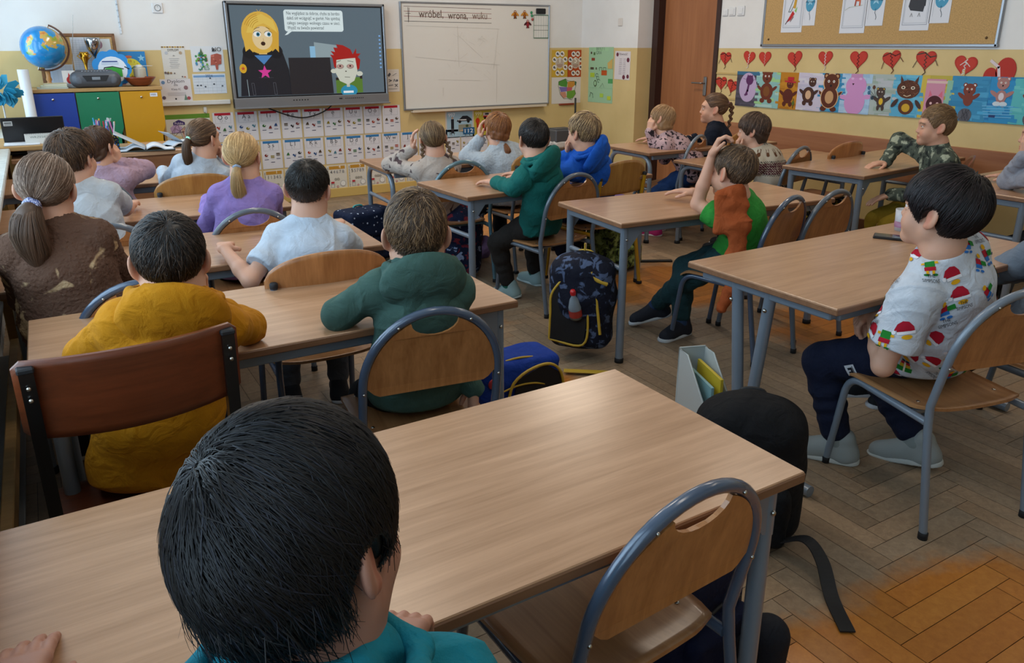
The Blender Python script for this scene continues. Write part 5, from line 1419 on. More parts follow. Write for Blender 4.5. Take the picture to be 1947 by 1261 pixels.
# thermometer, socket, switches
x, z, W, H = wrect('f', 213, -40, 232, 64)
tm_ = thing('wall_thermometer', 'long white wall thermometer above the pupils\' cabinet', 'thermometer', (x, YF, z))
a = Art(W, H, 'd8dde2', .012)
for k in range(34): a.line([(.20, .20+k*.022), (.20+(.18 if k % 5 == 0 else .10), .20+k*.022)], .0022, '4a4e55').line([(.80, .20+k*.022), (.80-(.18 if k % 5 == 0 else .10), .20+k*.022)], .0022, '4a4e55')
for k in range(7): a.text(.18, .19+k*.11, str(abs(k*10-10)), .018, '4a4e55')
a.rect(.46, .14, .54, .98, 'f2f2f2').rect(.485, .15, .515, .45, '3c4450').ell(.5, .135, .07, None, '3c4450').rect(.35, .05, .65, .06, '5a5e66')
o = a.build('scale_plate', None, tm_); o.rotation_euler = (pi/2, 0, 0)
MB().tube([(W/2, -.014, H*.14), (W/2, -.014, H*.96)], .003, 8).ball((W/2, -.014, H*.135), .006, 10, 8).build('glass_tube', mat('tube_glass', 'c8d0d8', .1, spec=.8), tm_)
def plate(label, px_, py_, wall, kind, w=.082):
    m = mat('white_plastic_gloss', 'd9dadb', .3)
    if wall == 'f': q = onf(px_, py_); t = thing('wall_socket' if kind == 'socket' else 'light_switch', label, 'socket' if kind == 'socket' else 'switch', (q[0], YF, q[1]))
    else: q = onr(px_, py_); t = thing('light_switch', label, 'switch', (XR, q[0], q[1]), -pi/2, 'white switches by the door')
    MB().box((0, -.006, 0), (w, .012, w), .004).build('plate', m, t)
    if kind == 'socket':
        MB().lathe([(.026, -.001), (.026, .003), (.021, .003), (.019, -.008), (0, -.008)], 24).build('well', mat('socket_well', '8d8f90', .4), t, (0, -.0125, 0), (pi/2, 0, 0))
        h = MB()
        for sx in (-1, 1): h.lathe([(0, .0025), (.003, .0025), (.003, 0)], 10, (sx*.0095, 0, 0))
        h.lathe([(0, .012), (.0025, .010), (.0025, 0)], 8, (0, .010, 0)); h.build('contact', mat('dark_plastic', '1c1d20', .5), t, (0, -.006, 0), (pi/2, 0, 0))
    else: MB().box((0, -.013, -.002), (w*.62, .008, w*.66), .003).build('rocker', m, t)
    return t
plate('square white wall socket right of the thermometer', 299, 15, 'f', 'socket')
plate('white light switch nearest the door, smallest of three', 1380, 24, 'r', 'switch', .062); plate('white light switch, middle of the three by the door', 1393.5, 22, 'r', 'switch', .075); plate('white light switch farthest from the door, largest of three', 1410, 20.5, 'r', 'switch', .085)
q = onr(1180, 42, XJ); tag(MB().box((XJ-.005, q[0], q[1]), (.010, .07, .08), .006).build('cover_plate', mat('overpainted_plate', 'd2cbc4', .5)), 'small overpainted cover plate on the corner wall above the list', 'plate')

# ---- letter cards
def letters_card(tx, bar, seed):
    r = random.Random(seed)
    def d(a):
        a.rect(.10, .90, .88, .985, bar); a.line([(.12, .90), (.12, .64), (.86, .64), (.86, .90)], .0016, '9a9aa0')
        a.text(.49, .765, tx, .055, '26262a').text(.49, .675, tx, .036, 'a8a8ae')
        for (u, v, s) in ((.22, .48, 1), (.52, .42, 1), (.80, .50, 1)):
            c = r.choice(('3a6a3a', '7a2a24', '2a4a7a', '4a3a2a', '8a7a2a', '303034', 'a03a28', '4a7a8a'))
            k = r.randrange(4)
            if k == 0: a.ell(u, v, .085, .050, c).ell(u+.03, v+.02, .03, .018, 'e0e0d8')
            elif k == 1: a.rect(u-.09, v-.04, u+.09, v+.05, c).line([(u-.09, v), (u+.09, v)], .003, 'd8d8d8')
            elif k == 2: a.poly([(u-.09, v-.05), (u+.08, v-.05), (u+.03, v+.06), (u-.04, v+.03)], c)
            else: a.ell(u-.03, v+.02, .05, .032, c).line([(u+.02, v-.05), (u+.08, v+.04)], .006, c).ell(u+.03, v-.02, .05, .03, c)
            a.rect(u-.10, v-.16 if v > .45 else v-.20, u+.10, v-.14 if v > .45 else v-.18, '3a3a5a'); a.rect(u-.07, v-.085, u+.07, v-.078, 'a0a0a8')
        a.line([(.0, .0), (1, .0), (1, 1), (0, 1)], .0016, 'a8acb2', True)
    return d
zt1, zb1 = onf(560, 208)[1], onf(560, 262)[1]
zt2, zb2 = onf(600, 262)[1], onf(600, 314)[1]
cards1 = [('O o', 405, 446), ('A a', 449, 491), ('I i', 493, 533), ('E e', 535, 574), ('Y y', 576, 615), ('ę', 616, 654), ('U u', 655, 691), ('Ó ó', 692, 727), ('ą', 728, 762)]
def card(tx, px0, px1, zt, zb, bar, bn, grp, row, seed, lab=None):
    xa, xb = onf(px0, row)[0], onf(px1, row)[0]; a = Art(xb-xa-.006, zt-zb, 'd3d2d6'); letters_card(tx, bar, seed)(a); o = a.build('letter_card'); 
    tag(o, lab or 'white letter card with %s bar and the letters %s' % (bn, tx), 'card', grp); return seatw(o, 'f', xa, zb, .0015, rnd.uniform(-.004, .004))
for i, (tx, a_, b_) in enumerate(cards1): card(tx, a_, b_, zt1, zb1, 'a8182c', 'red', 'vowel cards under the screen', 235, i)
cards2 = [('M m', 411, 452), ('T t', 454, 495), ('S s', 497, 537), ('L l', 539, 578), ('K k', 580, 617), ('B b', 619, 655), ('D d', 657, 692), ('P p', 694, 727), ('W w', 728, 762), ('J j', 763, 795), ('G g', 797, 825), ('R r', 848, 876), ('Z z', 877, 903), ('C c', 904, 928)]
for i, (tx, a_, b_) in enumerate(cards2):
    dz = .012 if tx == 'Z z' else 0
    card(tx, a_, b_, zt2-dz, zb2-dz, '3274a8', 'blue', 'consonant cards under the screen', 290, 40+i)
def numcard(n, seed):
    r = random.Random(seed)
    def d(a):
        a.rect(.12, .86, .92, .97, 'b8862c').text(.66, .885, 'цифра' if False else '%d' % n, .045, 'f4ecd8')
        a.line([(.06, .06), (.06, .94)], .003, '3a3a3a')
        for k in range(9): a.ell(.06, .1+k*.1, .02, None, '5a5a5a')
        for k in range(5): a.text(.22+k*.15, .72, str(n) if k < 2 else str((n+k) % 10), .045, '7a7a82' if k else '2a2a2a')
        for k in range(r.choice((2, 3))): a.ell(.42+k*.13, .52, .06, None, '8a867c').ell(.42+k*.13, .52, .04, None, 'a8a498')
        a.rect(.18, .38, .34, .44, 'b02030').line([(.18, .24), (.34, .24), (.34, .36), (.18, .36)], .003, '8a8a8a', True)
        a.ell(.78, .36, .14, None, '8a8e96').ell(.78, .36, .125, None, 'e0ded6').ell(.50, .26, .05, None, 'a03040').ell(.50, .26, .025, None, 'e0ded6')
        a.rect(.3, .10, .86, .115, '9a9a9a')
    return d
zt3, zb3 = onf(640, 314)[1], onf(640, 369)[1]
for i, (a_, b_, lb) in enumerate(((461, 500, 'at the far left end of the row'), (502, 541, 'between the lilac sweater and cropped head'), (543, 580, 'left behind the cropped dark head'), (582, 619, 'right behind the cropped dark head'), (622, 661, 'right of the cropped dark head'), (663, 698, 'left of the front middle desk leg'), (700, 735, 'behind the front middle desk leg'), (737, 771, 'right of the front middle desk leg'), (773, 806, 'under the front middle desk'), (880, 912, 'seen under the fluffy white sweater child'))):
    xa, xb = onf(a_, 340)[0], onf(b_, 340)[0]; A_ = Art(xb-xa-.006, zt3-zb3, 'd2cdc0'); numcard(i, 70+i)(A_); o = A_.build('number_card'); tag(o, 'cream number card with mustard header, '+lb, 'card', 'number cards in the lowest row'); seatw(o, 'f', xa, zb3, .0015)

# ---- posters around the screen
def dyplom(title, sub, seed, hue='b8902c'):
    r = random.Random(seed)
    def d(a):
        for k in range(9): a.ell(.06+k*.11, .975, .05, .022, hue if k % 2 else '7a5a20')
        a.text(.5, .85, title, a.H*.10, '2a2a2a', a.W*.46)
        a.ell(.2, .80, .07, None, 'b8bcc2').ell(.80, .80, .07, None, 'b09a80').text(.5, .70, sub, a.H*.055, '5a5a60')
        for k in range(6): a.rect(.28+.03*(k % 2), .62-k*.055, .72-.04*(k % 3), .628-k*.055, '8a8a94')
        for k in range(7): u = r.uniform(.05, .95); v = r.uniform(.06, .22); a.ell(u, v, r.uniform(.03, .06), None, r.choice(('8a6a4a', '5a3a34', '9a8a3a', '6a5a5a', 'b05a3a')))
    return d
sheet('diploma', 'framed-look paper diploma headed DYPLOM, upper one left of the screen', 'diploma', 'f', (305, 88, 358, 150), dyplom('DYPLOM', 'dla', 1), 'd2cfc8')
def dyp2(a):
    a.text(.52, .84, 'Dyplom', a.H*.20, '3a3540', a.W*.55).text(.5, .70, 'dla', .03, '5a5560').text(.5, .52, 'Klasy IC', a.H*.12, '4a4550')
    for k in range(3): a.rect(.2, .40-k*.055, .8, .412-k*.055, '9a96a0')
    a.ell(.10, .86, .06, None, '6a8ab0').ell(.07, .2, .06, None, '5a4a5a').poly([(.72, .08), (.84, .08), (.78, .34)], '6a8a7a').ell(.88, .16, .06, None, 'a04a54').ell(.45, .14, .03, None, '2a2a2a').ell(.82, .62, .07, None, '8a6a70')
sheet('diploma', 'paper diploma with handwritten-style heading, lower one left of the screen', 'diploma', 'f', (303, 151, 367, 193), dyp2, 'd6d2d4')
def yesno(a):
    r = random.Random(4)
    for k in range(40):
        t = r.uniform(0, 2*pi); q = math.sqrt(r.random()); a.ell(.30+.20*q*math.cos(t), .46+.28*q*math.sin(t), .035, .045, r.choice(('3f8a5a', '2f6a44', '6aa84a', '8a4a3a', '4a8ab0')))
    a.poly([(.26, .70), (.36, .70), (.31, .94)], '4a6a4a')
    a.poly([(.56, .26), (.90, .30), (.93, .66), (.80, .72), (.60, .66)], 'a8584a').poly([(.70, .30), (.80, .30), (.78, .08), (.72, .08)], 'a8584a')
    for k in range(10): a.ell(r.uniform(.6, .88), r.uniform(.34, .64), .025, .035, r.choice(('c87a6a', '8a3a34')))
    a.text(.72, .80, '✕', .05, '2a2a2a') if False else a.line([(.66, .80), (.72, .90)], .008, '2a2a2a').line([(.72, .80), (.66, .90)], .008, '2a2a2a')
    a.text(.80, .80, 'NO', .05, '2a2a2a').line([(.18, .12), (.22, .07), (.29, .17)], .008, '2f7a5a').text(.37, .08, 'YES', .05, '2f7a5a')
sheet('rules_poster', 'white poster with a green and a red cluster marked YES and NO', 'poster', 'f', (361, 88, 428, 136), yesno, 'd6dade')
def cal_(a):
    a.rect(.03, .82, .97, .93, '7aa0c8').text(.5, .84, '2024', .03, '2a3a5a')
    for k in range(1, 7): a.line([(.03+k*.134, .05), (.03+k*.134, .80)], .0012, 'a8b4c0')
    for k in range(5): a.line([(.03, .15+k*.15), (.97, .15+k*.15)], .0012, 'a8b4c0')
    for u, v in ((.1, .4), (.2, .4), (.33, .33), (.6, .45), (.85, .35), (.5, .75)): a.rect(u, v, u+.05, v+.06, '3a4450')
sheet('wall_calendar', 'white planner sheet with pale blue grid below the YES and NO poster', 'calendar', 'f', (365, 141, 432, 177), cal_, 'd0d9e2')
def mapp(a):
    a.rect(0, .86, 1, 1, '5f8a2c'); r = random.Random(8)
    for c, P in (('b8a0c8', [(.1, .45), (.3, .42), (.35, .62), (.2, .72), (.08, .6)]), ('c8a090', [(.35, .3), (.7, .3), (.75, .6), (.5, .66), (.33, .55)]), ('d0c090', [(.02, .05), (.35, .05), (.33, .32), (.1, .4)]), ('9ab8a0', [(.55, .62), (.9, .62), (.9, .75), (.6, .75)]), ('c8909a', [(.4, .04), (.8, .04), (.78, .28), (.42, .28)])): a.poly(P, c)
    a.poly([(.16, .68), (.42, .68), (.42, .76), (.29, .84), (.16, .76)], '3a2a6a').text(.29, .70, 'Polska', .028, 'e0d8e8')
    for k in range(4): a.line([(r.random(), r.random()*.7) for _ in range(4)], .003, '5a4a5a')
sheet('map_poster', 'map poster with green header strip beside the yellow cabinet door', 'poster', 'f', (313, 219, 405, 276), mapp, 'd2d2ca')
def signs(a):
    for k in range(5): a.rect(.08, .9-k*.19, .92, .905-k*.19, '9a9a9a')
    a.poly([(.12, .74), (.28, .86), (.38, .78), (.22, .66)], '4a4a52').line([(.5, .72), (.8, .82)], .004, '5a5a62').line([(.2, .55), (.4, .50), (.2, .45)], .006, '3a3a42').line([(.55, .45), (.62, .56), (.72, .45)], .005, '3a3a42').ell(.82, .5, .08, None, '5a5a62').line([(.15, .28), (.5, .30)], .005, '3a3a42').line([(.65, .22), (.85, .34)], .005, '3a3a42').line([(.85, .22), (.65, .34)], .005, '3a3a42').rect(.15, .12, .8, .13, '6a6a72')
sheet('symbol_sheet', 'narrow white sheet of black symbols between screen and whiteboard', 'sheet', 'f', (733, 132, 760, 174), signs, 'd2cbc2')
def emerg(a):
    a.rect(.03, .03, .57, .92, '9ab8c8').rect(.60, .03, .98, .92, 'b8a83a')
    a.text(.06, .74, '997', .055, 'e8e8e8', None, 'l').text(.63, .74, '999', .055, 'e8e0c0', None, 'l')
    a.poly([(.24, .60), (.30, .66), (.36, .76), (.46, .76), (.54, .66), (.56, .58), (.24, .56)], '22242c').rect(.27, .60, .44, .64, 'd8d8d8').ell(.30, .56, .03, None, '101014').ell(.48, .56, .03, None, '101014')
    a.rect(.115, .16, .175, .66, '1c1f28').ell(.145, .70, .02, .035, 'c8a080')
    a.rect(.27, .20, .54, .46, '8a8a7a').poly([(.27, .24), (.42, .30), (.54, .20)], 'c8a070').ell(.45, .40, .03, .05, '3a4a2a')
    a.ell(.68, .56, .045, .10, 'b83418').rect(.655, .14, .705, .50, 'a82c14').ell(.68, .70, .018, .03, 'c8a080')
    a.rect(.80, .66, .97, .84, 'c8b8b0').rect(.80, .66, .97, .73, 'a8202a').rect(.84, .76, .92, .82, '2a2a34').ell(.84, .65, .025, None, '101014')
    a.rect(.78, .18, .97, .58, '8a1c14').ell(.86, .36, .05, .10, 'e0642c')
sheet('emergency_poster', 'emergency numbers poster reading 997 and 999 below the whiteboard', 'poster', 'f', (846, 209, 936, 257), emerg, 'c8bcb0')
sheet('emergency_sign', 'small blue sign reading 112 at the foot of the emergency poster', 'sign', 'f', (880, 243, 902, 254), lambda a: a.text(.5, .22, '112', a.H*.85, 'f0f4f6', a.W*.72), '225a86', off=.0045)
def bubbles(c0, num):
    def d(a):
        a.ell(.5, .52, .27, None, 'cfc6b8').ell(.5, .52, .23, None, 'b8a898').text(.5, .53, num, .085, 'f4efe6').rect(.32, .44, .68, .46, '9a6a5a').rect(.32, .40, .68, .415, '9a6a5a').rect(.36, .36, .64, .375, '9a6a5a')
        r = random.Random(num)
        for k in range(8):
            t = 2*pi*k/8+.4; u, v = .5+.36*math.cos(t), .5+.38*math.sin(t); a.ell(u, v, .135, None, 'e2ded6').ell(u-.02, v+.01, .06, None, r.choice(('4a4a5a', '6a5a4a', '7a4a3a'))).ell(u+.04, v-.02, .04, None, r.choice(('8a7a6a', '5a6a7a', 'a06a4a')))
    return d
sheet('reading_poster', 'yellow poster of round pictures around the number 1', 'poster', 'f', (1049, 95, 1079, 146), bubbles('c8a030', '1'), 'c8a23a', 'paired number posters')
sheet('reading_poster', 'orange poster of round pictures around the number 5', 'poster', 'f', (1079.5, 95, 1108, 146), bubbles('b04818', '5'), 'b0491c', 'paired number posters')
def poland(a):
    for c, P in (('4f8a3a', [(.22, .84), (.45, .94), (.52, .80), (.50, .62), (.30, .66), (.22, .72)]), ('c88a3a', [(.52, .82), (.74, .86), (.78, .70), (.68, .60), (.52, .62)]), ('7a6ab0', [(.24, .64), (.50, .62), (.50, .46), (.30, .44)]), ('c05a6a', [(.50, .62), (.68, .60), (.66, .46), (.50, .46)]), ('c88a74', [(.28, .44), (.46, .44), (.50, .24), (.40, .20), (.30, .32)]), ('6a9a3a', [(.50, .46), (.76, .50), (.80, .36), (.70, .20), (.62, .16), (.50, .22)]), ('3a6a4a', [(.76, .84), (.82, .80), (.80, .66), (.76, .70)])): a.poly(P, c)
    a.line([(.45, .94), (.22, .84), (.22, .64), (.28, .36), (.40, .18), (.54, .18), (.66, .12), (.80, .36), (.76, .50), (.80, .66), (.80, .82), (.52, .86)], .004, '4a5a3a', True)
sheet('map_sheet', 'white sheet with a coloured map of regions right of the whiteboard', 'map', 'f', (1049, 147.5, 1105, 195), poland, 'd5d0cb')
q = onf(1076, 196); tag(MB().box((q[0], YF-.012, q[1]-.012), (.20, .02, .02), .003).build('map_rail', mat('red_rail', '8a3a22', .5)), 'short reddish strip under the coloured map sheet', 'rail')
def project(a):
    a.rect(.18, .93, .80, .99, '9fc79a').text(.48, .945, 'BRYŁY I', .045, '5a6a5a').text(.42, .875, 'GRA', .05, '5a6a5a')
    for (u, v, w, h, c) in ((.08, .88, .06, .04, '4a3a2a'), (.2, .86, .07, .05, '4a6a3a'), (.12, .76, .14, .05, '8a3a24'), (.08, .60, .14, .04, '4a2a20'), (.30, .60, .05, .04, '5a4a3a'), (.54, .50-.0, .22, .09, 'b8501c'), (.82, .36, .18, .08, '4f9a5a'), (.08, .46, .18, .08, 'a8c03a'), (.50, .10, .14, .07, 'a8c84a'), (.80, .06, .14, .07, 'b8c83a')): a.rect(u, v, u+w, v+h, c)
    a.poly([(.78, .72), (.98, .80), (.98, .62), (.80, .62)], 'c8a860')
    for u in (.46, .62): a.line([(u, .58), (u, .64), (u+.1, .64), (u+.1, .58)], .004, '3a4a3a')
    for k in range(3): a.arc(.36+k*.04, .50-k*.05, .05, .03, 0, 5, .004, '3a4a3a')
    a.ell(.30, .35, .06, .06, '4a5a3a').ell(.30, .35, .04, .04, '9fc79a').line([(.5, .28), (.6, .36), (.66, .28)], .003, '6a7a6a').line([(.08, .10), (.12, .18), (.2, .16), (.22, .08)], .005, '3a4a3a').line([(0, .27), (1, .27)], .0015, '7fae84').line([(0, .62), (1, .62)], .0015, '7fae84')
sheet('project_poster', 'long pale green class project poster on the corner wall', 'poster', 'j', (1121, 90, 1164, 198), project, '9cc09a', tilt=.01)
def menu(a):
    a.text(.55, .86, 'Równość', .035, '5a4a52').ell(.16, .88, .08, None, '6a3040').ell(.86, .70, .09, None, '6a3040').ell(.62, .09, .09, None, '6a3040').ell(.88, .12, .08, None, '6a3040')
    for k in range(9): a.rect(.30, .72-k*.065, .48, .735-k*.065, 'a89aa2').rect(.56, .72-k*.065, .72, .735-k*.065, 'a89aa2')
sheet('list_sheet', 'narrow white list sheet with maroon spots right of the green poster', 'sheet', 'j', (1170, 97, 1197, 152), menu, 'd8d0d0', tilt=-.01)
q = [onf(1101, 187, YF-.12), onz(1103, 330)]
tag(MB().tube([(q[0][0], YF-.05, q[0][1]), (q[0][0]-.10, YF-.20, .12)], .011, 10).tube([(q[0][0]-.26, YF-.20, .10), (q[0][0]+.06, YF-.20, .10)], .03, 8).box((q[0][0]-.10, YF-.20, .045), (.30, .04, .09), .006).build('broom', mat('broom_black', '121212', .5)), 'black broom handle leaning at the wall beside the grey bin', 'broom')
# ------------------------------------------------------------------ the door wall: pin board, hearts, paintings
x, z, W, H = wrect('r', 1474, -160, 1896, 86)
W_ = W; zb = (onr(1473, 89)[1]+onr(1896, 83)[1])/2
pb = thing('pin_board', 'large cork pin board with aluminium frame on the white wall', 'board', (XR, x, zb), -pi/2)
H = 1.0
cork = mat('cork', 'b5925e', .85, bump=(160, .3, .002), mottle=(120, .10))
MB().box((W/2, -.008, H/2), (W, .016, H)).build('cork_panel', cork, pb)
f = MB(); f.box((W/2, -.012, 0), (W+.03, .024, .022), .004); f.box((W/2, -.012, H), (W+.03, .024, .022), .004); f.box((0, -.012, H/2), (.022, .024, H+.02), .004); f.box((W, -.012, H/2), (.022, .024, H+.02), .004)
f.build('frame', SILV, pb)
s_ = MB()
for u in (.035, .965): s_.ball((W*u, -.017, .05), .009, 10, 6)
s_.build('screw', mat('brown_screw', '5a4020', .5), pb)
DRAW = {}
def d_bird(a):
    a.line([(.08, .10), (.92, .10), (.92, 1), (.08, 1)], .003, '7a8494', True).line([(.12, .13), (.88, .13), (.88, 1), (.12, 1)], .002, '9aa4b0', True)
    a.poly([(.15, .93), (.25, .90), (.35, .93), (.5, .96), (.45, 1), (.2, .98)], '4a7a9a').poly([(.55, .97), (.7, .94), (.72, 1), (.56, 1)], '4a7a9a').ell(.80, .97, .08, None, 'c8c04a')
    a.line([(.30, .42), (.52, .72), (.58, .60), (.40, .42)], .005, '4a5a5a', True).poly([(.50, .50), (.56, .70), (.66, .66), (.62, .48)], 'c89a3a').poly([(.58, .44), (.70, .52), (.66, .40)], '8ac05a')
    a.ell(.62, .78, .10, None, 'b0243a').ell(.60, .80, .02, None, '4a1018').poly([(.32, .28), (.50, .44), (.60, .38), (.44, .26), (.24, .20)], 'b82a2a').line([(.20, .17), (.34, .28)], .006, '3a1a2a').line([(.42, .22), (.56, .32)], .005, '8a2a2a')
def d_fox(a):
    a.line([(.08, .10), (.92, .10), (.92, 1), (.08, 1)], .003, '7a8494', True).line([(.12, .13), (.88, .13), (.88, 1), (.12, 1)], .002, '9aa4b0', True).rect(.14, .95, .5, 1, '6a7a94')
    a.line([(.14, .42), (.3, .47), (.8, .50)], .006, 'b8c0b8')
    a.ell(.62, .66, .12, .09, 'c8603c').ell(.62, .80, .10, .06, 'd0704a').poly([(.50, .82), (.48, .95), (.58, .86)], 'c8603c').poly([(.66, .86), (.78, .94), (.72, .82)], 'b85434').ell(.60, .81, .02, None, '5a2018').line([(.54, .60), (.52, .50)], .012, 'a84a34').line([(.70, .60), (.70, .50)], .012, 'c8603c').line([(.72, .66), (.84, .66), (.84, .72)], .012, 'd07a5a')
def d_peng(a):
    a.line([(.08, .10), (.92, .10), (.92, 1), (.08, 1)], .003, '7a8494', True).line([(.12, .13), (.88, .13), (.88, 1), (.12, 1)], .002, '9aa4b0', True)
    a.line([(.25, .42), (.28, .66), (.24, .78), (.32, .92), (.45, 1)], .006, '16181a').line([(.78, .42), (.78, .80), (.70, .95), (.62, 1)], .006, '16181a')
    a.poly([(.22, .42), (.30, .35), (.74, .32), (.80, .56), (.60, .54), (.40, .56), (.26, .56)], '3a3c42').ell(.40, .84, .025, .03, '16181a').ell(.62, .86, .02, None, '16181a').poly([(.45, .72), (.58, .72), (.52, .63)], '6a3a40').line([(.45, .72), (.58, .72), (.52, .63)], .004, '16181a', True)
    for u in (.36, .62): a.line([(u-.04, .24), (u, .30), (u+.04, .24)], .003, '7a7a7a')
def balloon(nm):
    def d(a):
        a.ell(.52, .74, .34, .30, '4a96b8', rot=-.15).poly([(.46, .46), (.58, .46), (.52, .52)], '3a7a9a').star(.5, .76, a.W*.26, '9ccbe0').text(.5, .72, nm, a.H*.13, '123a50', a.W*.74)
        a.line([(.52, .46), (.50, .38), (.56, .32), (.60, .24), (.58, .18)], .004, '4a5560').line([(.14, .2), (.14, 1)], .0015, 'b0b8c0')
    return d
def pin(name, label, cat, px, d, grp):
    y0, z0 = onr(px[0], px[3]); y1, z1 = onr(px[1], px[3]); w = y0-y1; zt = onr(px[0], px[2])[1]
    a = Art(w, zt-z0, 'd6d9e0'); d(a); o = a.build(name); tag(o, label, cat, grp); return seatw(o, 'r', y0, z0, .0175)
pin('framed_drawing', 'child\'s drawing of a red and yellow bird pinned on the cork board', 'drawing', (1487, 1526, -30, 62), d_bird, 'drawings on the pin board')
pin('framed_drawing', 'child\'s drawing of a small orange fox pinned on the cork board', 'drawing', (1598, 1645, -40, 63.5), d_fox, 'drawings on the pin board')
pin('framed_drawing', 'child\'s drawing of a round black and white penguin on the cork board', 'drawing', (1712, 1767, -50, 58.5), d_peng, 'drawings on the pin board')
pin('name_card', 'white card with blue balloon reading Artem', 'card', (1527, 1551, -10, 49), balloon('Artem'), 'balloon name cards')
pin('name_card', 'white card with blue balloon reading Wiktoria', 'card', (1646, 1680, -15, 49.5), balloon('Wiktoria'), 'balloon name cards')
pin('name_card', 'white card with blue balloon reading Julian', 'card', (1768, 1806, -20, 44.5), balloon('Julian'), 'balloon name cards')
# wooden strips the pictures hang from
for n_, (pa, pb_, py_) in (('upper', (1360, 1410, 139)), ('lower', (1362, 1408, 184))) if False else (('upper', (1361, 1940, 139)), ('lower', (1362, 1940, 186))):
    ya, za = onr(pa, py_); yb = onr(pb_, 148)[0]
    tag(MB().box((XR-.004, (ya+yb)/2, za), (.008, ya-yb, .018), .002).build('picture_strip', mat('cream_strip', 'c0a468', .5)), '%s cream hanging strip behind the row of bear paintings' % n_, 'strip', 'cream hanging strips')
def heart(label, px_, py_, s, rot=0, lace='c8b8a8', style=0):
    y, z = onr(px_, py_); P = []
    for k in range(40):
        t = 2*pi*k/40; P.append((16*math.sin(t)**3/34, (13*math.cos(t)-5*math.cos(2*t)-2*math.cos(3*t)-math.cos(4*t))/34))
    a = Art(s, s, base=False); a.z = .0; a.W = a.H = s
    th = .004
    def R(p): return (p[0]*math.cos(rot)-p[1]*math.sin(rot), p[0]*math.sin(rot)+p[1]*math.cos(rot))
    Q = [R(p) for p in P]
    if style == 2:   # folded halves
        Q = None
        for dx, an, sc in ((-.26, .7, .62), (.22, -.25, .9)):
            a.mb.prism([((dx+.36*sc*math.cos(2*pi*k/24))*s, (.0 if dx > 0 else -.2)*s+.46*sc*math.sin(2*pi*k/24)*s) for k in range(24)], 0, th, None, 'b03024')
        a.z = th; lacep = [(-.3, .3), (-.02, .1), (.05, -.25), (.02, -.45)]
        a.line(lacep, s*.09, lace).line([(0, -.2), (.16, -.45)], s*.05, lace)
    else:
        a.mb.prism([(x*s, y_*s) for x, y_ in Q[::-1]][::-1] if False else [(x*s, y_*s) for x, y_ in Q][::-1], 0, th, None, 'b03024'); a.z = th
        a.poly([(x*.86, y_*.86) for x, y_ in Q][::-1], 'bc3a2c')
        if style == 1: a.poly([R(p) for p in ((-.05, -.15), (.05, -.15), (.14, -.62), (-.08, -.62))], 'c9b078')
        zig = [R((.05*(-1)**k, .22-.085*k)) for k in range(8)]; a.line(zig, s*.035, lace)
        if style in (0, 3): a.line([R(p) for p in ((0, -.40), (.06, -.55), (-.06, -.66))], s*.035, lace)
        if style == 3: a.line([R(p) for p in ((-.42, .2), (-.05, .28), (.2, .1), (.45, .15))], s*.05, lace).line([R(p) for p in ((-.4, -.05), (-.55, -.35))], s*.03, lace).line([R(p) for p in ((.45, -.02), (.58, -.25))], s*.03, lace)
        if style == 1: a.line([(-.2, .0), (0, .15), (.2, -.05)], s*.03, lace)
    o = a.build('paper_heart'); bmesh_fix2(o); tag(o, label, 'heart', 'laced red paper hearts'); seatw(o, 'r', y, z, .0015 if style != 9 else .01); return o
def bmesh_fix2(o): pass
HL = [('red paper heart with dark bow, nearest the door in upper row', 1380, 110, .115, .0, '3a1010', 3), ('red paper heart with white zigzag lacing, left one of a close pair', 1425, 109, .115, -.12, 'd8cfc8', 0), ('red paper heart with faint lacing, right one of a close pair', 1455, 110, .115, .05, 'c89088', 4), ('red paper heart with thin dark lacing left of the white-laced single heart', 1512, 111, .125, .15, '5a1a14', 0), ('red paper heart with white lacing under the red bird drawing end', 1570, 110, .115, .05, 'd8d0cc', 0), ('red paper heart with dark string hanging below it', 1633, 112, .13, .02, '4a1a14', 0),
      ('tilted red paper heart with loose string ends', 1696, 112, .125, .22, '5a2018', 3), ('red paper heart with long wire loops sticking out both sides', 1761, 113, .13, .0, '4a3a30', 3), ('red paper heart split open at the bottom with white lace', 1836, 124, .135, -.1, 'd8d0cc', 1), ('folded red paper heart with white ribbon at right end', 1900, 134, .16, 0, 'd8c8cc', 2),
      ('red paper heart with brown string, left of the lower two by the door', 1372, 157, .115, .05, '3a2a1a', 3), ('red paper heart touching the purple cat painting, right of the lower two', 1393, 163, .115, -.25, '3a1612', 3)]
for h_ in HL: heart(h_[0], h_[1], h_[2], h_[3]*1.28, *h_[4:])
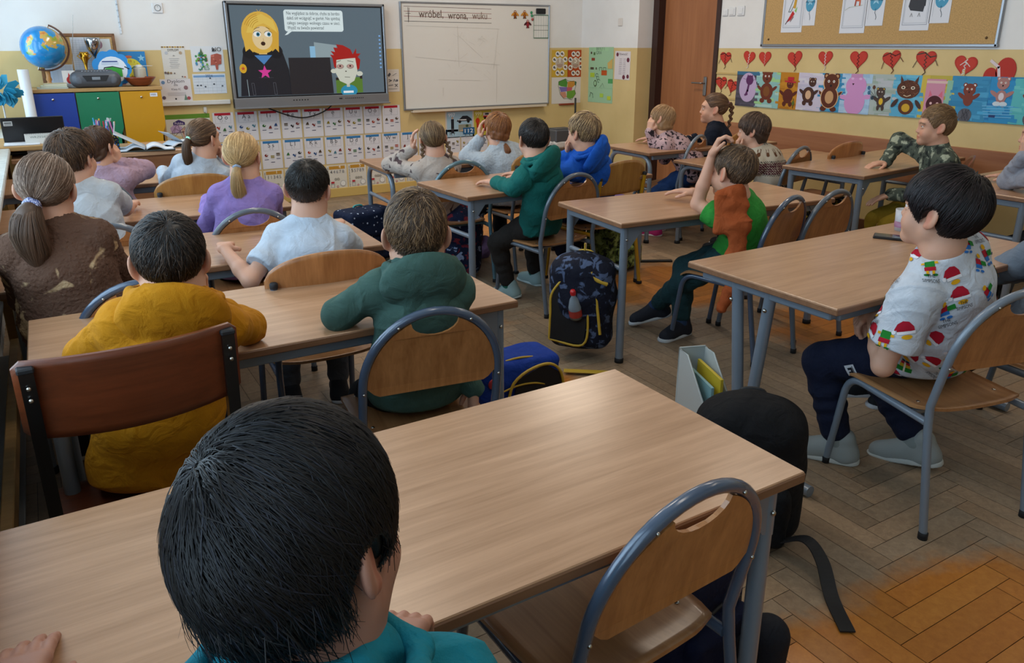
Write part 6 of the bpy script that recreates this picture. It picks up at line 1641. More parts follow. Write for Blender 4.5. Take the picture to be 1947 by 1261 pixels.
# paintings
def bear(body, belly, hx, hy, hs, bx, by, bw, bh, ears=True, outline=None, arms=True, legs=True, eye='f0e8e0'):
    def d(a):
        c = body
        if arms:
            for s in (-1, 1): a.ell(bx+s*(bw+.04), by+bh*.35, .14, .045, outline or c, rot=s*.6)
            for s in (-1, 1): a.ell(bx+s*(bw+.04), by+bh*.35, .12, .035, c, rot=s*.6)
        if legs:
            for s in (-1, 1): a.ell(bx+s*bw*.6, by-bh-.02, bw*.38, .07, c)
        if outline: a.ell(bx, by, bw*1.1, bh*1.06, outline); a.ell(hx, hy, hs*1.12, None, outline)
        a.ell(bx, by, bw, bh, c)
        if ears:
            for s in (-1, 1): a.ell(hx+s*hs*.75, hy+hs*.75*a.W/a.H, hs*.36, None, c); a.ell(hx+s*hs*.75, hy+hs*.75*a.W/a.H, hs*.18, None, belly)
        a.ell(hx, hy, hs, None, c)
        if belly: a.ell(bx, by, bw*.52, bh*.6, belly)
        for s in (-1, 1): a.ell(hx+s*hs*.36, hy+hs*.12, hs*.15, None, eye); a.ell(hx+s*hs*.36, hy+hs*.12, hs*.07, None, '100c0c')
        a.ell(hx, hy-hs*.3, hs*.14, None, '1a1012')
    return d
def bgm(bg, *layers):
    def d(a):
        r = random.Random(str(bg))
        for k in range(26):
            u, v = r.random(), r.random(); c = bg[k % len(bg)]; L = r.uniform(.1, .3)
            a.poly([(max(0, u-L), max(0, v-.03)), (min(1, u+L), max(0, v-.05)), (min(1, u+L*.9), min(1, v+.04)), (max(0, u-L), min(1, v+.03))], c)
        for l in layers: l(a)
    return d
def p_cat(a): a.rect(0, .9, 1, 1, '3a6a8a'); a.ell(.52, .55, .38, .42, 'b9a3c4', 28); a.ell(.58, .76, .16, None, '5a2a5a'); a.poly([(.44, .82), (.48, .92), (.56, .86)], '5a2a5a'); a.poly([(.62, .86), (.70, .92), (.72, .80)], '5a2a5a'); a.line([(.56, .66), (.52, .46), (.46, .34)], .022, '5a2a5a'); a.line([(.52, .36), (.42, .33)], .018, '5a2a5a'); a.line([(.4, .78), (.3, .80)], .003, '4a2a4a').line([(.74, .76), (.84, .80)], .003, '4a2a4a')
def p_hat(a): bear('5a2418', None, .55, .68, .13, .50, .36, .20, .20, ears=False, eye='c86a4a')(a); a.rect(.44, .78, .68, .88, 'b82030'); a.line([(.34, .76), (.76, .74)], .012, 'b82030'); a.line([(.74, .30), (.74, .04)], .006, '3a4a1a'); a.ell(.74, .18, .05, .06, '5a6a2a')
def p_pinkbear(a): 
    a.ell(.5, .30, .34, .34, 'c98fc0', 28); a.ell(.5, .70, .34, .26, 'c98fc0', 28); a.rect(.30, .90, .68, 1.0, 'c08ab4'); a.ell(.12, .40, .14, .06, 'c98fc0', rot=-.1); a.ell(.9, .44, .14, .06, 'c98fc0', rot=.1); a.ell(.40, .02, .08, .05, 'c98fc0'); a.ell(.60, .02, .08, .05, 'c98fc0'); a.poly([(.36, .76), (.44, .76), (.40, .71)], '2a1018'); a.ell(.36, .88, .05, .03, 'd8b0d4'); a.ell(.62, .88, .05, .03, 'd8b0d4')
def p_balloons(a): bear('4a3a34', 'd8b02c', .48, .56, .12, .52, .34, .12, .14, outline='2a2220')(a); [a.ell(u, v, .045, .05, c) for u, v, c in ((.10, .66, '3a6a8a'), (.12, .54, '3a6a8a'), (.26, .68, '5a3a2a'), (.24, .42, '2a3a4a'))]; [a.line([(.36, .42), q], .003, '3a3a3a') for q in ((.12, .62), (.26, .64), (.14, .52))]
def p_scrib(a):
    for s in (-1, 1): a.poly([(.46+s*.16, .86), (.46+s*.26, .99), (.46+s*.24, .80)], '5a3220')
    a.ell(.46, .66, .33, .22, '5a3220', 26); a.ell(.46, .24, .22, .18, '5a3220', 24); a.ell(.46, .22, .12, .10, 'c8a02c'); r = random.Random(2)
    for k in range(40): t = r.uniform(0, 6.28); q = math.sqrt(r.random()); u, v = .46+.31*q*math.cos(t), .66+.20*q*math.sin(t); a.line([(u, v), (u+r.uniform(-.07, .07), v+r.uniform(-.05, .05))], .004, r.choice(('8a5a40', '3a1c12', '70422c')))
    for s in (-1, 1): a.ell(.46+s*.14, .70, .06, .04, 'd8c8b0'); a.ell(.46+s*.14, .70, .03, .02, '2a1810'); a.ell(.46+s*.34, .32, .14, .05, '46302c', rot=s*-.9)
    a.line([(.36, .52), (.46, .49), (.56, .53)], .006, 'd8c0a0')
def p_pinkpaper(a): a.rect(.0, 0, .22, 1, 'c8b04a'); a.rect(.14, 0, .66, .92, 'c98aa0'); a.rect(.70, .4, .85, .9, '8ab8a0'); a.rect(.14, .82, .70, .88, 'd8b8b0'); a.ell(.42, .34, .22, .20, '4a1c20', 26); a.poly([(.24, .50), (.26, .66), (.34, .54)], 'd06a80'); a.poly([(.50, .54), (.60, .66), (.62, .50)], 'd06a80'); [a.ell(.42+s*.09, .36, .035, .03, 'd8b0b0') for s in (-1, 1)]
def p_rock(a): bear('7a3a2c', None, .50, .70, .16, .50, .50, .13, .16, legs=False)(a); a.ell(.48, .13, .18, .16, '5a5a62'); r = random.Random(3); [a.line([(.34+.3*r.random(), .02), (.36+.26*r.random(), .26)], .003, '3a3a42') for k in range(10)]
def p_snow(a): bear('a87872', 'd8ccd0', .52, .86, .15, .52, .58, .13, .14)(a); a.ell(.44, .42, .10, .05, 'c8d4dc'); a.ell(.60, .42, .10, .05, 'c8d4dc'); [a.line([(.1+.02*k, .36-.06*k), (.85, .38-.06*k)], .006, '6ab0d8') for k in range(5)]; a.rect(.3, .12, .46, .17, '2a3a6a')
BL = ('3a8ab4', '4a9cc4', '3280ac')
PT = [('dark painting of a purple cat in a pale oval', 1404, 1441, ('4a4652', '565060', '403c48'), p_cat), ('painting of a tall brown bear with raised arms on green and blue', 1441, 1480, ('8ab8b4', '9ac88a', 'a8c8c0'), bear('6a3020', '7a4a24', .46, .86, .20, .48, .46, .26, .24)), ('ochre painting of a dark brown bear in a red hat', 1480.5, 1521, ('b87a1c', 'a86c18', 'c08424'), p_hat), ('pale lilac painting of a small brown giraffe-headed bear', 1521.5, 1561, ('c8c0d0', 'b8b4c8', 'd0ccd4'), bear('4a2c22', 'd0a884', .58, .76, .13, .46, .42, .22, .20, outline='2a1814')),
      ('blue painting of a chubby brown bear outlined in cream', 1561, 1608, BL, bear('5a2a18', 'c09468', .46, .76, .26, .44, .38, .30, .28, outline='d8b080')), ('painting filled by one big pink bear', 1604.5, 1656, ('a8c4dc', '9ab8d4', 'b8ccdc'), p_pinkbear), ('grey-green painting of a little bear holding balloons', 1652, 1705, ('a8b4b0', '98a89c', 'b4b8bc'), p_balloons), ('blue painting of a scribbled round-headed brown bear', 1703, 1758, ('5aa8c8', '6ab4d0', '4a98bc'), p_scrib), ('painting of a dark face on pink with yellow edges', 1757, 1816, ('b8a848', '8ab0a0', 'c8b450'), p_pinkpaper), ('blue painting of a red-brown bear standing on a grey rock', 1814, 1876, BL, p_rock), ('bright blue painting of a pale brown bear sitting in snow', 1872, 1938, ('2f8cc0', '4aa4d0', '2878b0'), p_snow), ('pale turquoise painting cut off at the right picture edge', 1934, 2010, ('5ab4b8', '6cc0c0'), p_rock)]
for i, (lb, pa, pb_, bg, fn) in enumerate(PT):
    m_ = (pa+pb_)/2; top = 135.5+(m_-1404)*.0215; bot = 201+(m_-1404)*.068
    pb_ = min(pb_, PT[i+1][1]) if i < len(PT)-1 else pb_
    ya, zt_ = onr(pa, top); yb, zb_ = onr(pb_, bot)
    zt_ = onr(m_, top)[1]; zb_ = onr(m_, bot)[1]
    a = Art(ya-yb, zt_-zb_, bg[0]); a.step = .00007; bgm(bg, fn)(a); o = a.build('bear_painting'); tag(o, lb, 'painting', 'children\'s bear paintings'); seatw(o, 'r', ya, zb_, .0095+.0012*(i % 2), rnd.uniform(-.006, .006))
# ------------------------------------------------------------------ pupils' cabinet by the board wall and what stands on it
CY0 = 7.06                                   # front of the cabinet
xl, ztop = onf(52, 171, CY0); xr_ = onf(306, 171, CY0)[0]; zt = ztop
cab = thing('door_cabinet', 'low cabinet with one blue, one green and one yellow door', 'cabinet', ((xl+xr_)/2, CY0, 0))
CW = xr_-xl; CD = YF-CY0-.02; tt = .026
OAKB = mat_wood('beech_board', '94703f', 'b8925c', 0, .8, .45)
MB().box((0, CD/2, zt-tt/2), (CW+.02, CD+.02, tt), .002).build('cabinet_top', OAKB, cab)
b = MB()
for u in (0, 1/3, 2/3, 1): b.box((-CW/2+.01+(CW-.02)*u, CD/2+.01, (zt-tt)/2), (.018, CD-.02, zt-tt))
b.box((0, CD-.005, (zt-tt)/2), (CW-.02, .008, zt-tt)).box((0, CD/2, .05), (CW-.03, CD-.03, .02)).box((0, CD/2, .55), (CW-.03, CD-.05, .018))
b.build('cabinet_body', OAKB, cab)
for i, (c, nm) in enumerate((('16398f', 'blue'), ('13734f', 'green'), ('c0890e', 'yellow'))):
    x0 = -CW/2+.004+i*CW/3; w = CW/3-.008; h0, h1 = .06, zt-tt-.006
    poly = [(0, h0), (w, h0)]+[(w-.030*math.sin(pi*k/8), .62+.22*k/8-.02) for k in range(9)]+[(w, h1), (0, h1)]
    M = Matrix(((1, 0, 0, x0), (0, 0, 1, -.018), (0, 1, 0, 0), (0, 0, 0, 1)))
    d = MB().prism(poly, 0, .018, M).build('cabinet_door', mat('lacquer_'+nm, c, .38, coat=.2), cab); bmesh_fix(d); d['label'] = nm+' door with a wavy hand cut-out'
    k_ = MB().lathe([(.0001, .010), (.008, .010), (.009, .006), (.009, 0)], 16).build('lock', SCREW, d, (x0+w*.5, -.018, h1-.045), (pi/2, 0, 0))
    if i == 2:
        a = Art(.055, .030, 'd8dade'); [a.rect(.12+.12*k, .3, .17+.12*k, .8, '4a5a8a') for k in range(6)]; o = a.build('barcode_sticker', None, d); o.location = (x0+w-.085, -.0185, h1-.045); o.rotation_euler = (pi/2, 0, 0)
ZT = zt+.0005
def on_cab(px, py, dy): return onf(px, py, CY0+dy)
# globe
gx, gz = on_cab(82, 90, .16); R_ = 43*((CY0+.16)*.86+0)/1473*1.06
R_ = abs(on_cab(126, 90, .16)[0]-gx)
glb = thing('globe', 'desk globe with blue oceans on a turned wooden stand', 'globe', (gx+.0, CY0+.16, ZT))
zc = gz-ZT
def globe_mat():
    t = NT('globe_print'); v = t.coords((1, 1, 1)); n = t.noise(v, 7.5, 6, .55, .3)
    land = t.ramp(t.noise(v, 16, 4), [(.30, '3f7a2c'), (.45, '8aa03a'), (.58, 'c89a4a'), (.72, 'b8481c')]); sea = t.ramp(t.noise(v, 6, 2), [(.3, '0f6aa8'), (.7, '2a9ad4')])
    m = t.ramp(n, [(.515, '000000'), (.53, 'ffffff')]); t.base(t.mix(m.outputs['Color'], sea.outputs['Color'], land.outputs['Color'])); t.b.inputs['Roughness'].default_value = .2; t.b.inputs['Coat Weight'].default_value = .5; return t.m
MB().ball((0, 0, 0), R_, 40, 24).build('globe_ball', globe_mat(), glb, (0, 0, zc))
ax = unit([.34, 0, .94]); P_ = []
for k in range(25):
    t = pi*k/24; th = math.atan2(ax[0], ax[2]); P_.append((math.sin(th+t)*(R_+.016), 0, zc+math.cos(th+t)*(R_+.016)))
WALN = mat_wood('turned_wood', '8a5a30', 'b8854c', 2, 1, .4)
MB().tube(P_, .007, 8, sq=True).build('meridian_arm', mat('brown_arm', '5a3a2e', .4), glb)
pe = P_[-1]
MB().tube([tuple(np.array([0, 0, zc])+ax*R_*.98), P_[0]], .005, 8).tube([tuple(np.array([0, 0, zc])-ax*R_*.98), P_[-1]], .005, 8).build('axis_pin', SCREW, glb)
MB().lathe([(.0, .0), (.085, .0), (.088, .012), (.05, .022), (.020, .035), (.014, .05), (.022, .065), (.016, .085), (.018, max(.09, zc-R_-.022)), (0, max(.09, zc-R_-.020))], 24).build('stand', WALN, glb)
# leaning cork frame with sheets
fx0, fz1 = on_cab(65, 63, .34); fx1 = on_cab(217, 63, .34)[0]; fw = fx1-fx0; fh = fz1-ZT
fr = thing('framed_board', 'brown-framed cork board with pinned papers leaning behind the globe', 'board', (fx0, CY0+.33, ZT)); fr.rotation_euler = (-.10, 0, 0)
MB().box((fw/2, .0, fh/2), (fw-.02, .012, fh-.02)).build('cork_panel', cork, fr)
f = MB()
for c_, s_ in (((fw/2, 0, .012), (fw, .026, .024)), ((fw/2, 0, fh-.012), (fw, .026, .024)), ((.012, 0, fh/2), (.024, .026, fh)), ((fw-.012, 0, fh/2), (.024, .026, fh))): f.box(c_, s_, .003)
f.build('frame', mat_wood('brown_frame', '5e3c22', '8a5e38', 0, 1, .5), fr)
def pinned(lb, u0, v0, u1, v1, fn, col):
    a = Art((u1-u0)*fw, (v1-v0)*fh, col); fn(a); o = a.build('pinned_sheet'); tag(o, lb, 'sheet', 'papers on the leaning cork board'); o.matrix_world = Matrix.Translation((fx0, CY0+.33, ZT)) @ Matrix.Rotation(-.10, 4, 'X') @ Matrix.Translation((u0*fw, -.0075, v0*fh)) @ Matrix.Rotation(pi/2, 4, 'X')
def rows_(a):
    for k in range(14): a.line([(.04, .05+k*.066), (.96, .05+k*.066)], .0012, '9aa4b0')
    for k in range(6): a.line([(.1+k*.16, .04), (.1+k*.16, .95)], .0012, '9aa4b0')
def draw_(a):
    a.ell(.3, .8, .2, .15, '8a6a7a').ell(.7, .3, .14, .2, '3a5a4a').line([(.2, .5), (.8, .55)], .004, '4a4a4a').line([(.2, .4), (.8, .44)], .004, '4a4a4a')
pinned('ruled class list pinned in the middle of the leaning cork board', .42, .30, .68, .93, rows_, 'c4cad4'); pinned('drawn sheet pinned at the upper right of the leaning cork board', .72, .36, .93, .90, draw_, 'c8d0d2'); pinned('ruled sheet low on the leaning cork board, behind the globe stand', .05, .08, .40, .42, rows_, 'b8c2d0')
# books under the globe, card with red print, CD radio
for k, (w, d_, h_, c, lb) in enumerate(((.21, .15, .012, '8a9a92', 'lowest thin book of the flat stack below the globe'), (.18, .14, .012, 'b8c8b0', 'middle pale green book of the flat stack below the globe'), (.16, .12, .016, 'c0b48a', 'topmost cream book of the flat stack below the globe'))):
    q = on_cab(100, 166, .06); z0 = ZT+(.0, .012, .024)[k]
    t = thing('book', lb, 'book', (q[0]+.01*k, CY0+.075, z0+.0004), 0, 'books under the globe')
    MB().box((0, 0, h_/2), (w-.006, d_-.006, h_-.003)).build('pages', mat('book_pages', 'c8c4b4', .8), t); MB().box((0, 0, .001), (w, d_, .002)).box((0, 0, h_-.001), (w, d_, .002)).box((-w/2+.001, 0, h_/2), (.002, d_, h_)).build('cover', mat('cover_'+c, c, .5), t)
q = on_cab(134, 152, .12); a = Art(.09, .13, 'd4d0cc'); a.ell(.55, .45, .28, .22, 'b02c28').poly([(.4, .55), (.5, .9), (.65, .6)], 'b02c28').ell(.6, .45, .12, .12, 'd8c060'); o = a.build('picture_card'); tag(o, 'white card with a red bird print standing behind the radio', 'card'); o.matrix_world = Matrix.Translation((q[0]-.05, CY0+.15, ZT)) @ Matrix.Rotation(pi/2-.12, 4, 'X')
rx0, rx1 = on_cab(133, 153, .10)[0], on_cab(230, 153, .10)[0]; rw = rx1-rx0; rh = on_cab(180, 139, .1)[1]-on_cab(180, 170, .1)[1]
rad = thing('cd_radio', 'dark grey portable CD radio standing on the low cabinet', 'radio', ((rx0+rx1)/2, CY0+.11, ZT))
GREYP = mat('grey_plastic', '494d54', .42)
soft('housing', [rbox((0, 0, rh/2), (rw/2, .095, rh/2), rh*.46, None, .01), plane((0, 0, 0), (0, 0, -1), .002)], .006, GREYP, rad)
MB().prism([(-rw*.26, 0), (rw*.26, 0), (rw*.19, -rh*.36), (-rw*.19, -rh*.36)][::-1], 0, .006, Matrix(((1, 0, 0, 0), (0, 0, -1, -.091), (0, 1, 0, rh*.76), (0, 0, 0, 1)))).build('display_panel', mat('dark_plastic', '1c1d20', .5), rad)
MB().box((0, -.099, rh*.58), (rw*.16, .004, rh*.18), .001).build('display', mat('grey_lcd', '7c838a', .3), rad)
sp = MB()
for s in (-1, 1): sp.lathe([(.0001, .003), (.024, .003), (.028, 0), (.030, -.004)], 20, (0, 0, 0)) if False else sp.ball((s*rw*.33, -.088, rh*.48), (.030, .008, .030), 18, 10)
sp.build('speaker_grille', mat('speaker_grey', '565b63', .7), rad)
kb = MB()
for k in range(9): kb.box((-rw*.24+k*rw*.06, -.05, rh+.001), (.014, .02, .008), .002)
kb.build('button_row', mat('silver_buttons', '8a8e94', .35, .4), rad)
MB().tube(fillet([(-rw*.36, .03, rh*.8), (-rw*.36, .035, rh*1.02), (rw*.36, .035, rh*1.02), (rw*.36, .03, rh*.8)], .02), .008, 8).build('carry_handle', GREYP, rad)
tag(MB().tube([(rx0+.03, CY0+.18, ZT+rh*.9), (rx0+.10, CY0+.17, ZT+rh+.42)], .0022, 6).build('radio_antenna', SCREW), 'thin silver antenna rising behind the CD radio', 'antenna')
bpy.data.objects['radio_antenna'].parent = None
# trophies, cardboard flower, clock poster, bowl and jar
q = on_cab(177, 84, .20); th = q[1]-ZT+.05
tr = thing('trophy_cup', 'silver trophy cup with light blue ribbon behind the radio', 'trophy', (q[0], CY0+.24, ZT)); SV = mat('polished_silver', 'b8bcc2', .12, 1); GO = mat('polished_gold', 'c09030', .18, 1)
MB().box((0, 0, .02), (.09, .09, .04), .004).build('plinth', mat('marble_white', 'c8c8c6', .3), tr)
MB().lathe([(.035, .04), (.03, .05), (.012, .07), (.010, th-.15), (.02, th-.13), (.045, th-.09), (.058, th-.03), (.056, th), (.052, th), (.050, th-.03), (.02, th-.10), (0, th-.11)], 28).build('bowl', SV, tr)
MB().box((.05, -.03, th-.22), (.012, .004, .16), .001, .2).box((.065, -.035, th-.20), (.012, .004, .14), .001, -.2).build('ribbon', mat('ribbon_blue', '4a9cc8', .4), tr)
q = on_cab(166, 110, .22); th = q[1]-ZT+.045
tr = thing('trophy_cup', 'small gold trophy cup left of the cardboard flower', 'trophy', (q[0]-.02, CY0+.20, ZT)); MB().box((0, 0, .045), (.075, .06, .09), .004).build('plinth', mat('marble_white', 'c8c8c6', .3), tr)
MB().lathe([(.028, .09), (.02, .11), (.008, .13), (.014, th-.09), (.030, th-.04), (.032, th), (.028, th), (.01, th-.07), (0, th-.08)], 24).tube([(-.03, 0, th-.015), (-.05, 0, th-.03), (-.02, 0, th-.06)], .004, 8).tube([(.03, 0, th-.015), (.05, 0, th-.03), (.02, 0, th-.06)], .004, 8).build('cup', GO, tr)
q0 = on_cab(170, 98, .17); q1 = on_cab(256, 150, .17); fwid = q1[0]-q0[0]; 
fl = Art(fwid, q0[1]-ZT, base=False); fl.mb.box((fwid/2, (q0[1]-ZT)/2, -.002), (.08, q0[1]-ZT, .004), 0, 0, '2a78b8')
for k in range(9): t = 2*pi*k/9; fl.ell(.48+.32*math.cos(t), .50+.36*math.sin(t), .17, .20, '2f86c8')
fl.ell(.50, .48, .36, .38, 'd0d8e0').poly([(.24, .30), (.32, .52), (.5, .56), (.72, .50), (.72, .28)], '3a9a3a').line([(.22, .28), (.30, .54), (.5, .57), (.76, .50)], .008, '1c2a24').rect(.24, .62, .66, .70, 'b8c4d4').rect(.26, .70, .64, .73, '203a7a').line([(.80, .56), (.9, .50)], .008, '1c2030')
o = fl.build('cardboard_flower'); solid(o, .004); tag(o, 'blue cardboard flower with green patch standing behind the radio', 'decoration'); o.matrix_world = Matrix.Translation((q0[0], CY0+.17, ZT)) @ Matrix.Rotation(pi/2-.08, 4, 'X')
q0 = on_cab(219, 98, .36); q1 = on_cab(285, 165, .36); w_ = q1[0]-q0[0]; h_ = q0[1]-ZT
a = Art(w_, h_, '2f80bc', .004); a.ell(.46, .48, .38, None, 'b8c83a', 30).ell(.46, .50, .35, None, 'd8cf4a', 30).ell(.42, .84, .12, .04, 'c86a4a').star(.85, .8, .03, '8ac0dc')
for n_ in range(1, 13): t = 2*pi*n_/12; a.text(.46+.27*math.sin(t), .46+.27*w_/h_*math.cos(t), str(n_), .026, ('b8501c', '4a6a2a')[n_ % 2])
a.line([(.46, .48), (.60, .56)], .008, '2f6a3a').line([(.46, .48), (.40, .60)], .008, 'a83a2a').rect(.05, .0, .5, .10, 'd0ccc8').rect(.08, .02, .2, .16, 'a83a34')
o = a.build('clock_poster'); tag(o, 'blue teaching clock board with yellow dial behind the bowl', 'poster'); o.matrix_world = Matrix.Translation((q0[0], CY0+.37, ZT)) @ Matrix.Rotation(pi/2-.06, 4, 'X')
q = on_cab(268, 161, .12); bw = abs(on_cab(298, 161, .12)[0]-q[0])
tag(MB().lathe([(0, .006), (bw*.45, .006), (bw*.95, .068), (bw, .072), (bw*1.0, .066), (bw*.62, .012), (bw*.42, 0), (0, 0)], 36).build('wooden_bowl', mat_wood('bowl_wood', '5a2410', '8a3e1c', 0, 1, .3, .3), None, (q[0], CY0+.13, ZT)), 'reddish brown wooden bowl on the low cabinet', 'bowl')
q = on_cab(267, 140, .24)
jr = thing('glass_jar', 'white-lidded jar with a thin white crossbar behind the bowl', 'jar', (q[0], CY0+.27, ZT))
MB().lathe([(0, 0), (.045, 0), (.048, .01), (.048, .13), (.044, .142), (0, .142)], 24).build('body', mat('frosted_jar', 'b8b4a4', .25), jr); MB().lathe([(0, .165), (.02, .163), (.034, .15), (.034, .142), (0, .142)], 20).build('lid', mat('white_plastic', 'd2d2ce', .4), jr)
MB().box((0, -.02, .155), (.20, .012, .004), .001).build('crossbar', mat('white_plastic', 'd2d2ce', .4), jr); MB().lathe([(.0485, .005), (.0485, .03)], 24).build('base_band', mat('dark_plastic', '1c1d20', .5), jr)
# paper roll and blue tissue pompom at the left
q = on_cab(43, 132, .02)
rl = MB(); rr_ = .037
rl.lathe([(rr_*.5, q[1]), (rr_, q[1]), (rr_, 0), (rr_*.5, 0), (rr_*.5, q[1])], 24); tag(rl.build('paper_roll', mat('roll_paper', 'c4c6c8', .6), None, (q[0], CY0-.06, .001)), 'tall white paper roll standing left of the cabinet', 'roll')
q = onf(8, 175, 6.2); pp = MB(); r2 = random.Random(9)
for k in range(46):
    t, f_ = r2.uniform(0, 2*pi), r2.uniform(-.9, .9); d_ = Vector((math.cos(t)*math.sqrt(1-f_*f_), math.sin(t)*math.sqrt(1-f_*f_), f_)); s_ = d_.cross(Vector((.3, .8, .5))).normalized(); L = r2.uniform(.08, .13); w = r2.uniform(.02, .035)
    pts = [d_*.02, d_*L*.6+s_*w, d_*L+s_*w*.5, d_*L*1.05-s_*w*.5, d_*L*.6-s_*w]; n_ = d_.cross(s_)*.0015
    pp.add([p+n_ for p in pts]+[p-n_ for p in pts], [(0, 1, 2, 3, 4), (9, 8, 7, 6, 5)]+[(i, i+5, (i+1) % 5+5, (i+1) % 5) for i in range(5)])
po = thing('tissue_pompom', 'turquoise tissue paper pompom on a white stick by the window', 'pompom', (q[0]-.02, 6.2, 0)); pp.build('paper_petals', mat('turquoise_tissue', '1f8fb4', .6), po, (0, 0, q[1])); MB().tube([(0, 0, .83), (0, 0, q[1])], .005, 8).build('stick', mat('white_plastic', 'd2d2ce', .4), po)
# small side table by the window, papers, laptop, calendar, pens, books on the teacher desk
st = thing('side_table', 'small pale side table with papers by the window wall', 'table', (-.12, 6.25, 0)); MB().box((0, 0, .815), (.34, .6, .03), .004).build('table_top', OAKB, st)
for sx in (-1, 1):
    for sy in (-1, 1): MB().box((sx*.14, sy*.26, .40), (.04, .04, .80), .003).build('leg', OAKB, st)
tag(MB().box((-.13, 6.12, .8345), (.20, .28, .006)).build('paper_stack', mat('paper_white', 'cdd2d8', .6)), 'loose white papers on the small side table by the window', 'papers')
lq = onz(75, 292, .75); lp = thing('laptop', 'black laptop seen from behind its open lid on the teacher desk', 'laptop', (-.05, 6.18, .7505)); BP = mat('black_plastic', '131316', .35)
MB().box((0, .12, .010), (.36, .25, .018), .004).build('keyboard_base', BP, lp)
lid = Art(.36, .24, base=False); lb_ = MB().box((0, 0, .12), (.36, .010, .235), .004).build('screen_lid', BP, lp, (0, -.005, .018), (.25, 0, 0))
a = Art(.05, .03, 'c8c8c8'); a.rect(.1, .2, .9, .35, '6a6a6a').rect(.1, .5, .9, .8, '5a5a5a'); o = a.build('sticker', None, lb_); o.location = (-.165, -.0055, .185); o.rotation_euler = (pi/2, 0, 0)
cx0 = onf(78, 275, 6.02)
dc = thing('desk_calendar', 'white spiral desk calendar standing in front of the laptop', 'calendar', (cx0[0], 6.02, .7505))
a = Art(.17, .15, 'c4c6c2', .003); a.text(.5, .80, 'WRZESIEŃ', .020, '5a6a64', .11).ell(.66, .45, .09, None, '3a9a7a').ell(.66, .45, .06, None, 'c4c6c2'); [a.rect(.06+.06*k, .95, .085+.06*k, 1, '8a8a8a') for k in range(15)]
o = a.build('front_page', None, dc); o.rotation_euler = (pi/2-.25, 0, 0); o.location = (-.085, 0, 0)
a = Art(.17, .15, 'b8b8b4', .003); o = a.build('back_page', None, dc); o.rotation_euler = (pi/2+.25, 0, 0); o.location = (-.085, .078, 0)
pq = onf(205, 285, 6.06); ph = thing('pencil_holder', 'black mesh pencil holder with colourful dots on the teacher desk', 'holder', (pq[0], 6.06, .7505))
a = MB(); a.box((0, 0, .055), (.15, .09, .11), .004)
a.build('holder_body', mat_cloth('dotted_holder', '16171d', 'c8a83a', 70, .60, .02, third='2a6ab0'), ph)
r3 = random.Random(12)
for k in range(24):
    c = r3.choice(('b02030', '204a9a', '1a1a20', 'c8c8cc', '2a8a5a', '7a3aa0', 'c87ab0', 'd89a20', '3a9ac8')); x, y = r3.uniform(-.06, .06), r3.uniform(-.03, .03); L = r3.uniform(.15, .20); tx, ty = r3.uniform(-.02, .02), r3.uniform(-.015, .015)
    p = thing('pen', 'pen or marker standing in the dotted pencil holder', 'pen', (pq[0]+x, 6.06+y, .7505+.112), 0, 'pens in the dotted holder')
    MB().tube([(0, 0, 0), (tx, ty, L-.10)], .0042, 7).build('barrel', mat('pen_'+c, c, .35), p); MB().tube([(tx, ty, L-.10), (tx*1.2, ty*1.2, L-.075)], .0048, 7).build('cap', mat('pen_cap', 'c2c2c4', .35) if k % 4 == 0 else mat('pen_'+c, c, .35), p)
def open_book(lb, x, y, s, rz):
    t = thing('open_book', lb, 'book', (x, y, .7505), rz)
    MB().box((0, 0, .004), (.30*s, .20*s, .006), .001).build('cover', mat('book_cover_dark', '2c3432', .5), t)
    for sx in (-1, 1):
        m = MB()
        def fn(u, v): return (sx*(.004+u*.138)*s, (v-.5)*.19*s, .008+.022*s*math.sin(min(1, u*1.25+.12)*pi)*(.8+.2*math.sin(5*u))), (0, 0, 1)
        slab_grid(m, fn, 14, 3, .008); m.build('pages', mat('paper_white', 'cdd2d8', .6), t)
    m = MB()
    def fn2(u, v): return (-.12*s*u*s+.0, (v-.5)*.19*s, .02+.085*s*u), (.6, 0, .8)
    slab_grid(m, fn2, 8, 2, .0016); m.build('raised_page', mat('paper_grey', 'a8b0b8', .6), t)
p_ = onz(278, 285, .75); open_book('open book with a lifted page lying on the teacher desk', p_[0], p_[1]+.02, 1.25, -.1)
p_ = onz(336, 278, .75); open_book('second open book half hidden behind the high ponytail', p_[0]+.04, p_[1]+.03, 1.0, .25)
# grey bin by the corner
bx, bz = onf(1066, 242, 6.9); hb_ = bz
bn = thing('waste_bin', 'grey waste bin with white liner by the board wall', 'bin', (bx, 6.9, 0)); GB = mat('bin_grey', '66625c', .5)
MB().prism([(-.115, -.09), (.115, -.09), (.115, .09), (-.115, .09)], 0, hb_-.16).build('bin_body', GB, bn); soft('liner', [rbox((0, 0, hb_-.17), (.135, .11, .035), .02)], .008, mat('liner_white', 'c4c0ba', .4, bump=(40, .8, .02)), bn, (0, 0, 0), None, ripple(.006, 40, 2), .01)
lidb = MB().box((0, 0, hb_-.08), (.26, .21, .13), .012).box((0, 0, hb_-.012), (.20, .15, .012), .004).build('bin_lid', mat('bin_dark', '48494c', .45), bn)
a = Art(.07, .12, 'b8b8b0'); a.rect(.1, .7, .9, .9, '3a3a3a').rect(.2, .15, .8, .6, '8a8a80'); o = a.build('sticker', None, bn); o.location = (-.035, -.0905, .25); o.rotation_euler = (pi/2, 0, 0)
